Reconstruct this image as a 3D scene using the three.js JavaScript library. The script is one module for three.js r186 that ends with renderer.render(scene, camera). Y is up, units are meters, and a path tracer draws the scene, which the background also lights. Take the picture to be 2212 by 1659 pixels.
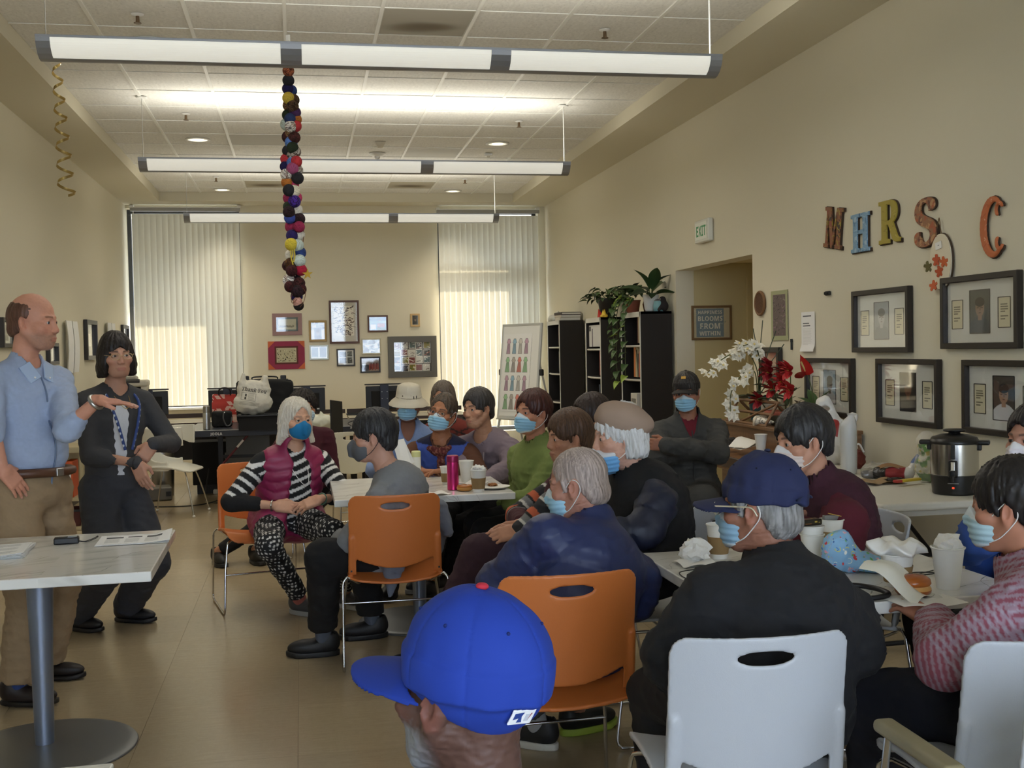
import * as THREE from 'three';
import { RoundedBoxGeometry } from 'three/addons/geometries/RoundedBoxGeometry.js';
import { mergeGeometries } from 'three/addons/utils/BufferGeometryUtils.js';
import { RectAreaLightUniformsLib } from 'three/addons/lights/RectAreaLightUniformsLib.js';
import { FontLoader } from 'three/addons/loaders/FontLoader.js';
import { TextGeometry } from 'three/addons/geometries/TextGeometry.js';
import { ImprovedNoise } from 'three/addons/math/ImprovedNoise.js';

// ---------------------------------------------------------------- camera, sky, sun, exposure
// Room frame: x to the right, y up, and "deep" metres from the camera into the room (three's z = -deep).
RectAreaLightUniformsLib.init();
const scene = new THREE.Scene();
const camera = new THREE.PerspectiveCamera(37.8, 2212 / 1659, 0.05, 120);
camera.position.set(0, 1.5, 0);
camera.rotation.order = 'YXZ';
camera.rotation.set(-0.03234932, -0.18526557, -0.02048557);
scene.add(camera); camera.updateMatrixWorld(true);
const renderer = new THREE.WebGLRenderer({ antialias: true });
renderer.toneMapping = THREE.LinearToneMapping;
renderer.toneMappingExposure = 1.22;
renderer.shadowMap.enabled = true;

scene.background = new THREE.Color(0.74, 0.87, 1.05);
scene.backgroundIntensity = 8.5;
const sun = new THREE.DirectionalLight(0xfff0d8, 16);          // low sun behind the far windows, from the right
sun.position.set(1.25 * 14, 0.92 * 14, -16 - 14); sun.target.position.set(0, 0, -16);
sun.castShadow = true; sun.shadow.mapSize.set(2048, 2048);
Object.assign(sun.shadow.camera, { left: -9, right: 9, top: 9, bottom: -9, near: 1, far: 60 });
scene.add(sun, sun.target);
const UPLIGHT = 9.5, DOWNLIGHT = 5.5;                            // radiance of the lamps' upper and lower openings

// ---------------------------------------------------------------- helpers
const V = (x, y, deep) => new THREE.Vector3(x, y, -deep);
const C = (r, g, b) => new THREE.Color().setRGB(r / 255, g / 255, b / 255, THREE.SRGBColorSpace);
const PI = Math.PI, rad = (d) => d * PI / 180;
let seed = 7; const rnd = () => { seed = (seed * 1664525 + 1013904223) >>> 0; return seed / 4294967296; };
const rr = (a, b) => a + (b - a) * rnd();
const noiseGen = new ImprovedNoise(), noise = (x, y, z) => noiseGen.noise(x, y, z);
const lerp = (a, b, t) => a + (b - a) * t, clamp = (x, a, b) => Math.min(b, Math.max(a, x));
const smooth = (a, b, x) => { const t = clamp((x - a) / (b - a), 0, 1); return t * t * (3 - 2 * t); };
const ray = new THREE.Vector3();
function at(px, py, deep) {                                     // the point that stands at that depth of the room
  ray.set((px - 1106) / 2422.7, (829.5 - py) / 2422.7, -1).applyQuaternion(camera.quaternion);
  const t = deep / -ray.z; return new THREE.Vector3(ray.x * t, 1.5 + ray.y * t, -deep);
}
const counts = {};
function numbered(n) { const k = counts[n] = (counts[n] ?? -1) + 1; return k ? n + '_' + String(k).padStart(3, '0') : n; }
function tag(o, label, category, group) { Object.assign(o.userData, { label, category }); if (group) o.userData.group = group; return o; }
function thing(name, label, category, pos, turn = 0, group) {
  const o = new THREE.Group(); o.name = numbered(name); if (pos) o.position.copy(pos); o.rotation.y = turn; scene.add(o);
  return tag(o, label, category, group);
}
function part(parent, name, geo, mat, x, y, z, rx = 0, ry = 0, rz = 0) {
  const m = new THREE.Mesh(geo, mat); m.name = name; m.castShadow = m.receiveShadow = true;
  if (x !== undefined) m.position.set(x, y, z); m.rotation.set(rx, ry, rz); parent.add(m); return m;
}
function lab(m, label) { m.userData.label = label; return m; }
function structure(name, geo, mat, x, y, z) { const m = part(scene, name, geo, mat, x, y, z); m.userData.kind = 'structure'; return m; }
function dup(o, label, pos, turn, group) {
  const c = o.clone(); c.name = numbered(o.name.replace(/_\d+$/, '')); c.userData = { ...o.userData, label }; if (group) c.userData.group = group;
  if (pos) c.position.copy(pos); if (turn !== undefined) c.rotation.y = turn; scene.add(c); return c;
}
const mat = (color, roughness = 0.7, o = {}) => new THREE.MeshStandardMaterial({ color, roughness, ...o });
const phys = (color, roughness, o = {}) => new THREE.MeshPhysicalMaterial({ color, roughness, ...o });
const box = (w, h, d, r = 0) => r ? new RoundedBoxGeometry(w, h, d, 2, r) : new THREE.BoxGeometry(w, h, d);
const cyl = (r0, r1, h, n = 24) => new THREE.CylinderGeometry(r0, r1, h, n);
const sph = (r, n = 20) => new THREE.SphereGeometry(r, n, Math.round(n * 0.7));
const lathe = (pts, n = 32) => new THREE.LatheGeometry(pts.map(([x, y]) => new THREE.Vector2(x, y)), n);
function tube(pts, r, seg, o = {}) {
  const v = pts.map((p) => p.isVector3 ? p : new THREE.Vector3(...p));
  return new THREE.TubeGeometry(new THREE.CatmullRomCurve3(v, o.closed ?? false, 'catmullrom', o.tension ?? 0.5), seg ?? Math.max(8, v.length * 6), r, o.sides ?? 8, o.closed ?? false);
}
function rod(a, b, r, sides = 10, r2 = r) {                      // straight bar between two points
  const d = b.clone().sub(a), g = new THREE.CylinderGeometry(r2, r, d.length(), sides);
  g.applyQuaternion(new THREE.Quaternion().setFromUnitVectors(new THREE.Vector3(0, 1, 0), d.clone().normalize()));
  return g.translate((a.x + b.x) / 2, (a.y + b.y) / 2, (a.z + b.z) / 2);
}
const merge = (gs) => mergeGeometries(gs.map((g) => { const q = g.index ? g.toNonIndexed() : g; for (const k of Object.keys(q.attributes)) if (!['position', 'normal', 'uv'].includes(k)) q.deleteAttribute(k); return q; }));
const T = (g, x, y, z, rx = 0, ry = 0, rz = 0) => g.applyMatrix4(new THREE.Matrix4().makeRotationFromEuler(new THREE.Euler(rx, ry, rz))).translate(x, y, z);
function canvasTexture(w, h, draw, repeat) {
  const c = document.createElement('canvas'); c.width = w; c.height = h; draw(c.getContext('2d'), w, h);
  const t = new THREE.CanvasTexture(c); t.colorSpace = THREE.SRGBColorSpace;
  if (repeat) { t.wrapS = t.wrapT = THREE.RepeatWrapping; t.repeat.set(...repeat); } return t;
}
function dataTexture(n, f, srgb = true) {                        // f(u, v) -> [r, g, b] 0..255, seamless when f is
  const d = new Uint8Array(n * n * 4);
  for (let y = 0; y < n; y++) for (let x = 0; x < n; x++) { const c = f(x / n, y / n), i = (y * n + x) * 4; d[i] = c[0]; d[i + 1] = c[1]; d[i + 2] = c[2]; d[i + 3] = 255; }
  const t = new THREE.DataTexture(d, n, n); t.magFilter = THREE.LinearFilter; t.minFilter = THREE.LinearFilter; t.wrapS = t.wrapT = THREE.RepeatWrapping;
  if (srgb) t.colorSpace = THREE.SRGBColorSpace; t.needsUpdate = true; return t;
}
// seamless fractal noise on a torus
const tn = (u, v, f, o = 0) => { const a = u * 2 * PI, b = v * 2 * PI, r = f / 6.283; return noise(Math.cos(a) * r + o, Math.sin(a) * r + 3.1 * o, Math.cos(b) * r) * 0.7 + noise(Math.sin(b) * r + 7 + o, Math.cos(a) * r, Math.sin(a) * r + 2) * 0.7; };
function uvScale(g, s, t = s) { const u = g.attributes.uv; for (let i = 0; i < u.count; i++) u.setXY(i, u.getX(i) * s, u.getY(i) * t); return g; }
function boxUV(g, s = 1, ou = 0, ov = 0) {                       // uv in metres from the dominant axis of each normal
  const p = g.attributes.position, n = g.attributes.normal, u = new Float32Array(p.count * 2);
  for (let i = 0; i < p.count; i++) {
    const ax = Math.abs(n.getX(i)), ay = Math.abs(n.getY(i)), az = Math.abs(n.getZ(i)), x = p.getX(i), y = p.getY(i), z = p.getZ(i);
    const [a, b] = ay >= ax && ay >= az ? [x, z] : ax >= az ? [z, y] : [x, y]; u[i * 2] = a * s + ou; u[i * 2 + 1] = b * s + ov;
  }
  g.setAttribute('uv', new THREE.BufferAttribute(u, 2)); return g;
}
const chrome = mat(C(205, 205, 205), 0.16, { metalness: 1 }), steel = mat(C(190, 190, 188), 0.32, { metalness: 1 });
const black = mat(C(20, 20, 22), 0.5), blackMatt = mat(C(17, 17, 18), 0.85), white = mat(C(235, 235, 230), 0.5), whiteMatt = mat(C(228, 226, 218), 0.85);

// ---------------------------------------------------------------- the room
const XL = -2.3, XR = 3.53, FAR = 16.0, BACK = -3.2, CEIL = 3.658, SOFFIT = 3.54, CL = -1.80, CR = 2.98, CF = 15.55;
const paintBump = dataTexture(256, (u, v) => { const k = 128 + 60 * tn(u, v, 40) + 50 * tn(u, v, 90, 4); return [k, k, k]; }, false);
const wallPaint = mat(C(222, 215, 192), 0.82, { bumpMap: paintBump, bumpScale: 0.0006 });
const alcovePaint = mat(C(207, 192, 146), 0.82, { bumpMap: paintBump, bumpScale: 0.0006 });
const solid = (x0, x1, y0, y1, d0, d1) => boxUV(new THREE.BoxGeometry(x1 - x0, y1 - y0, d1 - d0), 1).translate((x0 + x1) / 2, (y0 + y1) / 2, -(d0 + d1) / 2);
structure('wall_left', solid(XL - 0.25, XL, 0, 4, BACK, FAR), wallPaint);
// right wall with the opening to the alcove (deep 8.40 to 10.25, 2.2 m high)
structure('wall_right', merge([solid(XR, XR + 0.18, 0, 4, BACK, 8.4), solid(XR, XR + 0.18, 2.2, 4, 8.4, 10.25), solid(XR, XR + 0.18, 0, 4, 10.25, FAR)]), wallPaint);
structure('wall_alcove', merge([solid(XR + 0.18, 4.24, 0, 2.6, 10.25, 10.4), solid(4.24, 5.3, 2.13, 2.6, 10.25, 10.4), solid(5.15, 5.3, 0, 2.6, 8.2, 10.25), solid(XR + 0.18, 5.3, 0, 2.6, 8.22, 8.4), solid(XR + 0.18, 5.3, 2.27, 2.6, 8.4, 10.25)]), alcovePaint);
// far wall: two tall windows with a pier between
const WL = [-2.3, -0.79], WR = [1.96, 3.43];
structure('wall_far', merge([solid(XL - 0.25, WL[0], 0, 4, FAR, FAR + 0.25), solid(WL[0], WL[1], 0, 0.74, FAR, FAR + 0.25), solid(WL[0], WL[1], 3.5, 4, FAR, FAR + 0.25),
  solid(WL[1], WR[0], 0, 4, FAR, FAR + 0.25), solid(WR[0], WR[1], 0, 0.3, FAR, FAR + 0.25), solid(WR[0], WR[1], 3.5, 4, FAR, FAR + 0.25), solid(WR[1], XR + 0.18, 0, 4, FAR, FAR + 0.25)]), wallPaint);
// wall behind the camera with three windows that let the daylight in
structure('wall_back', merge([[-2.55, -1.9], [-0.4, -0.1], [1.4, 1.7], [3.2, 3.71]].map(([a, b]) => solid(a, b, 0, 4, BACK - 0.25, BACK)).concat([solid(-2.55, 3.71, 0, 0.7, BACK - 0.25, BACK), solid(-2.55, 3.71, 3.3, 4, BACK - 0.25, BACK)])), wallPaint);
const glassPane = phys(0xffffff, 0.02, { transmission: 1, thickness: 0, ior: 1.5 }), sash = mat(C(60, 62, 64), 0.5);
function windowUnit(n, x0, x1, y0, y1, deep, transom) {
  const bars = [solid(x0, x0 + 0.05, y0, y1, deep - 0.03, deep + 0.03), solid(x1 - 0.05, x1, y0, y1, deep - 0.03, deep + 0.03), solid(x0 + 0.05, x1 - 0.05, y0, y0 + 0.05, deep - 0.03, deep + 0.03), solid(x0 + 0.05, x1 - 0.05, y1 - 0.05, y1, deep - 0.03, deep + 0.03)];
  if (transom) bars.push(solid(x0 + 0.05, x1 - 0.05, transom[0], transom[1], deep - 0.03, deep + 0.03));
  const w = structure('window_' + n, merge(bars), sash); part(w, 'pane', solid(x0 + 0.04, x1 - 0.04, y0 + 0.04, y1 - 0.04, deep - 0.003, deep + 0.003), glassPane);
}
windowUnit(1, ...WL, 0.74, 3.5, FAR + 0.2); windowUnit(2, ...WR, 0.3, 3.5, FAR + 0.2, [2.62, 2.84]);
[[-1.9, -0.4], [-0.1, 1.4], [1.7, 3.2]].forEach(([a, b], i) => windowUnit(3 + i, a, b, 0.7, 3.3, BACK - 0.2));
// sloping canopies outside the far windows shade their upper halves
structure('canopy_1', solid(-3.2, 1.5, 3.56, 3.68, FAR + 0.25, FAR + 1.72), whiteMatt);
structure('canopy_2', solid(1.6, 6.2, 3.56, 3.68, FAR + 0.25, FAR + 0.93), whiteMatt);
structure('sill_1', solid(WL[0], WL[1], 0.74, 0.77, FAR - 0.07, FAR + 0.16), white);
structure('building_outside', solid(-14, 16, 0, 5.6, 23.5, 24), mat(C(120, 112, 100), 0.9));
structure('ground_outside', solid(-40, 40, -0.3, -0.12, -30, 60), mat(C(150, 146, 138), 0.9));
structure('baseboard_left', solid(XL, XL + 0.012, 0, 0.1, BACK, FAR), mat(C(70, 62, 52), 0.6));
structure('baseboard_right', merge([solid(XR - 0.012, XR, 0, 0.1, BACK, 8.4), solid(XR - 0.012, XR, 0, 0.1, 10.25, FAR)]), mat(C(70, 62, 52), 0.6));
structure('baseboard_far', solid(WL[1], WR[0], 0, 0.1, FAR - 0.012, FAR), mat(C(70, 62, 52), 0.6));
// the door at the end of the alcove
{ const d = structure('door_1', solid(4.36, 5.15, 0, 2.03, 10.28, 10.33), mat(C(196, 178, 128), 0.5));
  part(d, 'door_frame', merge([solid(4.24, 4.36, 0, 2.13, 10.22, 10.38), solid(4.36, 5.15, 2.03, 2.13, 10.22, 10.38)]), mat(C(205, 190, 145), 0.5)); }

// floor: mottled vinyl tiles, waxed
const vinyl = dataTexture(512, (u, v) => {
  const edge = smooth(0, 0.05, u) * smooth(1, 0.95, u) * smooth(0, 0.05, v) * smooth(1, 0.95, v), s = edge * (noise(u * 7, v * 60, 3) + 0.6 * noise(u * 16, v * 130, 8)), k = 4 * s + 2.5 * tn(u, v, 40, 9) + 2.5 * tn(u, v, 150, 2);
  return [166 + k * 1.05, 149 + k, 121 + k * 0.9];
});
const vinylWave = dataTexture(256, (u, v) => { const k = 128 + 60 * tn(u, v, 7, 5) + 30 * tn(u, v, 16, 1); return [k, k, k]; }, false);
const floorMats = [0, 1, 2, 3].map((i) => { const k = [1, 0.965, 1.03, 0.985][i]; return phys(new THREE.Color(k, k, k * 0.99), 0.24, { map: vinyl, specularIntensity: 1, bumpMap: vinylWave, bumpScale: 0.0005 }); });
const floor = structure('floor', solid(XL - 0.25, 5.3, -0.12, -0.004, BACK - 0.25, FAR + 0.25), mat(C(92, 80, 60), 0.8));
{ const s = 0.6096, g = [0, 1, 2, 3].map((i) => boxUV(box(s - 0.001, 0.004, s - 0.001), 1.1, i * 0.37, i * 0.61));
  for (let j = -1; j < 26; j++) for (let i = -4; i < 6; i++) {
    const x = -0.05 + (i + 0.5) * s, d = 0.55 + (j + 0.5) * s; if (x - s / 2 > XR || x + s / 2 < XL) continue;
    const k = (i * 7 + j * 13 + 400) % 4; part(floor, 'tile', g[k], floorMats[(i * 3 + j * 5 + ((i * j) & 3) + 400) % 4], x, -0.002, -d);
  }
  for (const [x0, x1, d0, d1] of [[XL, XR, BACK, -0.06], [XR, 5.15, 8.4, 10.25]]) part(floor, 'floor_strip', solid(x0, x1, -0.004, 0, d0, d1), floorMats[0]);
}

// ceiling: drywall soffit round a field of lay-in tiles in a white grid
const soffitPaint = mat(C(218, 211, 188), 0.85);
const ceiling = structure('ceiling', solid(XL - 0.25, XR + 0.18, CEIL + 0.06, CEIL + 0.3, BACK - 0.25, FAR + 0.25), whiteMatt);
structure('trim_1', merge([solid(XL, CL, SOFFIT, CEIL + 0.06, BACK, FAR), solid(CR, XR, SOFFIT, CEIL + 0.06, BACK, FAR), solid(CL, CR, SOFFIT, CEIL + 0.06, CF, FAR)]), soffitPaint);
{ const s = 0.6096, x0 = -0.6575, d0 = 7.1634;
  const fissure = dataTexture(256, (u, v) => { const k = 236 + 10 * tn(u, v, 50) + (tn(u, v, 120, 3) > 0.42 ? -16 : 0); return [k, k - 1, k - 7]; });
  const tileMats = [1, 0.975, 0.99].map((k) => mat(new THREE.Color(k, k, k), 0.9, { map: fissure }));
  const gridMat = mat(C(240, 240, 234), 0.45), full = boxUV(box(s - 0.003, 0.014, s - 0.003), 1);
  const edgeW = [x0 - s - CL, CR - (x0 + 5 * s)], gl = boxUV(box(edgeW[0] - 0.003, 0.014, s - 0.003), 1), gr = boxUV(box(edgeW[1] - 0.003, 0.014, s - 0.003), 1);
  const vents = { '2,0': 1, '3,8': 2, '0,7': 2, '3,12': 3, '0,12': 3 };
  for (let j = -5; j < 14; j++) for (let i = -2; i < 6; i++) {
    const deep = d0 + (j + 0.5) * s, last = deep + s / 2 > CF; if (vents[i + ',' + j]) continue;
    const w = i === -2 ? edgeW[0] : i === 5 ? edgeW[1] : s, cx = i === -2 ? CL + w / 2 : i === 5 ? CR - w / 2 : x0 + (i + 0.5) * s;
    if (last) { const l = CF - (deep - s / 2); part(ceiling, 'ceiling_tile', boxUV(box(w - 0.003, 0.014, l - 0.003), 1), tileMats[(i + j + 20) % 3], cx, CEIL + 0.012, -(CF - l / 2)); continue; }
    part(ceiling, 'ceiling_tile', i === -2 ? gl : i === 5 ? gr : full, tileMats[(i * 5 + j * 3 + 60) % 3], cx, CEIL + 0.012, -deep);
  }
  part(ceiling, 'ceiling_panel', solid(CL, CR, CEIL + 0.005, CEIL + 0.02, BACK, d0 - 5 * s), tileMats[0]);
  const tee = (w) => merge([T(box(w, 0.004, 1), 0, 0, 0), T(box(w * 0.35, 0.012, 1), 0, 0.006, 0)]);
  for (let i = -1; i <= 5; i++) part(ceiling, 'tee_bar', solid(x0 + i * s - 0.012, x0 + i * s + 0.012, CEIL - 0.004, CEIL + 0.005, d0 - 5 * s, CF), gridMat);
  for (let j = -5; j <= 13; j++) part(ceiling, 'cross_tee', solid(CL, CR, CEIL - 0.0005, CEIL + 0.004, d0 + j * s - 0.004, d0 + j * s + 0.004), gridMat);
  const dusty = (k) => canvasTexture(128, 128, (c) => { c.fillStyle = ['', '#b9b5a8', '#d0cfc8', '#bfb9a6'][k]; c.fillRect(0, 0, 128, 128); for (let i = 0; i < 60 && k !== 2; i++) { const g = c.createRadialGradient(0, 0, 1, 0, 0, 20 + 10 * rnd()); g.addColorStop(0, 'rgba(112,100,80,0.10)'); g.addColorStop(1, 'rgba(112,100,80,0)'); c.save(); c.translate(64 + 40 * (rnd() + rnd() - 1), 86 + 26 * (rnd() + rnd() - 1)); c.scale(1.6, 0.7); c.fillStyle = g; c.fillRect(-40, -40, 80, 80); c.restore(); } });
  for (const k in vents) { const [i, j] = k.split(',').map(Number), o = thing('ceiling_vent', { '2,0': 'grey stained air return panel set in the ceiling in front of the first hanging lamp', '3,8': 'plain pale grey air panel in the ceiling beside the smoke detectors', '0,7': 'pale grey air panel in the ceiling behind the yarn garland', '3,12': 'brown stained air vent panel in the ceiling near the far soffit, nearer the right window', '0,12': 'brown stained air vent panel in the ceiling near the far soffit, nearer the left window' }[k], 'vent', V(x0 + (i + 0.5) * s, CEIL + 0.006, d0 + (j + 0.5) * s));
    part(o, 'panel', uvScale(box(s - 0.03, 0.016, s - 0.03), 1), mat(0xffffff, 0.8, { map: dusty(vents[k]) }), 0, 0.004, 0);
    part(o, 'frame', merge([T(box(s - 0.006, 0.012, 0.014), 0, 0, s / 2 - 0.011), T(box(s - 0.006, 0.012, 0.014), 0, 0, 0.011 - s / 2), T(box(0.014, 0.012, s - 0.034), s / 2 - 0.011, 0, 0), T(box(0.014, 0.012, s - 0.034), 0.011 - s / 2, 0, 0)]), mat(C(196, 194, 184), 0.5)); }
}
// ---------------------------------------------------------------- hanging lamps, downlights, sprinklers, detectors
{
  const housing = mat(C(150, 152, 156), 0.4, { metalness: 0.4 }), glow = mat(C(236, 236, 228), 0.5, { emissive: C(255, 252, 238), emissiveIntensity: 0.36 }), upGlow = mat(C(255, 250, 235), 0.5, { emissive: C(255, 248, 226), emissiveIntensity: 1.5 });
  const L = 3.68, W = 0.115, H = 0.105;
  const arc = (a0, a1, k, x0, x1) => {                           // curved trough panel: angle from the front rim under to the back rim
    const n = 10, s = new THREE.Shape(), p = (a, q) => [Math.cos(a) * W * q, -Math.sin(a) * H * q];
    for (let i = 0; i <= n; i++) { const [u, v] = p(lerp(a0, a1, i / n), k); i ? s.lineTo(u, v) : s.moveTo(u, v); }
    for (let i = n; i >= 0; i--) s.lineTo(...p(lerp(a0, a1, i / n), k - 0.06));
    return T(new THREE.ExtrudeGeometry(s, { depth: x1 - x0, bevelEnabled: false }), 0, 0, 0, 0, -PI / 2, 0).translate(x1, 0, 0).rotateY(PI).translate(x0 + x1, 0, 0);
  };
  const cut = [-L / 2 + 0.07, -L / 2 + 1.22, -L / 2 + 1.33, L / 2 - 1.33, L / 2 - 1.22, L / 2 - 0.07];
  const lamp = thing('pendant_lamp', 'long grey linear lamp nearest the camera, with the yarn garland hanging behind its first joint', 'lamp', V(0.555, 3.14, 6.2), 0, 'long linear lamps hung from the ceiling');
  for (let i = 0; i < 3; i++) for (const [a0, a1] of [[0.12, 1.25], [PI - 1.25, PI - 0.12]]) part(lamp, 'diffuser', arc(a0, a1, 1, cut[i * 2], cut[i * 2 + 1]), glow);
  part(lamp, 'housing', merge([arc(1.25, PI - 1.25, 1.02, -L / 2, L / 2), arc(0, 0.12, 1.03, -L / 2, L / 2), arc(PI - 0.12, PI, 1.03, -L / 2, L / 2)]), housing);
  for (const [a, b] of [[cut[1], cut[2]], [cut[3], cut[4]]]) part(lamp, 'joint_band', arc(0.05, PI - 0.05, 1.015, a, b), housing);
  for (const s of [-1, 1]) part(lamp, 'end_cap', merge([arc(0, PI, 1.02, s < 0 ? -L / 2 : L / 2 - 0.07, s < 0 ? -L / 2 + 0.07 : L / 2), T(new THREE.CircleGeometry(1, 20, PI, PI).scale(W, H, 1), s * L / 2, 0, 0, 0, s * PI / 2, 0)]), housing);
  part(lamp, 'upper_opening', box(L - 0.16, 0.012, 0.15), upGlow, 0, -0.012, 0);
  for (const s of [-1, 1]) part(lamp, 'cable', rod(new THREE.Vector3(s * (L / 2 - 0.03), 0, 0), new THREE.Vector3(s * (L / 2 - 0.03), 0.516, 0), s > 0 ? 0.006 : 0.0025, 8), s > 0 ? white : steel);
  part(lamp, 'canopy', merge([-1, 1].map((s) => T(cyl(0.045, 0.045, 0.01), s * (L / 2 - 0.03), 0.51, 0))), white);
  dup(lamp, 'long grey linear lamp second from the camera, hanging in the middle of the room', V(0.555, 3.14, 9.85)); dup(lamp, 'shortest-looking linear lamp, hanging last before the far windows', V(0.555, 3.125, 13.5));
  for (const d of [6.2, 9.85, 13.5]) {
    const up = new THREE.RectAreaLight(0xfffaf0, UPLIGHT, L - 0.2, 0.15), dn = new THREE.RectAreaLight(0xfffaf0, DOWNLIGHT, L - 0.2, 0.2);
    up.position.copy(V(0.555, 3.155, d)); up.lookAt(0.555, 9, -d); dn.position.copy(V(0.555, 3.02, d)); dn.lookAt(0.555, -9, -d); scene.add(up, dn);
  }
  // round recessed downlights, in pairs
  const cone = mat(C(235, 232, 220), 0.25, { metalness: 0.3, emissive: C(255, 250, 225), emissiveIntensity: 0.55 }), bulb = mat(C(255, 250, 230), 0.5, { emissive: C(255, 249, 222), emissiveIntensity: 1.2 });
  const dl = thing('recessed_downlight', 'round recessed downlight above the first hanging lamp, near the left soffit', 'downlight', V(-0.968, CEIL, 8.11), 0, 'round downlights in the ceiling');
  part(dl, 'trim_ring', lathe([[0.098, 0.004], [0.122, 0.003], [0.125, -0.004], [0.1, -0.008], [0.096, 0]], 40), white);
  part(dl, 'reflector', lathe([[0.06, -0.001], [0.098, -0.0035]], 40), cone); part(dl, 'bulb', cyl(0.062, 0.06, 0.004, 28), bulb, 0, -0.003, 0);
  for (const [x, d, l] of [[2.097, 8.11, 'round recessed downlight above the first hanging lamp, near the right soffit'], [-0.966, 11.75, 'round recessed downlight above the second hanging lamp, on its left half'], [2.1, 11.75, 'round recessed downlight above the second hanging lamp, on its right half'], [-0.963, 15.3, 'round recessed downlight at the far end of the ceiling, towards the left window'], [2.1, 15.3, 'round recessed downlight at the far end of the ceiling, towards the right window']]) dup(dl, l, V(x, CEIL, d));
  for (const x of [-0.966, 2.1]) for (const d of [8.11, 11.75, 15.3]) { const s = new THREE.SpotLight(0xfff2d8, 5, 0, 0.9, 0.6, 2); s.position.copy(V(x, CEIL - 0.03, d)); s.target.position.copy(V(x, 0, d)); s.shadow.radius = 6; scene.add(s, s.target); }
  const sp = thing('sprinkler', 'small fire sprinkler in front of the left downlight by the first lamp', 'sprinkler', V(-0.962, CEIL, 7.48), 0, 'fire sprinklers in the ceiling');
  part(sp, 'escutcheon', lathe([[0.001, -0.012], [0.02, -0.012], [0.04, -0.002], [0.041, 0]], 24), white);
  part(sp, 'head', merge([T(cyl(0.011, 0.013, 0.05, 12), 0, -0.03, 0), T(cyl(0.024, 0.024, 0.004, 14), 0, -0.056, 0), T(box(0.004, 0.03, 0.03), 0, -0.04, 0)]), mat(C(120, 100, 78), 0.4, { metalness: 0.7 }));
  for (const [x, d, l] of [[2.097, 7.48, 'small fire sprinkler in front of the right downlight by the first lamp'], [-0.96, 10.5, 'small fire sprinkler between the first and second lamps, left side'], [2.1, 10.57, 'small fire sprinkler between the first and second lamps, right side'], [-0.964, 14.2, 'small fire sprinkler between the second and third lamps, left side'], [2.107, 14.2, 'small fire sprinkler between the second and third lamps, right side']]) dup(sp, l, V(x, CEIL, d));
  const s1 = thing('strobe_alarm', 'square flared alarm fixture on the ceiling, above the round smoke detector', 'alarm', V(0.864, CEIL, 11.77));
  part(s1, 'bell', lathe([[0.001, -0.055], [0.035, -0.055], [0.075, -0.004], [0.078, 0]], 4), mat(C(214, 208, 190), 0.5), 0, 0, 0, 0, PI / 4, 0);
  const s2 = thing('smoke_detector', 'round white smoke detector with a dome on the ceiling', 'detector', V(0.879, CEIL, 12.43));
  part(s2, 'base', lathe([[0.001, -0.03], [0.06, -0.03], [0.085, -0.012], [0.088, 0]], 28), white); part(s2, 'dome', T(sph(0.032, 16), 0, -0.036, 0), white);
  const s3 = thing('motion_sensor', 'tiny white square sensor on the ceiling behind a downlight', 'sensor', V(2.1, CEIL, 12.35)); part(s3, 'case', box(0.085, 0.03, 0.085, 0.008), white, 0, -0.015, 0); part(s3, 'lens', sph(0.018, 12), whiteMatt, 0, -0.03, 0);
}

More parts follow.
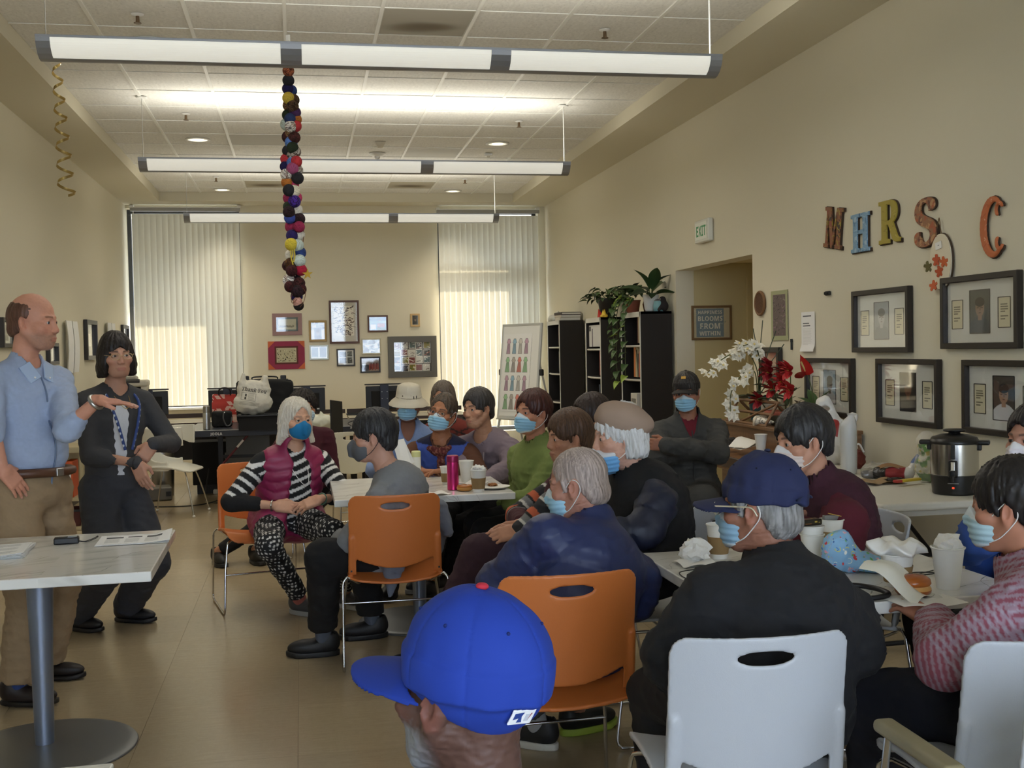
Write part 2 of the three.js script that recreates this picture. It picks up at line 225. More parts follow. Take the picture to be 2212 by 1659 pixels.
// ---------------------------------------------------------------- yarn garland and gilt spiral ribbon
{
  const strand = (dark, n, lw, light) => canvasTexture(96, 96, (c) => { c.fillStyle = '#fff'; c.fillRect(0, 0, 96, 96); for (let i = 0; i < n; i++) { c.strokeStyle = i % 3 ? dark : light; c.lineWidth = lw; const a = rr(-1, 1), x = rr(-20, 110), y = rr(-20, 110); c.beginPath(); c.moveTo(x - 40 * Math.cos(a), y - 40 * Math.sin(a)); c.quadraticCurveTo(x + 8, y - 9, x + 40 * Math.cos(a), y + 40 * Math.sin(a)); c.stroke(); } }, [2, 2]);
  const plainYarn = strand('rgba(0,0,0,0.28)', 46, 1.6, '#fff'), mixedYarn = strand('rgba(28,18,22,0.85)', 30, 3.6, 'rgba(150,110,90,0.8)');
  const P = [['#a25f3f', '#2a1c18'], ['#25262c'], ['#1d1750'], ['#d8bd4c'], ['#5d4634', '#c9bda8'], ['#4b2c60'], ['#2d4172'], ['#c2373f'], ['#e6e3de', '#20202a'], ['#8c6b4a', '#3a261e'], ['#5f86cf'], ['#22301e'], ['#b9b2a8', '#6f665c'], ['#a8527f'], ['#4a2020', '#7a5840'], ['#b9712e'], ['#c93f6c'], ['#e9e2cc'], ['#4a2a92', '#b08acb'], ['#98264f'], ['#dedad0'], ['#3a4fa0'], ['#301922', '#6a3a33'], ['#271a5c'], ['#d2be3e'], ['#28407c'], ['#c9d8d2'], ['#5c3a12', '#7a5c2c'], ['#441418', '#6a2a24'], ['#b01c3c'], ['#d9b4a4', '#c46c66'], ['#191418']];
  const ym = P.map(([a, b]) => mat(new THREE.Color(a), 0.95, { map: b ? mixedYarn : plainYarn }));
  const g0 = thing('yarn_garland', 'long hanging garland of many coloured yarn balls below the first lamp', 'garland', V(-0.031, CEIL, 7.84));
  part(g0, 'hook', merge([T(box(0.03, 0.05, 0.008, 0.003), 0, -0.025, 0), rod(new THREE.Vector3(0, -0.03, 0), new THREE.Vector3(0.02, -0.06, 0.01), 0.003)]), white);
  part(g0, 'cord', tube([[0, -0.03, 0], [0.002, -0.6, 0.002], [-0.004, -1.2, 0], [0.012, -1.86, 0]], 0.004, 40), mat(C(200, 185, 150), 0.9));
  const rows = [[623, 153, 0], [623, 174, 1], [622, 192, 2], [629, 196, 25], [623, 212, 3], [634, 216, 4], [624, 228, 9], [632, 230, 4], [637, 243, 5], [622, 249, 11], [629, 246, 2], [627, 257, 6], [639, 258, 15], [619, 269, 26], [628, 273, 8], [638, 272, 7], [629, 289, 9], [622, 296, 14], [636, 297, 14], [629, 308, 10], [622, 326, 1], [632, 319, 11], [637, 328, 12], [632, 334, 12], [618, 344, 7], [640, 349, 7], [632, 352, 10], [617, 360, 2], [632, 364, 13], [619, 377, 8], [642, 368, 12], [633, 379, 14], [643, 385, 1], [620, 394, 15], [633, 397, 16], [624, 411, 1], [635, 413, 17], [624, 428, 19], [640, 427, 16], [636, 435, 18], [624, 447, 11], [641, 454, 20], [624, 458, 22], [626, 471, 21], [646, 473, 22], [629, 490, 19], [646, 490, 19], [631, 509, 23], [646, 507, 20], [629, 528, 24], [643, 530, 26], [648, 546, 25], [628, 551, 20], [647, 563, 26], [628, 570, 27], [622, 574, 28], [630, 585, 28], [650, 583, 29], [624, 605, 8], [638, 604, 22], [627, 619, 28], [646, 612, 14], [637, 618, 12], [642, 629, 22], [649, 625, 28], [641, 640, 23]];
  rows.forEach(([px, py, c], i) => { const p = at(px, py, 7.84 + ((i * 37) % 7 - 3) * 0.011).sub(g0.position), b = sph(0.04 + 0.004 * rnd(), 16); part(g0, 'yarn_ball', b, ym[c], p.x, p.y, p.z, rr(0, 6), rr(0, 6), rr(0, 6)); });
  const face = at(643, 653, 7.82).sub(g0.position), dh = part(g0, 'yarn_figure', sph(0.036, 18).scale(0.9, 1.1, 0.9), mat(new THREE.Color('#cf9c8c'), 0.9, { map: plainYarn }), face.x, face.y, face.z); part(dh, 'hair', T(sph(0.036, 16), 0.006, -0.022, -0.008), blackMatt); 
  const star = new THREE.Shape(); for (let i = 0; i < 10; i++) { const a = i * PI / 5 + 0.3, r = i % 2 ? 0.012 : 0.036; i ? star.lineTo(r * Math.cos(a), r * Math.sin(a)) : star.moveTo(r * Math.cos(a), r * Math.sin(a)); }
  const sp = at(664, 592, 7.8).sub(g0.position); part(g0, 'star', new THREE.ExtrudeGeometry(star, { depth: 0.006, bevelEnabled: true, bevelSize: 0.002, bevelThickness: 0.002, bevelSegments: 1 }), mat(C(205, 170, 60), 0.5), sp.x, sp.y, sp.z, 0.3, 0.3, 0);
  const q = (px, py, d = 7.79) => at(px, py, d).sub(g0.position);
  part(g0, 'yellow_strand', merge([tube([q(630, 532), q(628, 550), q(633, 572)], 0.004), tube([q(634, 532), q(637, 552), q(634, 566)], 0.004), tube([q(632, 532), q(632, 548), q(629, 560)], 0.004)]), mat(C(210, 190, 70), 0.9));
  part(g0, 'loose_strand', merge([tube([q(655, 478, 7.84), q(656, 510, 7.84), q(652, 534, 7.84), q(646, 540, 7.84)], 0.0025), tube([q(632, 632), q(629, 645), q(632, 655), q(642, 646)], 0.002), tube([q(654, 622), q(660, 632), q(656, 652), q(648, 664)], 0.002)]), mat(C(110, 70, 50), 0.9));
  // spiral ribbon
  const r0 = thing('spiral_ribbon', 'curling gilt paper ribbon hanging from the left end of the first lamp', 'ribbon', at(122, 128, 6.2));
  const flat = (pts, w) => {                                     // thin ribbon swept along points
    const c = new THREE.CatmullRomCurve3(pts), n = pts.length * 8, pos = [], idx = [];
    for (let i = 0; i <= n; i++) { const p = c.getPoint(i / n), t = c.getTangent(i / n), s = new THREE.Vector3(0.35, 1, 0.25).cross(t).cross(t).normalize().multiplyScalar(w / 2); const o = s.clone().cross(t).normalize().multiplyScalar(0.0006); for (const [a, b] of [[1, 1], [-1, 1], [-1, -1], [1, -1]]) pos.push(p.x + a * s.x + b * o.x, p.y + a * s.y + b * o.y, p.z + a * s.z + b * o.z); if (i) for (let k = 0; k < 4; k++) { const u = (i - 1) * 4 + k, v = (i - 1) * 4 + (k + 1) % 4; idx.push(u, v, u + 4, v, v + 4, u + 4); } }
    const g = new THREE.BufferGeometry(); g.setAttribute('position', new THREE.Float32BufferAttribute(pos, 3)); g.setIndex(idx); g.computeVertexNormals(); g.setAttribute('uv', new THREE.Float32BufferAttribute(new Float32Array(pos.length / 3 * 2), 2)); return g;
  };
  const pts = []; for (let i = 0; i <= 64; i++) { const t = i / 64, a = t * 2 * PI * 7.2; pts.push(new THREE.Vector3(0.03 * t + (0.022 + 0.022 * t) * Math.cos(a), -0.69 * t - 0.02, (0.02 + 0.025 * t) * Math.sin(a))); }
  part(r0, 'ribbon', flat(pts, 0.014), mat(C(168, 142, 82), 0.3, { metalness: 0.65 }));
}
// ---------------------------------------------------------------- smooth solids: distance fields meshed with surface nets
// A primitive is a function (x, y, z) -> distance with a name of its own; a Solid blends them.
const cap = (a, b, ra, rb = ra) => {
  const ax = a.x, ay = a.y, az = a.z, bx = b.x - ax, by = b.y - ay, bz = b.z - az, q = 1 / (bx * bx + by * by + bz * bz + 1e-9), dr = rb - ra;
  return (x, y, z) => { x -= ax; y -= ay; z -= az; let t = (x * bx + y * by + z * bz) * q; t = t < 0 ? 0 : t > 1 ? 1 : t; const u = x - bx * t, v = y - by * t, w = z - bz * t; return Math.sqrt(u * u + v * v + w * w) - ra - dr * t; };
};
const ell = (c, rx, ry, rz, m) => {                              // ellipsoid, m = rotation (Matrix4) of its axes
  const e = m ? m.elements : null, cx = c.x, cy = c.y, cz = c.z, k = Math.min(rx, ry, rz);
  return (x, y, z) => {
    x -= cx; y -= cy; z -= cz;
    if (e) { const u = x * e[0] + y * e[1] + z * e[2], v = x * e[4] + y * e[5] + z * e[6]; z = x * e[8] + y * e[9] + z * e[10]; x = u; y = v; }
    const a = x / rx, b = y / ry, d = z / rz, k0 = Math.sqrt(a * a + b * b + d * d), a1 = a / rx, b1 = b / ry, d1 = d / rz, k1 = Math.sqrt(a1 * a1 + b1 * b1 + d1 * d1);
    return k1 < 1e-6 ? -k : k0 * (k0 - 1) / k1;
  };
};
const rbox = (c, hx, hy, hz, r, m) => {
  const e = m ? m.elements : null;
  return (x, y, z) => {
    x -= c.x; y -= c.y; z -= c.z;
    if (e) { const u = x * e[0] + y * e[1] + z * e[2], v = x * e[4] + y * e[5] + z * e[6]; z = x * e[8] + y * e[9] + z * e[10]; x = u; y = v; }
    const a = Math.abs(x) - hx + r, b = Math.abs(y) - hy + r, d = Math.abs(z) - hz + r, A = Math.max(a, 0), B = Math.max(b, 0), D = Math.max(d, 0);
    return Math.sqrt(A * A + B * B + D * D) + Math.min(0, Math.max(a, b, d)) - r;
  };
};
const half = (n, p) => { const k = n.dot(p); return (x, y, z) => x * n.x + y * n.y + z * n.z - k; };   // keeps the side against the normal
const smin = (a, b, k) => { const h = k - Math.abs(a - b); return h > 0 ? Math.min(a, b) - h * h / (4 * k) : Math.min(a, b); };
class Solid {
  constructor(k = 0.02) { this.k = k; this.ops = []; this.shape = null; }
  add(f, k = this.k, id = 0) { this.ops.push([0, f, k, id]); return this; }
  cut(f, k = 0.004) { this.ops.push([1, f, k, 0]); return this; }
  keep(f, k = 0.003) { this.ops.push([2, f, k, 0]); return this; }
  at(x, y, z) {
    let d = 1e3; const o = this.ops;
    for (let i = 0; i < o.length; i++) { const q = o[i], t = q[0], k = q[2]; let e = q[1](x, y, z); if (t === 0) { const h = k - Math.abs(d - e); d = (d < e ? d : e) - (h > 0 ? h * h / (4 * k) : 0); } else { if (t === 1) e = -e; const h = k - Math.abs(d - e); d = (d > e ? d : e) + (h > 0 ? h * h / (4 * k) : 0); } }
    return d;
  }
}
// the same solid without the pieces that cannot matter within r of a point where its value is c
function near(solid, x, y, z, c, r) {
  const e = solid.ops.map((q) => q[1](x, y, z)); let lowest = 1e3; solid.ops.forEach((q, i) => { if (q[0] === 0 && e[i] < lowest) lowest = e[i]; });
  const s = new Solid(solid.k); s.ops = solid.ops.filter((q, i) => q[0] === 0 ? e[i] < lowest + 2.8 * r + q[2] * 2 : (q[0] === 1 ? -e[i] : e[i]) + 2.8 * r + q[2] * 2 > c); return s;
}
// mesh a field inside a box; relief(x, y, z) moves the surface outwards, colour(x, y, z, nx, ny, nz) -> [r, g, b] linear
function netMesh(solid, lo, hi, cell, relief, colour, origin) {
  const nx = Math.ceil((hi.x - lo.x) / cell) + 2, ny = Math.ceil((hi.y - lo.y) / cell) + 2, nz = Math.ceil((hi.z - lo.z) / cell) + 2;
  const f = new Float32Array(nx * ny * nz).fill(1), B = 6, R = (cell * B * 0.87 + (relief ? 0.017 : 0.003)) * 1.15, sy = nx, sz = nx * ny, act = [];
  for (let K = 0; K < nz; K += B) for (let J = 0; J < ny; J += B) for (let I = 0; I < nx; I += B) {
    const c = solid.at(lo.x + (I + B / 2) * cell, lo.y + (J + B / 2) * cell, lo.z + (K + B / 2) * cell), skip = Math.abs(c) > R, k1 = Math.min(K + B, nz), j1 = Math.min(J + B, ny), i1 = Math.min(I + B, nx);
    if (!skip) act.push([I, J, K, i1, j1, k1]); else if (c > 0) continue;
    const local = skip || solid.ops.length < 5 ? solid : near(solid, lo.x + (I + B / 2) * cell, lo.y + (J + B / 2) * cell, lo.z + (K + B / 2) * cell, c, cell * B * 0.87);
    for (let k = K; k < k1; k++) for (let j = J; j < j1; j++) for (let i = I; i < i1; i++) {
      if (skip) { f[i + j * sy + k * sz] = c; continue; }
      const x = lo.x + i * cell, y = lo.y + j * cell, z = lo.z + k * cell; let d = local.at(x, y, z); if (relief && Math.abs(d) < 0.03) d -= relief(x, y, z); f[i + j * sy + k * sz] = d;
    }
  }
  const id = new Int32Array(nx * ny * nz).fill(-1), pos = [], idx = [];
  for (const [I, J, K, i1, j1, k1] of act) for (let k = K; k < Math.min(k1, nz - 1); k++) for (let j = J; j < Math.min(j1, ny - 1); j++) for (let i = I; i < Math.min(i1, nx - 1); i++) {
    const o = i + j * sy + k * sz; let m = 0;
    for (let c = 0; c < 8; c++) if (f[o + (c & 1) + (c >> 1 & 1) * sy + (c >> 2) * sz] < 0) m |= 1 << c;
    if (m === 0 || m === 255) continue;
    let x = 0, y = 0, z = 0, n = 0;
    for (let a = 0; a < 8; a++) for (const e of [1, 2, 4]) {
      const b = a | e; if (b === a || (m >> a & 1) === (m >> b & 1)) continue;
      const fa = f[o + (a & 1) + (a >> 1 & 1) * sy + (a >> 2) * sz], fb = f[o + (b & 1) + (b >> 1 & 1) * sy + (b >> 2) * sz], t = fa / (fa - fb);
      x += (a & 1) + (e === 1 ? t : 0); y += (a >> 1 & 1) + (e === 2 ? t : 0); z += (a >> 2) + (e === 4 ? t : 0); n++;
    }
    id[o] = pos.length / 3; pos.push(lo.x + (i + x / n) * cell, lo.y + (j + y / n) * cell, lo.z + (k + z / n) * cell);
  }
  const quad = (a, b, c, d, flip) => { if (a < 0 || b < 0 || c < 0 || d < 0) return; flip ? idx.push(a, c, b, b, c, d) : idx.push(a, b, c, b, d, c); };
  for (const [I, J, K, i1, j1, k1] of act) for (let k = Math.max(1, K); k < Math.min(k1, nz - 1); k++) for (let j = Math.max(1, J); j < Math.min(j1, ny - 1); j++) for (let i = Math.max(1, I); i < Math.min(i1, nx - 1); i++) {
    const o = i + j * sy + k * sz, s = f[o] < 0;
    if (s !== f[o + 1] < 0) quad(id[o - sy - sz], id[o - sz], id[o - sy], id[o], !s);
    if (s !== f[o + sy] < 0) quad(id[o - 1 - sz], id[o - sz], id[o - 1], id[o], s);
    if (s !== f[o + sz] < 0) quad(id[o - 1 - sy], id[o - sy], id[o - 1], id[o], !s);
  }
  const g = new THREE.BufferGeometry(), P = new Float32Array(pos);
  g.setAttribute('position', new THREE.BufferAttribute(P, 3)); g.setIndex(idx); g.computeVertexNormals();
  if (colour) { const n = g.attributes.normal, c = new Float32Array(P.length); for (let i = 0; i < P.length; i += 3) { const q = colour(P[i], P[i + 1], P[i + 2], n.array[i], n.array[i + 1], n.array[i + 2]); c[i] = q[0]; c[i + 1] = q[1]; c[i + 2] = q[2]; } g.setAttribute('color', new THREE.BufferAttribute(c, 3)); }
  const u = new Float32Array(P.length / 3 * 2); for (let i = 0; i < P.length / 3; i++) { u[i * 2] = P[i * 3] + P[i * 3 + 2] * 0.6; u[i * 2 + 1] = P[i * 3 + 1]; } g.setAttribute('uv', new THREE.BufferAttribute(u, 2));
  if (origin) g.translate(-origin.x, -origin.y, -origin.z);
  return g;
}
const v3 = (x, y, z) => new THREE.Vector3(x, y, z);
// ---------------------------------------------------------------- moulded stacking chairs on chrome sled frames
const chairW = 0.215;
function shellField() {
  const zb = (x, y) => -0.205 - (y - 0.45) * 0.16 + 1.15 * x * x, s = new Solid(0.006);
  const plate = (x, y, z) => Math.abs(z - zb(x, y)) - 0.0055;                                            // back
  const rr2 = (x, y, hx, hy, cy, r) => { const a = Math.abs(x) - hx + r, b = Math.abs(y - cy) - hy + r; return Math.hypot(Math.max(a, 0), Math.max(b, 0)) + Math.min(0, Math.max(a, b)) - r; };
  s.add((x, y, z) => { const inner = y < 0.56 ? 0.525 - 0.045 * Math.cos(x / 0.175 * 1.45) : 0; return Math.max(plate(x, y, z), rr2(x, y, chairW, 0.24, 0.59, 0.045), Math.abs(x) < 0.182 ? inner - y : 0.447 - y); });
  s.cut((x, y, z) => { const e = Math.hypot(x / 0.068, (y - 0.778) / 0.017); return Math.max((e - 1) * 0.017, Math.abs(z + 0.25) - 0.2); }, 0.003);
  for (const k of [-1, 1]) s.add(cap(v3(k * 0.203, 0.625, zb(0.203, 0.625) - 0.004), v3(k * 0.207, 0.463, zb(0.207, 0.463) - 0.002), 0.0135), 0.008);
  s.add((x, y, z) => { const ys = 0.445 - 0.035 * smooth(0.06, -0.2, z) + 0.03 * Math.abs(x) ** 2 * 18 - 0.045 * smooth(0.17, 0.25, z) + 0.0; const a = Math.abs(x) - 0.225 + 0.07, b = Math.abs(z - 0.015) - 0.225 + 0.07; const r = Math.hypot(Math.max(a, 0), Math.max(b, 0)) + Math.min(0, Math.max(a, b)) - 0.07; return Math.max(Math.abs(y - ys) - 0.006, r); }, 0.012);
  return s;
}
const shellGeo = netMesh(shellField(), v3(-0.26, 0.34, -0.32), v3(0.26, 0.86, 0.28), 0.006);
const plasticBump = dataTexture(128, (u, v) => { const k = 128 + 50 * tn(u, v, 60, 3) + 40 * tn(u, v, 100, 1); return [k, k, k]; }, false); plasticBump.repeat.set(14, 14);
const chairPlastic = (c) => mat(c, 0.42, { bumpMap: plasticBump, bumpScale: 0.0004 });
const orangePlastic = chairPlastic(C(204, 116, 56)), greyPlastic = chairPlastic(C(186, 190, 196)), creamPlastic = chairPlastic(C(206, 200, 178));
const sledGeo = (() => {
  const gs = []; for (const k of [-1, 1]) {
    gs.push(tube([[k * 0.2, 0.425, -0.17], [k * 0.226, 0.44, -0.175], [k * 0.247, 0.41, -0.185], [k * 0.25, 0.2, -0.215], [k * 0.252, 0.035, -0.245], [k * 0.252, 0.011, -0.225], [k * 0.252, 0.009, -0.15], [k * 0.252, 0.009, 0.2], [k * 0.25, 0.012, 0.235], [k * 0.247, 0.045, 0.245], [k * 0.235, 0.25, 0.215], [k * 0.215, 0.405, 0.19], [k * 0.19, 0.42, 0.165]], 0.0062, 90, { tension: 0.2 }));
    gs.push(tube([[k * 0.19, 0.42, 0.165], [k * 0.17, 0.415, 0.1], [k * 0.16, 0.405, 0], [k * 0.17, 0.4, -0.12], [k * 0.2, 0.425, -0.17]], 0.0062, 30));
  } return merge(gs);
})();
const stretcherGeo = ([rod(v3(-0.238, 0.23, 0.217), v3(0.238, 0.23, 0.217), 0.0055), rod(v3(-0.165, 0.408, 0.02), v3(0.165, 0.408, 0.02), 0.0055)]);
const studGeo = merge([-1, 1].map((k) => T(box(0.008, 0.008, 0.004), k * 0.206, 0.468, -0.178)));
function stackChair(name, label, x, deep, turn, plastic, group) {
  const c = thing(name, label, 'chair', V(x, 0, deep), turn, group);
  part(c, 'shell', shellGeo, plastic); part(c, 'sled_frame', sledGeo, chrome); part(c, 'stretcher', stretcherGeo[0], chrome); part(c, 'stretcher', stretcherGeo[1], chrome); part(c, 'stud', studGeo, black); return c;
}
const atY = (px, py, y) => { const p = at(px, py, 1), t = (y - 1.5) / (p.y - 1.5); return new THREE.Vector3(p.x * t, y, p.z * t); };
stackChair('stacking_chair', 'orange plastic chair under the white-haired woman in the magenta vest', -0.27, 6.84, 0.2, orangePlastic);
stackChair('stacking_chair', 'orange plastic chair, seen from behind, under the woman in the grey sweater', at(857, 1150, 5.2).x, 5.45, PI - 0.02, orangePlastic);
stackChair('stacking_chair', 'orange plastic chair, largest in view, under the man in the blue puffer jacket', at(1230, 1400, 3.22).x, 3.46, PI + 0.03, orangePlastic);
stackChair('stacking_chair', 'pale grey plastic chair, whole back in view, under the man in the navy cap', at(1664, 1500, 2.41).x, 2.65, PI - 0.06, greyPlastic);
stackChair('stacking_chair', 'pale grey plastic chair cut by the picture edge, under the pink plaid jacket', at(2284, 1500, 2.24).x, 2.46, PI - 0.02, greyPlastic);
stackChair('stacking_chair', 'pale grey plastic chair under the curly-haired woman in maroon behind the white-haired woman', at(672, 1000, 8.6).x, 8.55, 0.35, greyPlastic);
stackChair('stacking_chair', 'empty cream plastic chair behind the woman in the grey sweater', at(778, 1000, 9.2).x, 9.15, 0.25, creamPlastic);
stackChair('stacking_chair', 'pale grey plastic chair under the woman in the tan beret', 1.36, 4.22, -PI / 2, greyPlastic);
stackChair('stacking_chair', 'pale grey plastic chair under the woman in maroon fleece by the folding table', 2.0, 4.0, -1.75, greyPlastic);
stackChair('stacking_chair', 'cream plastic chair under the woman with the striped sleeves', 1.25, 5.12, -PI / 2, creamPlastic);
stackChair('stacking_chair', 'cream plastic chair under the woman in the green jacket', 1.36, 6.14, -PI / 2 + 0.1, creamPlastic);
stackChair('stacking_chair', 'cream plastic chair under the woman in the mauve hoodie', 1.3, 7.1, -0.6, creamPlastic);
stackChair('stacking_chair', 'pale grey plastic chair under the person in glasses and a blue vest', 0.79, 7.16, -0.25, greyPlastic);
stackChair('stacking_chair', 'cream plastic chair under the person in the bucket hat', 0.7, 7.95, -0.2, creamPlastic);
{ // armchair of which only one arm shows, at the lower edge
  const p = atY(1945, 1590, 0.65), q = atY(2052, 1662, 0.65), d = p.clone().sub(q), turn = Math.atan2(d.x, d.z), c = stackChair('armchair', 'grey armchair of which only one arm with a beige pad shows at the lower edge', 0, 0, turn, greyPlastic);
  const mid = p.clone().lerp(q, 0.3), side = new THREE.Vector3(0.29, 0, 0.06).applyAxisAngle(new THREE.Vector3(0, 1, 0), turn); c.position.set(mid.x - side.x, 0, mid.z - side.z);
  for (const s of [-1, 1]) part(c, 'armrest', box(0.05, 0.03, 0.3, 0.012), mat(C(140, 130, 100), 0.55), s * 0.29, 0.65, 0.05);
  part(c, 'arm_support', merge([-1, 1].flatMap((s) => [tube([[s * 0.25, 0.4, 0.2], [s * 0.285, 0.5, 0.2], [s * 0.29, 0.64, 0.17]], 0.009, 16), tube([[s * 0.25, 0.4, -0.1], [s * 0.285, 0.5, -0.1], [s * 0.29, 0.64, -0.07]], 0.009, 16)])), chrome);
}
// white moulded lounge chair with a cut-out back by the computer desks, seen from its side
{
  const c = thing('tub_chair', 'white moulded chair with a cut-out back and four splayed chrome legs by the computer desk', 'chair', V(-1.2, 0, 10.9), PI / 2 - 0.2), s = new Solid(0.02);
  s.add((x, y, z) => { const ys = 0.44 + 0.02 * smooth(0.05, 0.22, z) * -1 + 0.5 * x * x * smooth(0.25, -0.1, z); const a = Math.abs(x) - 0.15, b = Math.abs(z) - 0.14; return Math.max(Math.abs(y - ys) - 0.009, Math.hypot(Math.max(a, 0), Math.max(b, 0)) + Math.min(0, Math.max(a, b)) - 0.09); });
  s.add((x, y, z) => { const R = 0.215, r = Math.hypot(x, (z + 0.02) * 0.95); return Math.max(Math.abs(r - R - (y - 0.45) * 0.1) - 0.009, 0.43 - y, y - 0.83 - 0.03 * z, z - 0.02 - (y > 0.66 ? 0.13 : 0)); });
  s.cut((x, y, z) => { const e = Math.hypot((z + 0.03) / 0.155, (y - 0.6) / 0.085); return (e - 1) * 0.085; }, 0.01);
  part(c, 'shell', netMesh(s, v3(-0.28, 0.38, -0.3), v3(0.28, 0.86, 0.28), 0.0085), mat(C(226, 224, 212), 0.35));
  for (const [a, b] of [[1, 1], [1, -1], [-1, 1], [-1, -1]]) { part(c, 'leg', tube([[a * 0.1, 0.425, b * 0.1], [a * 0.15, 0.41, b * 0.15], [a * 0.21, 0.2, b * 0.21], [a * 0.245, 0.012, b * 0.25]], 0.008, 24), chrome); part(c, 'foot_cap', sph(0.013, 10), white, a * 0.245, 0.013, b * 0.25); }
}
// ---------------------------------------------------------------- cafe tables with marbled tops
const marble = canvasTexture(1024, 1024, (c) => {
  c.fillStyle = '#e9e7e0'; c.fillRect(0, 0, 1024, 1024);
  for (let i = 0; i < 60; i++) { const g = c.createRadialGradient(0, 0, 2, 0, 0, 90); g.addColorStop(0, 'rgba(150,148,138,0.2)'); g.addColorStop(1, 'rgba(150,148,138,0)'); c.save(); c.translate(rr(0, 1024), rr(0, 1024)); c.rotate(0.6 + rr(-0.3, 0.3)); c.scale(rr(0.8, 1.8), rr(0.2, 0.6)); c.fillStyle = g; c.fillRect(-90, -90, 180, 180); c.restore(); }
  for (let i = 0; i < 34; i++) { let x = rr(-100, 1024), y = rr(0, 1024), a = rr(0.1, 1.1); const n = i % 3 ? 9 : 18; for (let k = 0; k < n; k++) { c.strokeStyle = `rgba(${96 + rr(0, 40) | 0},${94 + rr(0, 34) | 0},${84 + rr(0, 26) | 0},${rr(0.2, 0.62)})`; c.lineWidth = rr(1, i % 3 ? 3 : 5.5); c.beginPath(); c.moveTo(x, y); a += rr(-0.6, 0.6); a += (0.55 - a) * 0.2; x += 36 * Math.cos(a); y += 36 * Math.sin(a); c.lineTo(x, y); c.stroke(); } }
}, [1.1, 1.1]);
const marbleMat = phys(0xffffff, 0.14, { map: marble, specularIntensity: 0.9 }), pedestal = mat(C(142, 152, 172), 0.34, { metalness: 0.75 }), basePlate = mat(C(118, 120, 122), 0.38, { metalness: 0.6 });
function cafeTable(label, x, deep, w, l, turn = 0) {
  const t = thing('cafe_table', label, 'table', V(x, 0, deep), turn);
  part(t, 'tabletop', boxUV(new RoundedBoxGeometry(w, 0.036, l, 2, 0.005), 1, x, deep), marbleMat, 0, 0.732, 0);
  part(t, 'column', lathe([[0.034, 0.02], [0.036, 0.1], [0.041, 0.4], [0.05, 0.66], [0.054, 0.7]], 32), pedestal);
  part(t, 'mounting_plate', box(0.34, 0.012, 0.34, 0.004), basePlate, 0, 0.708, 0);
  part(t, 'base', lathe([[0.001, 0.03], [0.04, 0.029], [0.3, 0.016], [0.335, 0.011], [0.34, 0.004], [0.338, 0.0005]], 56), basePlate); return t;
}
cafeTable('marbled cafe table with papers beside the man in the blue shirt', -1.0, 4.5, 0.92, 0.95, 0.02);
cafeTable('marbled cafe table with the pink bottle, behind the woman in the grey sweater', 0.61, 6.16, 0.93, 0.93);
cafeTable('marbled cafe table with cups and the blue pouch beside the man in the navy cap', 1.645, 3.41, 0.93, 0.93);
{ const q = atY(258, 1645, 0.75); cafeTable('marbled cafe table of which only a corner shows at the lower edge', q.x - 0.46, -q.z - 0.47, 0.92, 0.92, 0.02); }

// ---------------------------------------------------------------- small things: cups, napkins, papers
const paperCup = mat(C(232, 230, 222), 0.6), sleeveMat = mat(C(146, 118, 78), 0.85), napkinMat = mat(C(236, 234, 228), 0.9), coffee = mat(C(60, 38, 22), 0.2);
const cupGeo = (h, r) => lathe([[r * 0.68, 0], [r * 0.7, 0.006], [r * 0.98, h - 0.004], [r * 1.05, h - 0.004], [r * 1.06, h], [r * 0.97, h + 0.001], [r * 0.95, h - 0.006], [r * 0.68, 0.008], [0.001, 0.008]], 36);
function cup(label, p, h = 0.115, r = 0.042, sleeve = false) {
  const c = thing('paper_cup', label, 'cup', p); part(c, 'cup_body', cupGeo(h, r), paperCup);
  if (sleeve) part(c, 'sleeve', lathe([[r * 0.755, h * 0.14], [r * 0.78, h * 0.14], [r * 0.945, h * 0.64], [r * 0.92, h * 0.64]], 36), sleeveMat); return c;
}
function crumple(w, h, d, sd, k = 0.25) {                         // crumpled paper: a faceted wad
  const g = new THREE.IcosahedronGeometry(1, 3), p = g.attributes.position, q = new THREE.Vector3();
  for (let i = 0; i < p.count; i++) { q.fromBufferAttribute(p, i); const n = 1 + k * (Math.abs(noise(q.x * 2.3 + sd, q.y * 2.3, q.z * 2.3)) * 1.8 - 0.5 + 0.5 * Math.abs(noise(q.x * 6 + sd, q.y * 6, q.z * 6))); p.setXYZ(i, q.x * n * w / 2, Math.max(q.y * n * h / 2, -h * 0.42), q.z * n * d / 2); }
  g.computeVertexNormals(); return g.translate(0, h * 0.42, 0);
}
function sheetGeo(w, l, bend, th = 0.0012, n = 14) {             // a bent sheet with thickness: bend(u, v) -> height
  const g = new THREE.BoxGeometry(w, th, l, n, 1, n), p = g.attributes.position; for (let i = 0; i < p.count; i++) p.setY(i, p.getY(i) + th / 2 + bend(p.getX(i) / w + 0.5, p.getZ(i) / l + 0.5)); g.computeVertexNormals(); return g;
}
const printed = (draw) => mat(0xffffff, 0.85, { map: canvasTexture(256, 330, (c, w, h) => { c.fillStyle = '#f1f1f0'; c.fillRect(0, 0, w, h); c.fillStyle = '#55585c'; draw(c, w, h); }) });
const lines = (c, x, y, w, n, s = 9) => { for (let i = 0; i < n; i++) c.fillRect(x, y + i * s, w * (i === n - 1 ? 0.6 : 0.85 + 0.15 * rnd()), 2); };
const top = 0.7505;
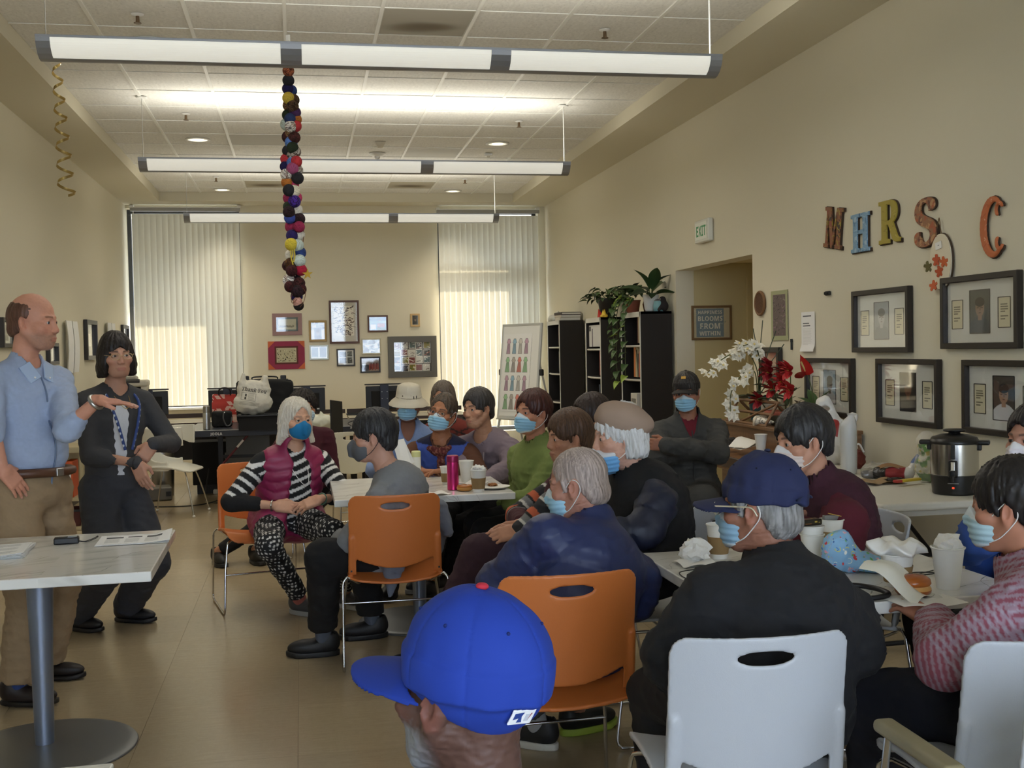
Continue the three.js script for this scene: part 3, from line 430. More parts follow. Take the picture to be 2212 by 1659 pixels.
{ // first table: a stack of papers, a pocket recorder with a strap, a folded handout
  const s0 = at(60, 1165, 4.62), stack = thing('paper_stack', 'loose stack of printed papers at the edge of the table by the man', 'papers', v3(-1.16, top, -4.57), 0.06);
  const pm = printed((c) => { for (let k = 0; k < 3; k++) lines(c, 24, 30 + k * 96, 200, 8); });
  for (let i = 0; i < 9; i++) part(stack, 'sheet', sheetGeo(0.216, 0.279, (u, v) => 0.005 * smooth(0.6, 1, u) * (i / 9) * (0.5 + v), 0.001), pm, 0.003 * Math.sin(i * 2.2), i * 0.0017, 0.004 * Math.cos(i * 3.1), 0, 0.05 * Math.sin(i * 1.7), 0);
  const r = thing('voice_recorder', 'small black pocket recorder with a wrist strap on the marbled table', 'recorder', v3(-0.945, top, -4.74), 0.12);
  part(r, 'case', box(0.095, 0.026, 0.05, 0.006), black, 0, 0.013, 0); part(r, 'screen', box(0.034, 0.002, 0.03), mat(C(150, 160, 165), 0.3), 0.022, 0.0265, 0); part(r, 'strap', tube([[0.047, 0.01, 0.01], [0.07, 0.006, 0.008], [0.1, 0.012, -0.01], [0.118, 0.02, -0.018], [0.112, 0.014, -0.004], [0.08, 0.005, 0.014], [0.047, 0.006, 0.014]], 0.0016, 40), black);
  const h = thing('folded_handout', 'folded white handout with dark headlines at the far corner of the table', 'papers', v3(-0.68, top, -4.73), 0.05);
  const hm = printed((c) => { lines(c, 20, 20, 200, 3); c.fillRect(24, 70, 60, 50); c.fillRect(100, 70, 50, 34); c.fillRect(168, 66, 54, 62); for (let k = 0; k < 3; k++) lines(c, 24 + 70 * k, 140, 54, 16); });
  part(h, 'sheet', sheetGeo(0.28, 0.2, (u, v) => 0.004 + 0.018 * smooth(0.75, 1, u) * (1 - v * 0.6) + 0.004 * (1 - v), 0.0012), hm); part(h, 'sheet', sheetGeo(0.28, 0.2, (u, v) => 0.002 + 0.008 * smooth(0.8, 1, u) * (1 - v), 0.0012), hm, -0.004, 0, 0.006);
}
{ // second table: pink bottle, can, cups, doughnut, napkins
  const onT = (px, py) => atY(px, py, top), b = thing('steel_bottle', 'metallic pink insulated bottle on the cafe table', 'bottle', onT(979, 1058));
  part(b, 'bottle_body', lathe([[0.001, 0], [0.027, 0], [0.031, 0.004], [0.0315, 0.125], [0.031, 0.148]], 36), mat(C(206, 52, 118), 0.25, { metalness: 0.7 })); part(b, 'cap', lathe([[0.031, 0.149], [0.032, 0.15], [0.032, 0.178], [0.029, 0.184], [0.001, 0.185]], 36), mat(C(150, 30, 80), 0.35, { metalness: 0.4 }));
  const k = thing('spray_can', 'white canister with a pale yellow lid on the cafe table', 'canister', onT(900, 1035)); part(k, 'can', lathe([[0.001, 0], [0.026, 0], [0.027, 0.004], [0.027, 0.13]], 32), mat(0xffffff, 0.4, { map: canvasTexture(256, 256, (c) => { c.fillStyle = '#e8e6dc'; c.fillRect(0, 0, 256, 256); c.fillStyle = '#4a66a8'; for (let i = 0; i < 4; i++) { c.fillRect(10 + 64 * i, 120, 30, 14); c.fillRect(14 + 64 * i, 70, 16, 5); } c.fillStyle = '#8a929a'; for (let i = 0; i < 4; i++) c.fillRect(8 + 64 * i, 160, 44, 5); }) })); part(k, 'lid', lathe([[0.027, 0.13], [0.0275, 0.132], [0.0275, 0.158], [0.024, 0.164], [0.001, 0.165]], 32), mat(C(214, 214, 150), 0.45));
  cup('tall plain white paper cup just behind the pink bottle', onT(1008, 1043), 0.125, 0.042);
  const c2 = cup('white paper cup with a brown sleeve and a napkin in it beside the pink bottle', onT(1034, 1062), 0.115, 0.042, true); part(c2, 'napkin', crumple(0.07, 0.045, 0.07, 3, 0.5), napkinMat, 0, 0.098, 0);
  cup('paper cup mostly hidden behind the pink bottle', onT(966, 1046), 0.1, 0.038, true);
  const d = thing('doughnut', 'glazed doughnut under a napkin beside the pink bottle', 'doughnut', onT(1004, 1060)), dough = new THREE.TorusGeometry(0.026, 0.0175, 14, 32); part(d, 'dough', T(dough, 0, 0, 0, PI / 2).scale(1, 0.85, 1), mat(C(196, 138, 66), 0.5), 0, 0.0152, 0); part(d, 'glaze', T(new THREE.TorusGeometry(0.026, 0.0172, 12, 32), 0, 0, 0, PI / 2).scale(0.99, 0.6, 0.99), mat(C(176, 104, 42), 0.25), 0, 0.0225, 0);
  const n = thing('paper_napkin', 'white napkin lying over the doughnut by the pink bottle', 'napkin', onT(1012, 1056)); part(n, 'sheet', sheetGeo(0.1, 0.1, (u, v) => 0.03 + 0.03 * u * v + 0.006 * Math.sin(7 * u + 3 * v), 0.001), napkinMat, 0, 0, 0, 0, 0.6, 0);
  const n2 = thing('paper_napkin', 'white napkin flat on the near edge of the cafe table behind the orange chair', 'napkin', onT(940, 1068)); part(n2, 'sheet', sheetGeo(0.13, 0.12, (u, v) => 0.002 + 0.008 * Math.abs(Math.sin(5 * u + 2 * v)), 0.001), napkinMat, 0, 0, 0, 0, 0.3, 0);
  const pl = thing('paper_plate', 'white paper plate with crumbs at the corner of the cafe table', 'plate', onT(1067, 1055)); part(pl, 'plate', lathe([[0.001, 0.002], [0.06, 0.002], [0.085, 0.011], [0.086, 0.013], [0.06, 0.0045], [0.001, 0.0045]], 40), paperCup);
  const cr = thing('food_scrap', 'leftover pastry scrap with a crumpled napkin on the paper plate', 'food', onT(1064, 1052).setY(top + 0.005)); part(cr, 'crust', crumple(0.05, 0.02, 0.035, 8, 0.4), mat(C(150, 96, 46), 0.6)); part(cr, 'napkin', crumple(0.04, 0.03, 0.03, 12, 0.5), napkinMat, -0.035, 0, -0.02);
  const sq = cup('paper cup holding tall folded napkins behind the shoulder of the grey sweater', V(at(866, 1000, 6.4).x, top, 6.4), 0.115, 0.042); part(sq, 'napkin', T(sheetGeo(0.075, 0.15, (u, v) => 0.012 * Math.abs(u - 0.4) + 0.01 * v, 0.002), 0, 0.165, 0.005, 1.3, 0.2, -0.35), napkinMat); part(sq, 'napkin', T(sheetGeo(0.07, 0.13, (u, v) => 0.01 * u, 0.002), 0.02, 0.15, -0.012, 1.4, 0.4, -0.1), napkinMat);
}
{ // third table
  const on = (px, py) => atY(px, py, top);
  const n1 = thing('paper_napkin', 'crumpled white napkins at the table corner beside the blue puffer jacket', 'napkin', on(1502, 1212)); part(n1, 'wad', crumple(0.105, 0.085, 0.09, 21, 0.45), napkinMat); part(n1, 'sheet', sheetGeo(0.13, 0.12, (u, v) => 0.002 + 0.01 * Math.abs(Math.sin(4 * u + 3 * v)), 0.001), napkinMat, -0.02, 0, 0.06);
  cup('paper cup with a tan sleeve hidden in front of the navy-capped man', on(1553, 1205), 0.12, 0.042, true);
  const c1 = cup('paper cup with a brown sleeve holding a clear packet and stirrer, by the maroon sleeve', on(1797, 1192), 0.118, 0.043, true);
  part(c1, 'packet', box(0.062, 0.02, 0.02, 0.003), phys(C(200, 200, 195), 0.15, { transmission: 0.7, thickness: 0 }), 0, 0.122, 0); part(c1, 'stirrer', T(box(0.05, 0.002, 0.007), 0.006, 0.134, 0.012, 0, 0, -0.25), mat(C(206, 168, 70), 0.5));
  const c3 = cup('pair of stacked white paper cups with a dark packet on top, behind the black jacket', on(1755, 1216), 0.1, 0.04); part(c3, 'cup_body', cupGeo(0.1, 0.04), paperCup, 0, 0.028, 0); part(c3, 'packet', box(0.085, 0.022, 0.04, 0.006), mat(0xffffff, 0.35, { map: canvasTexture(64, 32, (c) => { c.fillStyle = '#1c1710'; c.fillRect(0, 0, 64, 32); c.fillStyle = '#b8a040'; c.fillRect(40, 8, 8, 9); c.fillRect(52, 14, 5, 5); c.fillStyle = '#77502c'; c.fillRect(10, 18, 20, 6); }) }), -0.012, 0.14, 0, 0, 0.2, 0);
  const c4 = cup('wide paper cup stuffed with an opened white napkin like a flower', on(1938, 1265), 0.1, 0.05, true);
  part(c4, 'napkin', (() => { const g = lathe([[0.03, 0.085], [0.05, 0.105], [0.08, 0.112], [0.078, 0.125], [0.05, 0.138], [0.03, 0.13], [0.001, 0.118]], 60), p = g.attributes.position; for (let i = 0; i < p.count; i++) { const x = p.getX(i), z = p.getZ(i), a = Math.atan2(z, x), r = Math.hypot(x, z), k = 1 + 0.16 * Math.sin(a * 4 + 0.6) * smooth(0.03, 0.08, r); p.setXYZ(i, x * k, p.getY(i) + 0.012 * Math.sin(a * 5 + r * 40) * smooth(0.02, 0.07, r), z * k); } g.computeVertexNormals(); return g; })(), napkinMat);
  const c5 = cup('tall plain white paper cup with a napkin standing in it near the plaid jacket', on(2048, 1270), 0.125, 0.048); part(c5, 'napkin', crumple(0.082, 0.07, 0.08, 31, 0.4), napkinMat, 0, 0.1, 0);
  const floral = canvasTexture(256, 256, (c) => { c.fillStyle = '#8fbfe6'; c.fillRect(0, 0, 256, 256); const cl = ['#e9dc6a', '#d9474f', '#f4f4f0', '#3f78c4', '#e6a9c0', '#6fb56a', '#2a4f9a']; for (let i = 0; i < 130; i++) { c.fillStyle = c.strokeStyle = cl[i % 7]; const x = rr(0, 256), y = rr(0, 256); c.save(); c.translate(x, y); c.rotate(rr(0, 6)); if (i % 3) { c.beginPath(); c.ellipse(0, 0, rr(3, 10), rr(2, 6), 0, 0, 7); c.fill(); } else { c.lineWidth = 2.5; c.beginPath(); c.arc(0, 0, rr(4, 11), 0, rr(2, 4)); c.stroke(); } c.restore(); } }, [5, 5]);
  const pouch = thing('fabric_pouch', 'light blue fabric pouch with a bright printed pattern, slumped on the table', 'pouch', on(1835, 1232)), ps = new Solid(0.03);
  ps.add(ell(v3(-0.035, 0.06, 0), 0.058, 0.075, 0.05)).add(ell(v3(0.03, 0.03, 0.03), 0.06, 0.035, 0.045)).add(ell(v3(0.09, 0.018, 0.06), 0.045, 0.02, 0.04)).keep(half(v3(0, -1, 0), v3(0, 0, 0)));
  part(pouch, 'pouch_body', boxUV(netMesh(ps, v3(-0.13, -0.02, -0.08), v3(0.16, 0.15, 0.13), 0.005, (x, y, z) => 0.007 * noise(x * 26, y * 26, z * 26) + 0.004 * noise(x * 60, y * 50, z * 60)), 1), mat(0xffffff, 0.8, { map: floral }));
  const tray = thing('paper_tray', 'folded brown and white paper tray behind the blue pouch', 'tray', on(1888, 1222)); part(tray, 'tray', sheetGeo(0.2, 0.12, (u, v) => 0.004 + 0.022 * smooth(0.7, 1, v), 0.002), mat(C(204, 192, 170), 0.8)); part(tray, 'wrapper', sheetGeo(0.14, 0.1, (u, v) => 0.014 + 0.006 * Math.sin(6 * u), 0.001), napkinMat, 0.03, 0, 0.01);
  const strap = thing('bag_strap', 'black bag strap curving over the edge of the table beside the black jacket', 'strap', on(1880, 1290)); part(strap, 'strap', tube([[-0.03, 0.02, -0.1], [0.02, 0.018, -0.07], [0.045, 0.016, -0.02], [0.04, 0.014, 0.03], [0.0, 0.01, 0.045], [-0.04, 0.008, 0.04]], 0.009, 40).scale(1, 0.9, 1), black); part(strap, 'cord', tube([[-0.02, 0.004, -0.12], [0.03, 0.004, -0.1], [0.06, 0.004, -0.04], [0.05, 0.004, 0.02]], 0.002, 24), black);
  const cb = thing('earphone_cord', 'thin black cord lying loose on the table behind the white cups', 'cord', on(1990, 1240)); part(cb, 'cord', tube([[-0.08, 0.003, 0.02], [-0.02, 0.003, -0.015], [0.04, 0.003, 0], [0.02, 0.005, 0.03], [-0.03, 0.003, 0.02], [0.06, 0.003, -0.03]], 0.0018, 50), black);
  const dn = thing('doughnut', 'glazed doughnut sandwich half under a napkin in front of the tall cup', 'doughnut', on(1972, 1284)); part(dn, 'dough', lathe([[0.001, 0.002], [0.04, 0.002], [0.05, 0.012], [0.052, 0.02], [0.047, 0.03], [0.046, 0.034], [0.001, 0.034]], 36), mat(C(214, 162, 92), 0.5)); part(dn, 'glaze', lathe([[0.048, 0.03], [0.052, 0.036], [0.049, 0.048], [0.036, 0.057], [0.001, 0.06]], 36), mat(C(170, 92, 36), 0.22)); part(dn, 'crust', lathe([[0.001, 0], [0.042, 0], [0.051, 0.009], [0.0525, 0.016], [0.05, 0.018]], 36), mat(C(158, 84, 34), 0.3));
  const nn = thing('paper_napkin', 'large creased white napkin draped over the doughnut on the table', 'napkin', on(1936, 1288)); part(nn, 'sheet', sheetGeo(0.16, 0.17, (u, v) => 0.012 + 0.075 * smooth(0, 0.75, 1 - v) + 0.01 * Math.sin(5 * u), 0.001), mat(C(226, 222, 206), 0.9), 0, 0, 0, 0.1, 0.72, 0);
  const nf = thing('paper_napkin', 'flat white napkin under the doughnut on the table edge', 'napkin', on(2000, 1300)); part(nf, 'sheet', sheetGeo(0.2, 0.13, (u, v) => 0.001 + 0.004 * Math.sin(6 * u + v), 0.001), napkinMat, 0, 0, -0.01);
  const st = thing('charging_cable', 'thin black cable looping off the table corner by the navy-capped man', 'cable', on(1478, 1235)); part(st, 'cord', tube([[0.12, 0.003, 0], [0.04, 0.003, -0.01], [-0.02, 0.004, 0.02], [-0.035, 0.003, 0.07], [-0.036, 0.004, 0.12]], 0.002, 30), black);
}
const atX = (px, py, x) => { const p = at(px, py, 1), t = x / p.x; return new THREE.Vector3(x, 1.5 + (p.y - 1.5) * t, p.z * t); };
// ---------------------------------------------------------------- vertical blinds
{
  const vane = phys(C(238, 236, 226), 0.95, { transmission: 0.4, thickness: 0 });
  const vg = (h) => { const g = new THREE.BoxGeometry(0.089, h, 0.0012, 4, 1, 1), p = g.attributes.position; for (let i = 0; i < p.count; i++) p.setZ(i, p.getZ(i) + 0.006 * (1 - (p.getX(i) / 0.0445) ** 2)); g.computeVertexNormals(); return g; };
  for (const [x0, x1, y0, y1, n, l] of [[-2.2, -0.79, 0.78, 3.44, 18, 'white vertical blind of the window in the left corner behind the dark-haired woman'], [1.96, 3.41, 0.36, 3.42, 18, 'white vertical blind of the window beside the whiteboard easel']]) {
    const b = thing('vertical_blind', l, 'blind', V((x0 + x1) / 2, y1, FAR - 0.1), 0, 'vertical blinds of the far windows'), w = x1 - x0, g = vg(y1 - y0 - 0.05), s = (w - 0.09) / (n - 1);
    part(b, 'headrail', box(w + 0.04, 0.045, 0.05, 0.006), mat(C(160, 158, 150), 0.4, { metalness: 0.3 }), 0, 0.03, 0); part(b, 'valance', box(w + 0.04, 0.012, 0.07, 0.003), white, 0, 0.058, 0.005);
    for (let i = 0; i < n; i++) part(b, 'vane', g, vane, -w / 2 + 0.045 + i * s, -(y1 - y0) / 2 - 0.005, 0, 0, 0.2 + 0.05 * Math.sin(i * 2.7), 0);
    part(b, 'wall_bracket', merge([-1, 1].map((k) => T(box(0.05, 0.03, 0.1), k * (w / 2 + 0.0), 0.075, -0.04))), whiteMatt);
    if (x0 < 0) part(b, 'bead_chain', tube([[-w / 2 + 0.02, 0, 0.04], [-w / 2 + 0.03, -1.2, 0.04], [-w / 2 + 0.05, -2.2, 0.04], [-w / 2 + 0.03, -1.1, 0.05], [-w / 2 + 0.03, 0, 0.04]], 0.003, 40), white);
  }
}
// ---------------------------------------------------------------- pictures
const scribble = (c, w, h, n, cols, lw = 3) => { for (let i = 0; i < n; i++) { c.strokeStyle = cols[i % cols.length]; c.lineWidth = rr(lw * 0.5, lw * 1.6); const x = rr(0, w), y = rr(0, h); c.beginPath(); c.moveTo(x, y); c.bezierCurveTo(x + rr(-20, 20), y + rr(-16, 16), x + rr(-30, 30), y + rr(-16, 16), x + rr(-34, 34), y + rr(-12, 12)); c.stroke(); } };
const blocks = (c, w, h, n, cols) => { for (let i = 0; i < n; i++) { c.fillStyle = cols[i % cols.length]; c.fillRect(rr(-10, w), rr(-10, h), rr(w * 0.06, w * 0.3), rr(h * 0.06, h * 0.3)); } };
function portrait(c, x, y, w, h, bg, skin, coat) { c.fillStyle = bg; c.fillRect(x, y, w, h); c.save(); c.beginPath(); c.rect(x, y, w, h); c.clip(); c.fillStyle = coat; c.beginPath(); c.ellipse(x + w / 2, y + h * 1.02, w * 0.62, h * 0.4, 0, 0, 7); c.fill(); c.fillStyle = skin; c.fillRect(x + w * 0.4, y + h * 0.5, w * 0.2, h * 0.2); c.beginPath(); c.ellipse(x + w / 2, y + h * 0.42, w * 0.22, h * 0.2, 0, 0, 7); c.fill(); c.fillStyle = '#1d1a19'; c.beginPath(); c.ellipse(x + w / 2, y + h * 0.28, w * 0.24, h * 0.11, 0, 0, 7); c.fill(); c.fillStyle = 'rgba(30,18,14,0.75)'; for (const s of [-1, 1]) c.fillRect(x + w / 2 + s * w * 0.1 - w * 0.05, y + h * 0.4, w * 0.1, h * 0.02); c.fillRect(x + w * 0.45, y + h * 0.52, w * 0.1, h * 0.015); c.fillStyle = 'rgba(40,20,10,0.35)'; c.fillRect(x + w * 0.49, y + h * 0.4, w * 0.05, h * 0.08); c.restore(); }
// framed picture hanging on a wall: mitred frame, mat, print, glass
const frameGlass = phys(0xffffff, 0.03, { transmission: 1, thickness: 0 });
function picture(label, pos, turn, w, h, fw, fd, fmat, draw, o = {}) {
  const p = thing(o.name ?? 'framed_picture', label, o.cat ?? 'picture', pos, turn, o.group);
  if (fw) { const s = new THREE.Shape([[-w / 2, -h / 2], [w / 2, -h / 2], [w / 2, h / 2], [-w / 2, h / 2]].map((q) => new THREE.Vector2(...q))), k = new THREE.Path([[-w / 2 + fw, -h / 2 + fw], [-w / 2 + fw, h / 2 - fw], [w / 2 - fw, h / 2 - fw], [w / 2 - fw, -h / 2 + fw]].map((q) => new THREE.Vector2(...q))); s.holes.push(k);
    part(p, 'frame', new THREE.ExtrudeGeometry(s, { depth: fd, bevelEnabled: true, bevelSize: 0.003, bevelThickness: 0.003, bevelSegments: 1 }), fmat, 0, 0, 0.004); }
  const iw = w - 2 * fw + 0.002, ih = h - 2 * fw + 0.002, W = 256, H = Math.max(32, Math.round(256 * ih / iw));
  part(p, 'print', box(iw, ih, 0.004), mat(0xffffff, 0.75, { map: canvasTexture(W, H, (c) => draw(c, W, H)) }), 0, 0, 0.005);
  for (const [x, y, ww, hh] of o.mounts ?? []) part(p, 'mount_bevel', merge([[0, hh / 2, ww, 0.004], [0, -hh / 2, ww, 0.004], [ww / 2, 0, 0.004, hh], [-ww / 2, 0, 0.004, hh]].map(([a, b, u, v]) => T(box(u, v, 0.003), x + a, y + b, 0.008))), black);
  if (o.glass !== false && fw) part(p, 'glass', box(iw, ih, 0.002), frameGlass, 0, 0, 0.012);
  return p;
}
const wood = (c) => mat(c, 0.5), darkFrame = mat(C(34, 28, 24), 0.4), brownFrame = mat(C(84, 52, 36), 0.45), goldFrame = mat(C(150, 120, 66), 0.4, { metalness: 0.3 }), paleFrame = mat(C(200, 194, 170), 0.5), pewter = mat(C(92, 86, 74), 0.4, { metalness: 0.5 });
const FW = FAR - 0.003, far = (x, y) => V(x, y, FW);
picture('old group photograph in a bluish frame on a mottled pink board', far(-0.18, 1.89), 0, 0.4, 0.3, 0.05, 0.006, mat(C(150, 120, 120), 0.7), (c, w, h) => { c.fillStyle = '#5f7078'; c.fillRect(0, 0, w, h); c.fillStyle = '#b9b59c'; c.fillRect(24, 24, w - 48, h - 48); for (let i = 0; i < 26; i++) { c.fillStyle = ['#57523f', '#8b8468', '#3c3a31'][i % 3]; c.fillRect(34 + i * (w - 80) / 26, h * 0.58 + rr(-6, 6), 6, 22); } });
picture('sepia group picture on a magenta board with orange corners', far(-0.2, 1.46), 0, 0.5, 0.39, 0, 0, null, (c, w, h) => { c.fillStyle = '#8e2c4a'; c.fillRect(0, 0, w, h); c.fillStyle = '#c4643e'; for (const [x, y] of [[0, 0], [w, 0], [0, h], [w, h]]) { c.beginPath(); c.moveTo(x, y); c.lineTo(x + (x ? -50 : 50), y); c.lineTo(x, y + (y ? -50 : 50)); c.fill(); } c.fillStyle = '#5a2a26'; c.fillRect(46, 36, w - 92, h - 72); c.fillStyle = '#b5b092'; c.fillRect(58, 48, w - 116, h - 96); for (let i = 0; i < 70; i++) { c.fillStyle = ['#2c2620', '#6d6248', '#d0ccb0'][i % 3]; c.beginPath(); c.arc(rr(62, w - 62), rr(56, h - 56), rr(2, 4), 0, 7); c.fill(); } });
picture('grey portrait print with white side panels in a gilt wooden frame', far(0.24, 1.79), 0, 0.24, 0.29, 0.024, 0.014, goldFrame, (c, w, h) => { c.fillStyle = '#b4bcc4'; c.fillRect(0, 0, w, h); blocks(c, w, h * 0.5, 18, ['#8b98a6', '#d6dade', '#5d6770']); c.fillStyle = '#eceded'; c.fillRect(10, h * 0.45, 50, h * 0.48); c.fillRect(w - 60, h * 0.45, 46, h * 0.48); portrait(c, 64, h * 0.3, w - 128, h * 0.68, '#6e737a', '#8c8480', '#3b3f46'); });
picture('pair of green and dark small prints in a silver frame below the gilt one', far(0.25, 1.49), 0, 0.26, 0.2, 0.014, 0.012, mat(C(190, 194, 186), 0.35, { metalness: 0.4 }), (c, w, h) => { c.fillStyle = '#dfe2da'; c.fillRect(0, 0, w, h); c.fillStyle = '#3d5443'; c.fillRect(18, 20, 96, h - 44); c.fillStyle = '#1e2620'; c.fillRect(w - 118, 16, 100, h - 36); scribble(c, w, h, 30, ['rgba(170,200,160,0.5)', 'rgba(90,120,100,0.6)']); });
picture('tall brush-calligraphy print in a dark brown frame on the far wall', far(0.61, 1.91), 0, 0.41, 0.6, 0.022, 0.02, brownFrame, (c, w, h) => { c.fillStyle = '#c3bca8'; c.fillRect(0, 0, w, h); c.fillStyle = '#e6dfcc'; c.fillRect(36, 36, w - 72, h - 96); c.save(); c.translate(40, 40); scribble(c, w - 90, h - 110, 210, ['#4b3428', '#6d5140', '#2f231d', '#f2eddd'], 5); c.restore(); });
picture('square print of four small black and white photographs in a black frame', far(0.62, 1.41), 0, 0.25, 0.24, 0.014, 0.012, darkFrame, (c, w, h) => { c.fillStyle = '#d9d9d2'; c.fillRect(0, 0, w, h); for (const [x, y, a, b] of [[26, 30, 110, 90], [26, 128, 110, 84], [152, 26, 76, 80], [152, 120, 76, 96]]) { c.fillStyle = '#1f2320'; c.fillRect(x, y, a, b); c.save(); c.translate(x, y); c.beginPath(); c.rect(0, 0, a, b); c.clip(); scribble(c, a, b, 16, ['#9aa39a', '#5f6c66', '#d0d4cc']); c.restore(); } });
picture('small colour photograph of a red and white building under a blue sky', far(1.08, 1.88), 0, 0.28, 0.23, 0.017, 0.014, brownFrame, (c, w, h) => { c.fillStyle = '#4f86a8'; c.fillRect(0, 0, w, h); c.fillStyle = '#7da6bd'; c.fillRect(0, h * 0.3, w, h * 0.2); c.fillStyle = '#dfe0dc'; c.fillRect(20, h * 0.55, 80, h * 0.36); c.fillStyle = '#a23f34'; c.fillRect(120, h * 0.5, 110, h * 0.26); c.fillStyle = '#39593c'; c.fillRect(110, h * 0.78, 140, h * 0.2); scribble(c, w, h, 14, ['#e8e4da', '#b0503f']); });
picture('photograph of a crowded shop interior in a cream frame', far(0.98, 1.56), 0, 0.27, 0.22, 0.013, 0.012, paleFrame, (c, w, h) => { c.fillStyle = '#9aa092'; c.fillRect(0, 0, w, h); blocks(c, w, h, 50, ['#38413a', '#d5dad4', '#6f7a70', '#20241f', '#eef0ea']); scribble(c, w, h, 30, ['#20241f', '#f0f2ee']); });
picture('dark photograph of a car and a row of red figures in a black frame', far(0.96, 1.3), 0, 0.28, 0.22, 0.015, 0.012, darkFrame, (c, w, h) => { c.fillStyle = '#8d8272'; c.fillRect(0, 0, w, h); c.fillStyle = '#1c2028'; c.beginPath(); c.ellipse(60, h * 0.72, 90, 46, 0, 0, 7); c.fill(); c.fillStyle = '#c9cdd4'; c.fillRect(8, h * 0.45, 60, 14); for (let i = 0; i < 7; i++) { c.fillStyle = i % 2 ? '#6d1f1c' : '#8c3a2c'; c.fillRect(110 + i * 20, h * 0.42 + rr(-8, 8), 17, h * 0.45); c.fillStyle = '#2a1a14'; c.fillRect(113 + i * 20, h * 0.34, 10, 14); } });
picture('large collage of snapshots in a wide ornate pewter frame', far(1.56, 1.4), 0, 0.69, 0.58, 0.08, 0.035, pewter, (c, w, h) => { c.fillStyle = '#2c2823'; c.fillRect(0, 0, w, h); const cl = [['#7d3b37', '#e3d7cc'], ['#4b5f63', '#d9dcd6'], ['#8a7a2c', '#45662e'], ['#d4cfc4', '#6b5a50'], ['#2a2420', '#b3573f']]; for (let j = 0; j < 4; j++) for (let i = 0; i < 5; i++) { const k = cl[(i * 3 + j * 2) % 5], x = i * 51 + rr(-5, 3), y = j * h / 4 + rr(-4, 4); c.fillStyle = '#e9e4d8'; c.fillRect(x, y, 48, h / 4 - 3); c.fillStyle = k[0]; c.fillRect(x + 4, y + 4, 40, h / 4 - 11); c.save(); c.translate(x + 4, y + 4); c.beginPath(); c.rect(0, 0, 40, h / 4 - 11); c.clip(); scribble(c, 40, h / 4, 9, [k[1], '#f1ece2', k[0]], 4); c.restore(); } });
picture('tiny dark snapshot in a pale wooden frame, alone above the big collage', far(1.61, 1.92), 0, 0.13, 0.18, 0.02, 0.012, mat(C(196, 164, 112), 0.5), (c, w, h) => { c.fillStyle = '#d8d4c8'; c.fillRect(0, 0, w, h); c.fillStyle = '#26221f'; c.fillRect(24, 20, w - 48, h - 40); portrait(c, 60, 60, w - 110, h - 130, '#3b3531', '#a88b78', '#15120f'); });
// right wall: the six portraits in wide white mats, and the smaller pieces
const RT = -PI / 2, right = (px, py) => atX(px, py, XR - 0.002);
const six = [['faint grey portrait in a black frame, under the letter S', 6.37, 1.62, '#8f959a', '#aeb2b4', '#7e858a'], ['black framed portrait of a person in a dark shirt, under the orange letter C', 5.35, 1.64, '#4c5250', '#8a705e', '#3a4650'], ['man before a bright background, black framed portrait beside the poinsettia', 7.07, 1.19, '#8fa6b8', '#3b2722', '#b3b6ba'], ['very dark portrait in a black frame above the snack packet and salad bag', 6.07, 1.19, '#171412', '#5a3020', '#0e0d10'], ['black framed portrait of a dark-haired man in a collared shirt above the coffee urn', 5.15, 1.19, '#4a4238', '#a2836c', '#c9ccd0']];
for (const [l, d, y, bg, skin, coat] of six) picture(l, V(XR - 0.002, y, d), RT, 0.68, 0.385, 0.026, 0.03, darkFrame, (c, w, h) => { c.fillStyle = '#d5d6cf'; c.fillRect(0, 0, w, h); for (const x of [0.08, 0.74]) { c.fillStyle = '#d3cdb0'; c.fillRect(x * w, h * 0.3, w * 0.16, h * 0.46); c.fillStyle = '#55503e'; lines(c, x * w + 6, h * 0.4, w * 0.1, 4, 5); lines(c, x * w + 6, h * 0.58, w * 0.1, 2, 6); } portrait(c, w * 0.34, h * 0.16, w * 0.28, h * 0.68, bg, skin, coat); }, { group: 'framed portraits on the right wall', mounts: [[-0.216, -0.01, 0.102, 0.155], [0.198, -0.01, 0.102, 0.155], [-0.012, 0, 0.178, 0.228]] });
picture('small sunset landscape photograph in a dark frame behind the poinsettia', V(XR - 0.002, 1.335, 8.02), RT, 0.34, 0.25, 0.034, 0.03, darkFrame, (c, w, h) => { const g = c.createLinearGradient(0, 0, 0, h); g.addColorStop(0, '#c9a890'); g.addColorStop(0.55, '#b58d80'); g.addColorStop(0.58, '#3d2f30'); g.addColorStop(1, '#6b5250'); c.fillStyle = g; c.fillRect(0, 0, w, h); scribble(c, w, h * 0.4, 0, []); c.save(); c.translate(0, h * 0.6); scribble(c, w, h * 0.4, 26, ['#2b2022', '#9b7a74', '#52393c']); c.restore(); });
picture('narrow purple and green leaf artwork with a pale green border', V(XR - 0.002, 1.7, 7.885), RT, 0.29, 0.37, 0, 0, null, (c, w, h) => { c.fillStyle = '#a8ab84'; c.fillRect(0, 0, w, h); c.fillStyle = '#6d5f5c'; c.fillRect(30, 26, w - 60, h - 56); c.save(); c.beginPath(); c.rect(30, 26, w - 60, h - 56); c.clip(); scribble(c, w, h, 120, ['#8a6d7c', '#524a44', '#8f8676', '#433d3a'], 4); c.restore(); }, { cat: 'artwork', name: 'leaf_artwork' });
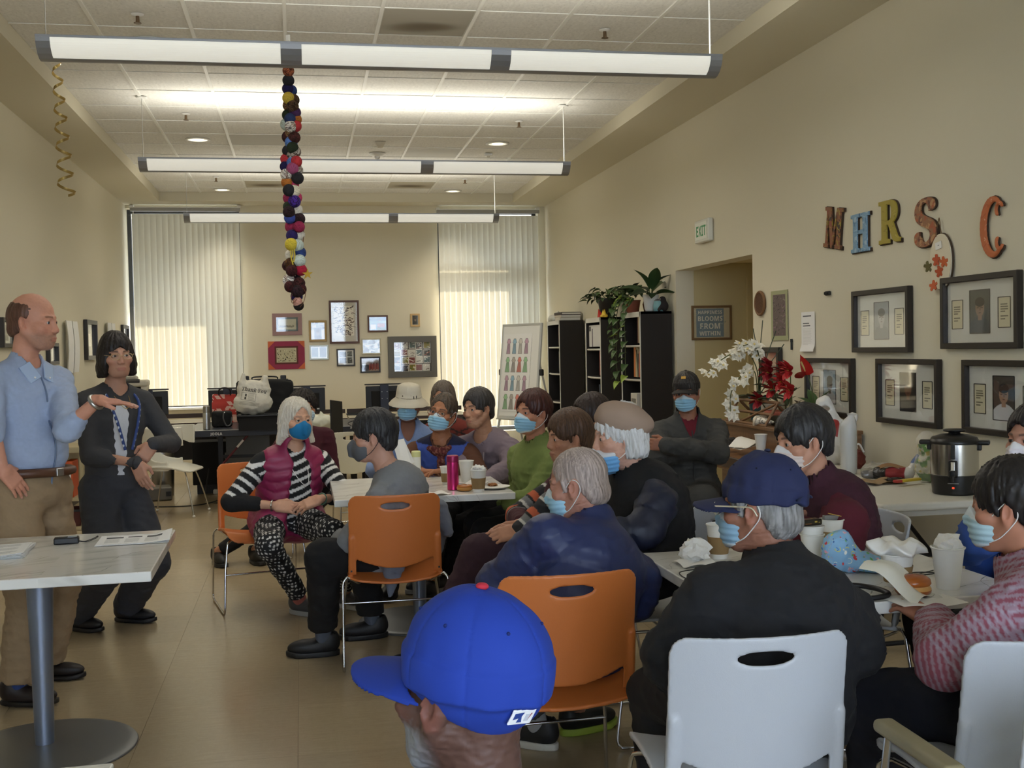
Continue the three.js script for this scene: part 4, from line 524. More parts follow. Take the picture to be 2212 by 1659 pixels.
picture('blue and cream lettered print in a brown frame inside the alcove', V(3.88, 1.7, 10.247), 0, 0.4, 0.325, 0.016, 0.014, mat(C(116, 88, 54), 0.5), (c, w, h) => { c.fillStyle = '#cfc3a0'; c.fillRect(0, 0, w, h); c.fillStyle = '#7c8f98'; c.fillRect(22, 8, w - 64, h - 16); c.fillStyle = '#ece6d2'; c.textAlign = 'center'; const t = ['HAPPINESS', 'BLOOMS', 'FROM', 'WITHIN']; t.forEach((s, i) => { c.font = `bold ${[32, 44, 52, 40][i]}px sans-serif`; c.fillText(s, w / 2 - 10, [44, 90, 142, 186][i], w - 80); }); scribble(c, w - 30, h, 24, ['rgba(226,220,196,0.7)', 'rgba(90,110,120,0.6)'], 2); }, { cat: 'print', name: 'lettered_print' });
picture('thin framed picture hung edge-on between the bookcases', V(XR - 0.002, 1.43, 12.95), RT, 0.42, 0.36, 0.03, 0.03, brownFrame, (c, w, h) => { c.fillStyle = '#6b6448'; c.fillRect(0, 0, w, h); scribble(c, w, h, 40, ['#8d8560', '#413c2c', '#a9a07c']); });
{ // paper notice, pen, wall bracket, woven oval
  const n = thing('paper_notice', 'white printed notice taped to the wall beside the portraits', 'notice', V(XR - 0.003, 1.57, 7.41), RT); part(n, 'sheet', T(sheetGeo(0.216, 0.28, (u, v) => 0.001 + 0.016 * smooth(0.8, 1, v) + 0.002 * u, 0.0006), 0, 0, 0, PI / 2), printed((c) => { c.fillRect(30, 30, 160, 9); c.fillRect(30, 92, 120, 7); c.fillRect(30, 112, 140, 7); c.fillStyle = '#c9c9c9'; lines(c, 30, 140, 170, 14, 10); }));
  const p = thing('marker_pen', 'thin black marker hung upright on the wall beside the notice', 'pen', V(XR - 0.01, 1.48, 7.675)); part(p, 'barrel', cyl(0.007, 0.008, 0.075, 10), black); part(p, 'cap', cyl(0.009, 0.009, 0.025, 10), black, 0, 0.03, 0);
  const b = thing('wall_bracket', 'small black bracket stuck on the wall above the notice', 'bracket', V(XR - 0.012, 1.825, 7.09), RT); part(b, 'plate', box(0.07, 0.03, 0.022, 0.01), black); part(b, 'pad', box(0.05, 0.02, 0.012, 0.005), blackMatt, 0, 0, 0.012);
  const o = thing('woven_trivet', 'oval brown woven disc on the wall by the alcove opening', 'wall decoration', V(XR - 0.002, 1.805, 8.23), RT); part(o, 'rim', T(new THREE.TorusGeometry(0.088, 0.011, 10, 40), 0, 0, 0.012), mat(C(120, 84, 52), 0.6)); const gs = []; for (let i = -5; i <= 5; i++) { const l = Math.sqrt(0.088 ** 2 - (i * 0.0155) ** 2); gs.push(T(rod(v3(-l, i * 0.0155, 0.01), v3(l, i * 0.0155, 0.01), 0.0055, 6), 0, 0, 0, 0, 0, 0.6), T(rod(v3(-l, i * 0.0155, 0.014), v3(l, i * 0.0155, 0.014), 0.005, 6), 0, 0, 0, 0, 0, -0.9)); } part(o, 'weave', merge(gs), mat(C(98, 66, 42), 0.7)); part(o, 'backing', T(cyl(0.088, 0.088, 0.006, 36), 0, 0, 0.003, PI / 2), mat(C(60, 40, 26), 0.8));
  const f = thing('switch_plate', 'small white thermostat on the wall high beside the alcove corner', 'thermostat', V(XR - 0.004, 2.06, 10.55), RT); part(f, 'plate', box(0.04, 0.012, 0.008, 0.002), mat(C(120, 110, 90), 0.6));
}
{ // exit sign
  const e = thing('exit_sign', 'white exit sign with green letters high on the wall', 'exit sign', V(XR - 0.002, 2.49, 9.4), RT); part(e, 'housing', box(0.34, 0.2, 0.05, 0.012), mat(C(220, 220, 208), 0.5), 0, 0, 0.026);
  part(e, 'legend', box(0.29, 0.15, 0.006), mat(0xffffff, 0.5, { map: canvasTexture(256, 132, (c) => { c.fillStyle = '#e9ecdf'; c.fillRect(0, 0, 256, 132); c.fillStyle = '#1e8a4a'; c.font = 'bold 112px sans-serif'; c.textAlign = 'center'; c.fillText('EXIT', 128, 107, 216); }) }), 0, 0, 0.051);
}
{ // painted letters M H R S C
  const font = await new FontLoader().loadAsync('fonts/droid/droid_serif_bold.typeface.json');
  const patch = (cols, kind) => canvasTexture(128, 128, (c) => { c.fillStyle = cols[0]; c.fillRect(0, 0, 128, 128); if (kind) { for (let i = 0; i < 40; i++) { c.fillStyle = cols[i % cols.length]; c.beginPath(); c.ellipse(rr(0, 128), rr(0, 128), rr(5, 18), rr(4, 12), rr(0, 3), 0, 7); c.fill(); } } scribble(c, 128, 128, 26, cols, 3); }, [5, 5]);
  const L = [['M', 6.985, 2.255, 0.27, 0.25, ['#8a5a3a', '#3a2a22', '#a5903c', '#8d4a34'], 1, -0.16, 'wall letter M painted in brown and yellow patches, tilted'], ['H', 6.62, 2.185, 0.245, 0.235, ['#7fa3bf', '#a5bfcf', '#5f86a8'], 1, 0, 'pale blue mottled wall letter H'], ['R', 6.26, 2.215, 0.26, 0.245, ['#a8973a', '#b7a84e', '#8e7d2c'], 0, 0, 'mustard yellow wall letter R'], ['S', 5.865, 2.165, 0.28, 0.23, ['#96694a', '#6b4030', '#b98d63', '#a75a38'], 1, 0.02, 'brown patterned wall letter S'], ['C', 5.235, 2.07, 0.32, 0.22, ['#c06a3c', '#b45d34', '#d9a384'], 0, 0, 'tall orange wall letter C with curled ends']];
  for (const [ch, d, y, h, w, cols, kind, tilt, label] of L) {
    const o = thing('wall_letter', label, 'letter', V(XR - 0.002, y, d), RT); let g;
    if (ch === 'C') { const s = new Solid(0.004), q = (a, r) => v3(0.012 + r * 0.62 * Math.cos(a), r * Math.sin(a), 0.011); for (let i = 0; i < 22; i++) { const a = lerp(1.0, 5.3, i / 22), b = lerp(1.0, 5.3, (i + 1) / 22), t = (x) => 0.009 + 0.015 * Math.sin((x - 1) / 4.3 * PI); s.add(cap(q(a, 0.142), q(b, 0.142), t(a), t(b))); } for (const k of [-1, 1]) { const cx = 0.06, cy = k * 0.083; for (let i = 0; i < 12; i++) { const a = lerp(0.6, 3.9, i / 12), b = lerp(0.6, 3.9, (i + 1) / 12), r = 0.026; s.add(cap(v3(cx + r * Math.cos(k * a), cy + r * Math.sin(k * a) * 1.25, 0.011), v3(cx + r * Math.cos(k * b), cy + r * Math.sin(k * b) * 1.25, 0.011), 0.009)); } } s.keep((x, y, z) => Math.abs(z - 0.012) - 0.009, 0.003); g = boxUV(netMesh(s, v3(-0.14, -0.2, -0.004), v3(0.14, 0.2, 0.03), 0.0045), 1); }
    else { g = new TextGeometry(ch, { font, size: 1, depth: 0.075, curveSegments: 8, bevelEnabled: true, bevelThickness: 0.012, bevelSize: 0.012, bevelSegments: 2 }); g.computeBoundingBox(); const b = g.boundingBox; g.translate(-(b.min.x + b.max.x) / 2, -(b.min.y + b.max.y) / 2, 0).scale(w / (b.max.x - b.min.x), h / (b.max.y - b.min.y), 0.2); g.computeVertexNormals(); boxUV(g, 1); }
    part(o, 'letter_face', g, mat(0xffffff, 0.6, { map: patch(cols, kind) }), 0, 0, 0.004, 0, 0, tilt);
    part(o, 'edge', g.clone().scale(1.04, 1.03, 0.7), mat(C(60, 44, 30), 0.8), 0.004, -0.002, 0, 0, 0, tilt);
  }
  // cream palette ornament with autumn leaves
  const pl = thing('palette_ornament', 'cream oval palette ornament with autumn leaves hanging above the portraits', 'ornament', V(XR - 0.004, 1.92, 5.74), RT);
  part(pl, 'plaque', T(cyl(1, 1, 0.012, 40), 0, 0, 0, PI / 2).scale(0.105, 0.155, 1).translate(0.03, 0.01, 0.012), mat(C(226, 216, 190), 0.6)); part(pl, 'rim', T(cyl(1, 1, 0.009, 40), 0, 0, 0, PI / 2).scale(0.11, 0.16, 1).translate(0.032, 0.009, 0.006), mat(C(70, 54, 36), 0.7));
  part(pl, 'tag', box(0.06, 0.04, 0.002), mat(0xffffff, 0.8, { map: canvasTexture(64, 44, (c) => { c.fillStyle = '#eceae4'; c.fillRect(0, 0, 64, 44); c.fillStyle = '#8a8f98'; c.fillRect(26, 18, 14, 6); }) }), 0.02, 0.1, 0.022, 0, 0, 0.15);
  part(pl, 'hanging_cord', merge([tube([[-0.035, 0.14, 0.012], [0.0, 0.22, 0.012], [0.01, 0.255, 0.01], [0.025, 0.2, 0.012], [0.04, 0.15, 0.012]], 0.0025, 30), tube([[-0.06, 0.1, 0.012], [-0.03, 0.19, 0.015], [0.0, 0.15, 0.016]], 0.003, 20)]), mat(C(110, 88, 60), 0.8));
  const leaf = (() => { const s = new THREE.Shape(), n = 22; for (let i = 0; i <= n; i++) { const a = i / n * 2 * PI - PI / 2, r = 0.024 * (1 + 0.38 * Math.cos(5 * (a - PI / 2))) * (1 + 0.12 * Math.cos(10 * a)); i ? s.lineTo(r * Math.cos(a), r * Math.sin(a) * 1.15) : s.moveTo(r * Math.cos(a), r * Math.sin(a) * 1.15); } return new THREE.ExtrudeGeometry(s, { depth: 0.003, bevelEnabled: true, bevelSize: 0.001, bevelThickness: 0.001, bevelSegments: 1 }); })();
  [[0.0, 0.02, C(190, 84, 44)], [0.075, 0.005, C(196, 96, 50)], [0.028, -0.045, C(180, 80, 40)], [-0.085, -0.01, C(96, 88, 44)], [-0.03, -0.12, C(196, 92, 46)]].forEach(([x, y, c], i) => part(pl, 'leaf', leaf, mat(c, 0.6), x, y, 0.022, 0.15 * Math.sin(i), 0.2, i * 1.3));
}
// left wall: frames and a white scroll seen almost edge-on
const LT = PI / 2, left = (y, d) => V(XL + 0.002, y, d);
picture('black framed picture at the left edge behind the bald man', left(1.7, 9.5), LT, 0.4, 0.23, 0.028, 0.03, darkFrame, (c, w, h) => { c.fillStyle = '#cfd2cc'; c.fillRect(0, 0, w, h); portrait(c, w * 0.36, h * 0.15, w * 0.28, h * 0.7, '#8b9090', '#8a705e', '#4b5258'); });
picture('black framed picture low on the wall by the chin of the bald man', left(1.53, 11.1), LT, 0.4, 0.2, 0.028, 0.03, darkFrame, (c, w, h) => { c.fillStyle = '#2c2a28'; c.fillRect(0, 0, w, h); c.fillStyle = '#d8d8d0'; c.fillRect(w * 0.6, 10, w * 0.3, h - 20); });
picture('tall black framed picture between the bald man and the dark-haired woman', left(1.68, 13.06), LT, 0.62, 0.43, 0.04, 0.035, darkFrame, (c, w, h) => { c.fillStyle = '#37342f'; c.fillRect(0, 0, w, h); c.fillStyle = '#d9d8d2'; c.fillRect(w * 0.3, h * 0.3, w * 0.3, h * 0.4); });
picture('small black framed picture in the corner beside the blind', left(1.8, 15.55), LT, 0.5, 0.2, 0.04, 0.03, darkFrame, (c, w, h) => { c.fillStyle = '#d0d4d4'; c.fillRect(0, 0, w, h); c.fillStyle = '#9aa0a4'; c.fillRect(20, 20, w - 40, h * 0.4); });
{ const s = thing('paper_scroll', 'white curling paper strips hanging on the wall beside the face of the bald man', 'wall decoration', left(1.6, 11.9), LT);
  for (const k of [-1, 1]) part(s, 'strip', T(sheetGeo(0.25, 0.52, (u, v) => 0.012 + 0.03 * (u - 0.5) ** 2 * 4 + 0.018 * Math.abs(Math.sin(v * PI)) , 0.003), 0, 0, 0, PI / 2), white, k * 0.145, 0, 0.002);
  const s2 = thing('paper_scroll', 'short white paper strips on the wall above the dark-haired woman', 'wall decoration', left(1.73, 14.3), LT); for (const k of [-1, 1]) part(s2, 'strip', T(sheetGeo(0.24, 0.34, (u, v) => 0.012 + 0.03 * (u - 0.5) ** 2 * 4 + 0.01 * v, 0.003), 0, 0, 0, PI / 2), white, k * 0.14, 0, 0.002); }
// ---------------------------------------------------------------- computer desks, printer, monitors along the far side
const deskTop = mat(C(186, 178, 156), 0.35), deskEdge = mat(C(58, 42, 34), 0.5), deskDark = mat(C(34, 30, 29), 0.6);
{
  for (const [x0, x1, l] of [[-2.24, -0.95, 'long computer desk with a pale top under the printer and monitor'], [-0.93, 0.5, 'long computer desk behind the black folding table'], [0.52, 1.9, 'long computer desk under the monitor behind the person in the bucket hat']]) {
    const d = thing('computer_desk', l, 'desk', V((x0 + x1) / 2, 0, 13.2), 0, 'computer desks along the far side'), w = x1 - x0;
    part(d, 'desktop', box(w, 0.03, 0.75, 0.004), deskTop, 0, 0.725, 0); part(d, 'edge_band', box(w, 0.034, 0.012), deskEdge, 0, 0.725, 0.381); part(d, 'modesty_panel', box(w - 0.1, 0.36, 0.02), deskDark, 0, 0.5, 0.2);
    part(d, 'back_rail', box(w, 0.05, 0.02), deskEdge, 0, 0.785, -0.32); for (const s of [-1, 1]) part(d, 'leg', box(0.05, 0.71, 0.6), deskDark, s * (w / 2 - 0.05), 0.355, 0);
  }
  const mon = thing('monitor', 'black computer monitor, seen from behind, beside the red bag', 'monitor', V(-0.83, 0.741, 13.12), 0.03, 'computer monitors seen from behind');
  part(mon, 'case', box(0.43, 0.27, 0.03, 0.008), black, 0, 0.21, 0); part(mon, 'rear_shell', box(0.3, 0.18, 0.025, 0.01), blackMatt, 0, 0.2, 0.024); part(mon, 'top_bezel', box(0.45, 0.014, 0.05, 0.005), black, 0, 0.365, -0.01); part(mon, 'light_gap', box(0.4, 0.008, 0.01), mat(C(215, 215, 210), 0.4), 0, 0.352, 0);
  part(mon, 'stand', box(0.1, 0.36, 0.02, 0.006), mat(C(38, 44, 62), 0.5), 0, 0.18, 0.046); part(mon, 'base', box(0.24, 0.014, 0.17, 0.006), black, 0, 0.007, 0.01); part(mon, 'screw', merge([-1, 1].flatMap((a) => [0.2, 0.28].map((y) => T(cyl(0.004, 0.004, 0.004, 8), a * 0.03, y, 0.057, PI / 2)))), steel); part(mon, 'sticker', box(0.035, 0.02, 0.002), white, 0.13, 0.105, 0.016);
  dup(mon, 'black computer monitor, seen from behind, beside the black case and the curly hair', V(0.045, 0.741, 13.12), -0.02); dup(mon, 'black computer monitor, seen from behind, alone beside the bucket hat', V(0.94, 0.741, 13.12), 0.02); dup(mon, 'black computer monitor half hidden behind the printer', V(-1.72, 0.741, 13.3), 0.1);
  const kb = thing('keyboard', 'black keyboard lying on the desk by the lone monitor', 'keyboard', V(0.72, 0.741, 13.42)); part(kb, 'case', box(0.42, 0.018, 0.14, 0.005), black, 0, 0.009, 0); part(kb, 'key_rows', merge([0, 1, 2, 3].map((i) => T(box(0.39, 0.008, 0.024), 0, 0.021, -0.045 + i * 0.03))), blackMatt);
  const mo = thing('mouse', 'black computer mouse on the desk beside the white bag', 'mouse', V(0.42, 0.741, 13.45)); part(mo, 'shell', new THREE.SphereGeometry(0.05, 20, 12, 0, 2 * PI, 0, PI / 2).scale(0.7, 0.8, 1.1), black); part(mo, 'wheel', T(cyl(0.008, 0.008, 0.006, 12), 0, 0.038, -0.03, 0, 0, PI / 2), blackMatt);
  // multifunction printer
  const p = thing('printer', 'beige office printer with a dark front panel beside the dark-haired woman', 'printer', V(-1.93, 0.741, 13.2), 0.06), beige = mat(C(190, 184, 166), 0.5);
  part(p, 'body', box(0.44, 0.3, 0.42, 0.02), beige, 0, 0.15, 0); part(p, 'scanner_lid', box(0.46, 0.07, 0.43, 0.022), beige, 0, 0.445, 0); part(p, 'upper_body', merge([T(box(0.06, 0.13, 0.4), -0.19, 0.355, 0), T(box(0.06, 0.13, 0.4), 0.19, 0.355, 0), T(box(0.44, 0.13, 0.1), 0, 0.355, -0.15)]), beige);
  part(p, 'output_bay', box(0.34, 0.11, 0.3), blackMatt, 0, 0.352, 0.03); part(p, 'control_panel', box(0.3, 0.03, 0.05, 0.008), mat(C(60, 60, 62), 0.4), 0, 0.475, 0.2, 0.5); part(p, 'document_feeder', box(0.26, 0.05, 0.25, 0.02), mat(C(150, 146, 134), 0.5), -0.02, 0.5, -0.04); part(p, 'paper_tray', box(0.4, 0.09, 0.02, 0.006), mat(C(176, 170, 152), 0.5), 0, 0.07, 0.212); part(p, 'tray_handle', box(0.12, 0.016, 0.008), blackMatt, 0, 0.095, 0.225);
  // black instrument case standing on the folding table
}
// ---------------------------------------------------------------- black folding games table with bags
const jx = -1.12, jw = 1.9, jt = 0.762;
{
  const t = thing('games_table', 'black folding games table with lettering on its edge, holding bags', 'table', V(jx + jw / 2, 0, 11.75), -0.02), dark = mat(C(44, 48, 58), 0.3), steelBlack = mat(C(24, 24, 26), 0.45, { metalness: 0.4 });
  part(t, 'tabletop', box(jw, 0.02, 1.25, 0.003), dark, 0, 0.75, 0); part(t, 'apron', box(jw, 0.06, 0.025, 0.004), mat(C(38, 40, 48), 0.45), 0, 0.73, 0.615); part(t, 'border_line', box(jw - 0.02, 0.001, 0.02), white, 0, 0.7605, 0.6);
  part(t, 'lettering', box(0.13, 0.036, 0.002), mat(0xffffff, 0.6, { map: canvasTexture(128, 36, (c) => { c.fillStyle = '#262830'; c.fillRect(0, 0, 128, 36); c.fillStyle = '#d6d6d2'; c.font = 'bold 36px sans-serif'; c.textAlign = 'center'; c.fillText('JOOLA', 64, 31, 120); }) }), -jw / 2 + 0.31, 0.728, 0.629);
  for (const [x, z] of [[-0.61, 0.56], [0.8, 0.56], [-0.61, -0.5], [0.8, -0.5]]) part(t, 'leg', box(0.045, 0.74, 0.03), steelBlack, x, 0.37, z);
  part(t, 'side_panel', box(0.42, 0.34, 0.012), mat(C(82, 82, 80), 0.6), -0.36, 0.55, 0.42); part(t, 'crossbar', box(1.4, 0.03, 0.02), steelBlack, 0.1, 0.5, 0.56);
  part(t, 'brace', rod(v3(-0.6, 0.42, 0.59), v3(-0.34, 0.71, 0.6), 0.011), mat(C(86, 22, 34), 0.5)); part(t, 'brace_label', T(box(0.09, 0.02, 0.004), -0.42, 0.625, 0.612, 0, 0, 0.84), mat(C(200, 190, 180), 0.6));
  const on = (px, py) => atY(px, py, jt);
  const th = thing('thermos', 'brushed steel thermos standing at the corner of the black table', 'thermos', on(447, 928)); part(th, 'flask', lathe([[0.001, 0], [0.032, 0], [0.036, 0.005], [0.036, 0.155], [0.034, 0.165]], 36), steel); part(th, 'cap', lathe([[0.034, 0.165], [0.033, 0.17], [0.033, 0.225], [0.028, 0.232], [0.001, 0.233]], 36), mat(C(150, 146, 138), 0.35, { metalness: 0.8 }));
  const rb = thing('tote_bag', 'red tote bag with white criss-cross print behind the black bag', 'bag', on(487, 912), 0.1), rt = canvasTexture(256, 256, (c) => { c.fillStyle = '#b5342a'; c.fillRect(0, 0, 256, 256); c.strokeStyle = '#e8d4c6'; c.lineWidth = 5; for (let i = 0; i < 26; i++) { const x = rr(0, 230), y = rr(0, 230), s = rr(14, 34), q = i % 2 ? 1 : -1; for (let k = 0; k < 4; k++) { c.beginPath(); c.moveTo(x + k * 9, y); c.lineTo(x + k * 9 + q * s, y + s * 1.4); c.stroke(); } } }, [3, 3]);
  { const g = new THREE.BoxGeometry(0.25, 0.3, 0.14, 10, 10, 6), q = g.attributes.position; for (let i = 0; i < q.count; i++) { const y = q.getY(i) / 0.3 + 0.5; q.setXYZ(i, q.getX(i) * (1 + 0.07 * Math.sin(y * 3)) + 0.008 * noise(q.getX(i) * 20, y * 6, 1), q.getY(i) + 0.15 + 0.014 * noise(q.getX(i) * 15, 0, 2) * y, q.getZ(i) * (1.15 - 0.75 * y) + 0.012 * noise(q.getX(i) * 14, y * 8, 5)); } g.computeVertexNormals(); part(rb, 'bag_body', boxUV(g, 1), mat(0xffffff, 0.7, { map: rt })); for (const z of [-0.03, 0.03]) part(rb, 'handle', tube([[-0.06, 0.29, z], [-0.055, 0.35, z * 1.4], [0, 0.37, z * 1.6], [0.055, 0.35, z * 1.4], [0.06, 0.29, z]], 0.007, 24), mat(C(30, 24, 24), 0.8)); }
  const bb = thing('handbag', 'small black bag with a carry loop beside the thermos', 'bag', on(480, 922)), bs = new Solid(0.02); bs.add(rbox(v3(0, 0.08, 0), 0.1, 0.08, 0.06, 0.025)); part(bb, 'bag_body', netMesh(bs, v3(-0.13, -0.02, -0.09), v3(0.13, 0.19, 0.09), 0.008, (x, y, z) => 0.006 * noise(x * 30, y * 30, z * 30)), blackMatt); part(bb, 'loop', tube([[0.02, 0.14, 0.06], [0.02, 0.08, 0.085], [0.05, 0.015, 0.09], [0.09, 0.03, 0.08], [0.1, 0.1, 0.06]], 0.007, 24), mat(C(70, 70, 70), 0.5)); part(bb, 'clasp', sph(0.008, 10), chrome, 0.03, 0.145, 0.062);
  const cr = thing('storage_bin', 'black open plastic bin on the table behind the white-haired woman', 'bin', on(560, 928)); part(cr, 'bin_body', merge([T(box(0.36, 0.14, 0.012), 0, 0.07, 0.12), T(box(0.36, 0.14, 0.012), 0, 0.07, -0.12), T(box(0.012, 0.14, 0.24), 0.18, 0.07, 0), T(box(0.012, 0.14, 0.24), -0.18, 0.07, 0), T(box(0.36, 0.01, 0.24), 0, 0.006, 0)]), blackMatt); part(cr, 'rim', merge([T(box(0.4, 0.014, 0.03, 0.004), 0, 0.142, 0.128), T(box(0.4, 0.014, 0.03, 0.004), 0, 0.142, -0.128), T(box(0.03, 0.014, 0.27, 0.004), 0.186, 0.142, 0), T(box(0.03, 0.014, 0.27, 0.004), -0.186, 0.142, 0)]), black);
  // soft black case with handles
  const ca = thing('equipment_case', 'large black padded equipment case behind the white thank-you bag', 'case', V(-0.38, jt, 12.02)), cs = new Solid(0.03); cs.add(rbox(v3(0, 0.235, 0), 0.29, 0.235, 0.13, 0.05)).cut((x, y, z) => 0.47 - 0.5 * x * x - y, 0.02);
  part(ca, 'case_body', netMesh(cs, v3(-0.32, -0.02, -0.16), v3(0.32, 0.52, 0.16), 0.012, (x, y, z) => 0.006 * noise(x * 14, y * 14, z * 14)), blackMatt); part(ca, 'zip', tube([[-0.285, 0.05, 0.1], [-0.285, 0.38, 0.1], [-0.22, 0.452, 0.1], [0.22, 0.452, 0.1], [0.285, 0.38, 0.1], [0.285, 0.05, 0.1]], 0.006, 60), black);
  for (const x of [-0.19, 0.19]) part(ca, 'strap_mount', merge([T(box(0.06, 0.05, 0.05, 0.01), x, 0.475, 0), T(box(0.1, 0.018, 0.06, 0.006), x, 0.452, 0)]), black); part(ca, 'handle', tube([[-0.13, 0.45, 0], [-0.11, 0.485, 0], [0.11, 0.485, 0], [0.13, 0.45, 0]], 0.008, 24), black);
  // white carrier bag reading Thank You
  const wb = thing('carrier_bag', 'full white plastic carrier bag with black script lettering on the bin', 'bag', on(548, 928).setY(jt + 0.15), 0.05), ws = new Solid(0.025);
  ws.add(ell(v3(0, 0.11, 0), 0.185, 0.12, 0.1)).add(ell(v3(0.005, 0.21, 0), 0.15, 0.12, 0.07)).add(cap(v3(-0.1, 0.26, 0), v3(-0.08, 0.38, 0), 0.045, 0.018)).add(cap(v3(0.12, 0.24, 0), v3(0.115, 0.345, 0), 0.05, 0.03)).keep(half(v3(0, -1, 0), v3(0, 0, 0)));
  const wg = netMesh(ws, v3(-0.22, -0.02, -0.13), v3(0.22, 0.43, 0.13), 0.007, (x, y, z) => 0.01 * noise(x * 16, y * 22, z * 16) + 0.005 * Math.abs(noise(x * 34, y * 40, z * 30)));
  { const q = wg.attributes.position, u = wg.attributes.uv; for (let i = 0; i < q.count; i++) u.setXY(i, q.getZ(i) > 0 ? (q.getX(i) + 0.2) / 0.4 : 0.01, q.getZ(i) > 0 ? q.getY(i) / 0.4 : 0.01); }
  part(wb, 'bag_body', wg, phys(0xffffff, 0.5, { transmission: 0.12, thickness: 0, map: canvasTexture(256, 256, (c) => { c.fillStyle = '#d9d5c6'; c.fillRect(0, 0, 256, 256); c.save(); c.translate(128, 118); c.rotate(0.16); c.fillStyle = '#2b2a28'; c.font = 'italic bold 34px serif'; c.textAlign = 'center'; c.fillText('Thank You', 6, 0, 150); c.strokeStyle = '#77756c'; c.lineWidth = 2; c.strokeRect(-64, 10, 86, 44); c.fillRect(-42, 16, 9, 16); c.fillRect(-44, 36, 10, 14); c.fillStyle = '#8a887e'; for (let i = 0; i < 6; i++) c.fillRect(-24, 15 + i * 6, 36, 2); for (let i = 0; i < 3; i++) c.fillRect(-70, 64 + i * 8, 120, 2); c.restore(); }) }));
  const w2 = thing('carrier_bag', 'white plastic bag lying on the black table behind the maroon sweater', 'bag', on(696, 926)), s2 = new Solid(0.03); s2.add(ell(v3(0, 0.06, 0), 0.15, 0.075, 0.09)).add(cap(v3(-0.06, 0.09, 0), v3(-0.085, 0.16, 0), 0.03, 0.008)).add(cap(v3(0, 0.1, 0.02), v3(-0.01, 0.165, 0.02), 0.03, 0.008)).keep(half(v3(0, -1, 0), v3(0, 0, 0))); part(w2, 'bag_body', netMesh(s2, v3(-0.2, -0.01, -0.13), v3(0.2, 0.19, 0.13), 0.008, (x, y, z) => 0.008 * noise(x * 24, y * 24, z * 24)), phys(C(222, 224, 208), 0.5, { transmission: 0.15, thickness: 0 })); part(w2, 'print_band', T(new THREE.TorusGeometry(0.075, 0.012, 8, 24, 2), 0.06, 0.05, 0.03, 0, 0.3, -0.6).scale(1, 1, 0.9), black);
  const tb = thing('tablet', 'black tablet standing on edge beside the white bag', 'tablet', on(728, 938)); part(tb, 'case', T(box(0.24, 0.3, 0.012, 0.005), 0, 0.15, 0), black, 0, 0, 0, -0.12, 1.1, 0); part(tb, 'cable', tube([[0.0, 0.02, 0.08], [-0.03, 0.005, 0.12], [0.02, 0.004, 0.15], [0.06, 0.004, 0.08]], 0.003, 30), white);
  const dv = thing('cable_bundle', 'black adapters and cables in a heap on the black table beside the tablet', 'cables', on(775, 925)); part(dv, 'adapter', box(0.12, 0.035, 0.07, 0.008), black, 0, 0.018, 0); part(dv, 'cable', tube([[-0.06, 0.02, 0.02], [-0.1, 0.05, 0], [-0.04, 0.07, -0.02], [0.05, 0.05, 0.02], [0.1, 0.01, 0.03], [0.02, 0.045, 0.04]], 0.004, 50), black); part(dv, 'strap', tube([[-0.08, 0.004, 0.06], [-0.03, 0.06, 0.05], [0.06, 0.06, 0.04]], 0.007, 20), mat(C(150, 150, 146), 0.5));
  // things below the tables
  const cpu = thing('computer_tower', 'black computer tower on the floor under the desk', 'computer', V(-0.98, 0.1, 12.55)); part(cpu, 'case', box(0.38, 0.46, 0.4, 0.01), blackMatt, 0, 0.23, 0); part(cpu, 'stand', box(0.3, 0.1, 0.3), black, 0, -0.05, 0); part(cpu, 'panel', box(0.02, 0.2, 0.01), mat(C(120, 120, 110), 0.5), 0.16, 0.24, 0.203);
  const bn = thing('waste_bin', 'shiny steel waste bin behind the cut-out white chair', 'bin', V(-1.48, 0, 12.4)); part(bn, 'bin_body', lathe([[0.001, 0], [0.11, 0], [0.12, 0.3], [0.12, 0.56], [0.115, 0.56], [0.112, 0.02], [0.001, 0.01]], 36), steel); part(bn, 'rim', T(new THREE.TorusGeometry(0.12, 0.008, 8, 36), 0, 0.56, 0, PI / 2), chrome);
  const gb = thing('power_unit', 'grey battery unit lying on the floor behind the cut-out chair', 'power unit', V(-1.6, 0, 12.05), 0.2); part(gb, 'case', box(0.48, 0.14, 0.26, 0.02), mat(C(104, 100, 90), 0.5), 0, 0.07, 0); part(gb, 'socket', box(0.05, 0.05, 0.02), black, 0.2, 0.07, 0.131);
  const ps = thing('power_strip', 'white power strip on the floor under the black table', 'power strip', V(-0.78, 0, 12.35)); part(ps, 'case', box(0.36, 0.05, 0.06, 0.01), white, 0, 0.025, 0); part(ps, 'plug', merge([T(box(0.05, 0.07, 0.05, 0.008), -0.1, 0.08, 0), T(box(0.05, 0.05, 0.05, 0.008), 0.08, 0.07, 0)]), mat(C(214, 204, 170), 0.5));
  const fc = thing('floor_cable', 'thin black cable curving across the floor under the desks', 'cable', V(-1.1, 0, 11.8)); part(fc, 'cord', tube([[-0.6, 0.006, 0.1], [-0.3, 0.006, 0.35], [0.1, 0.006, 0.3], [0.3, 0.05, -0.1], [0.35, 0.3, -0.3]], 0.006, 60), black); part(fc, 'cord', tube([[0.12, 0.3, -0.3], [0.1, 0.006, -0.05], [0.25, 0.006, 0.25], [0.6, 0.006, 0.1], [0.9, 0.006, 0]], 0.006, 60), black);
  // beige trolley between the man and the woman
  const tr = thing('storage_trolley', 'beige metal trolley with an orange folder between the man and the woman', 'trolley', V(-1.93, 0, 9.3)), bm = mat(C(170, 158, 124), 0.5);
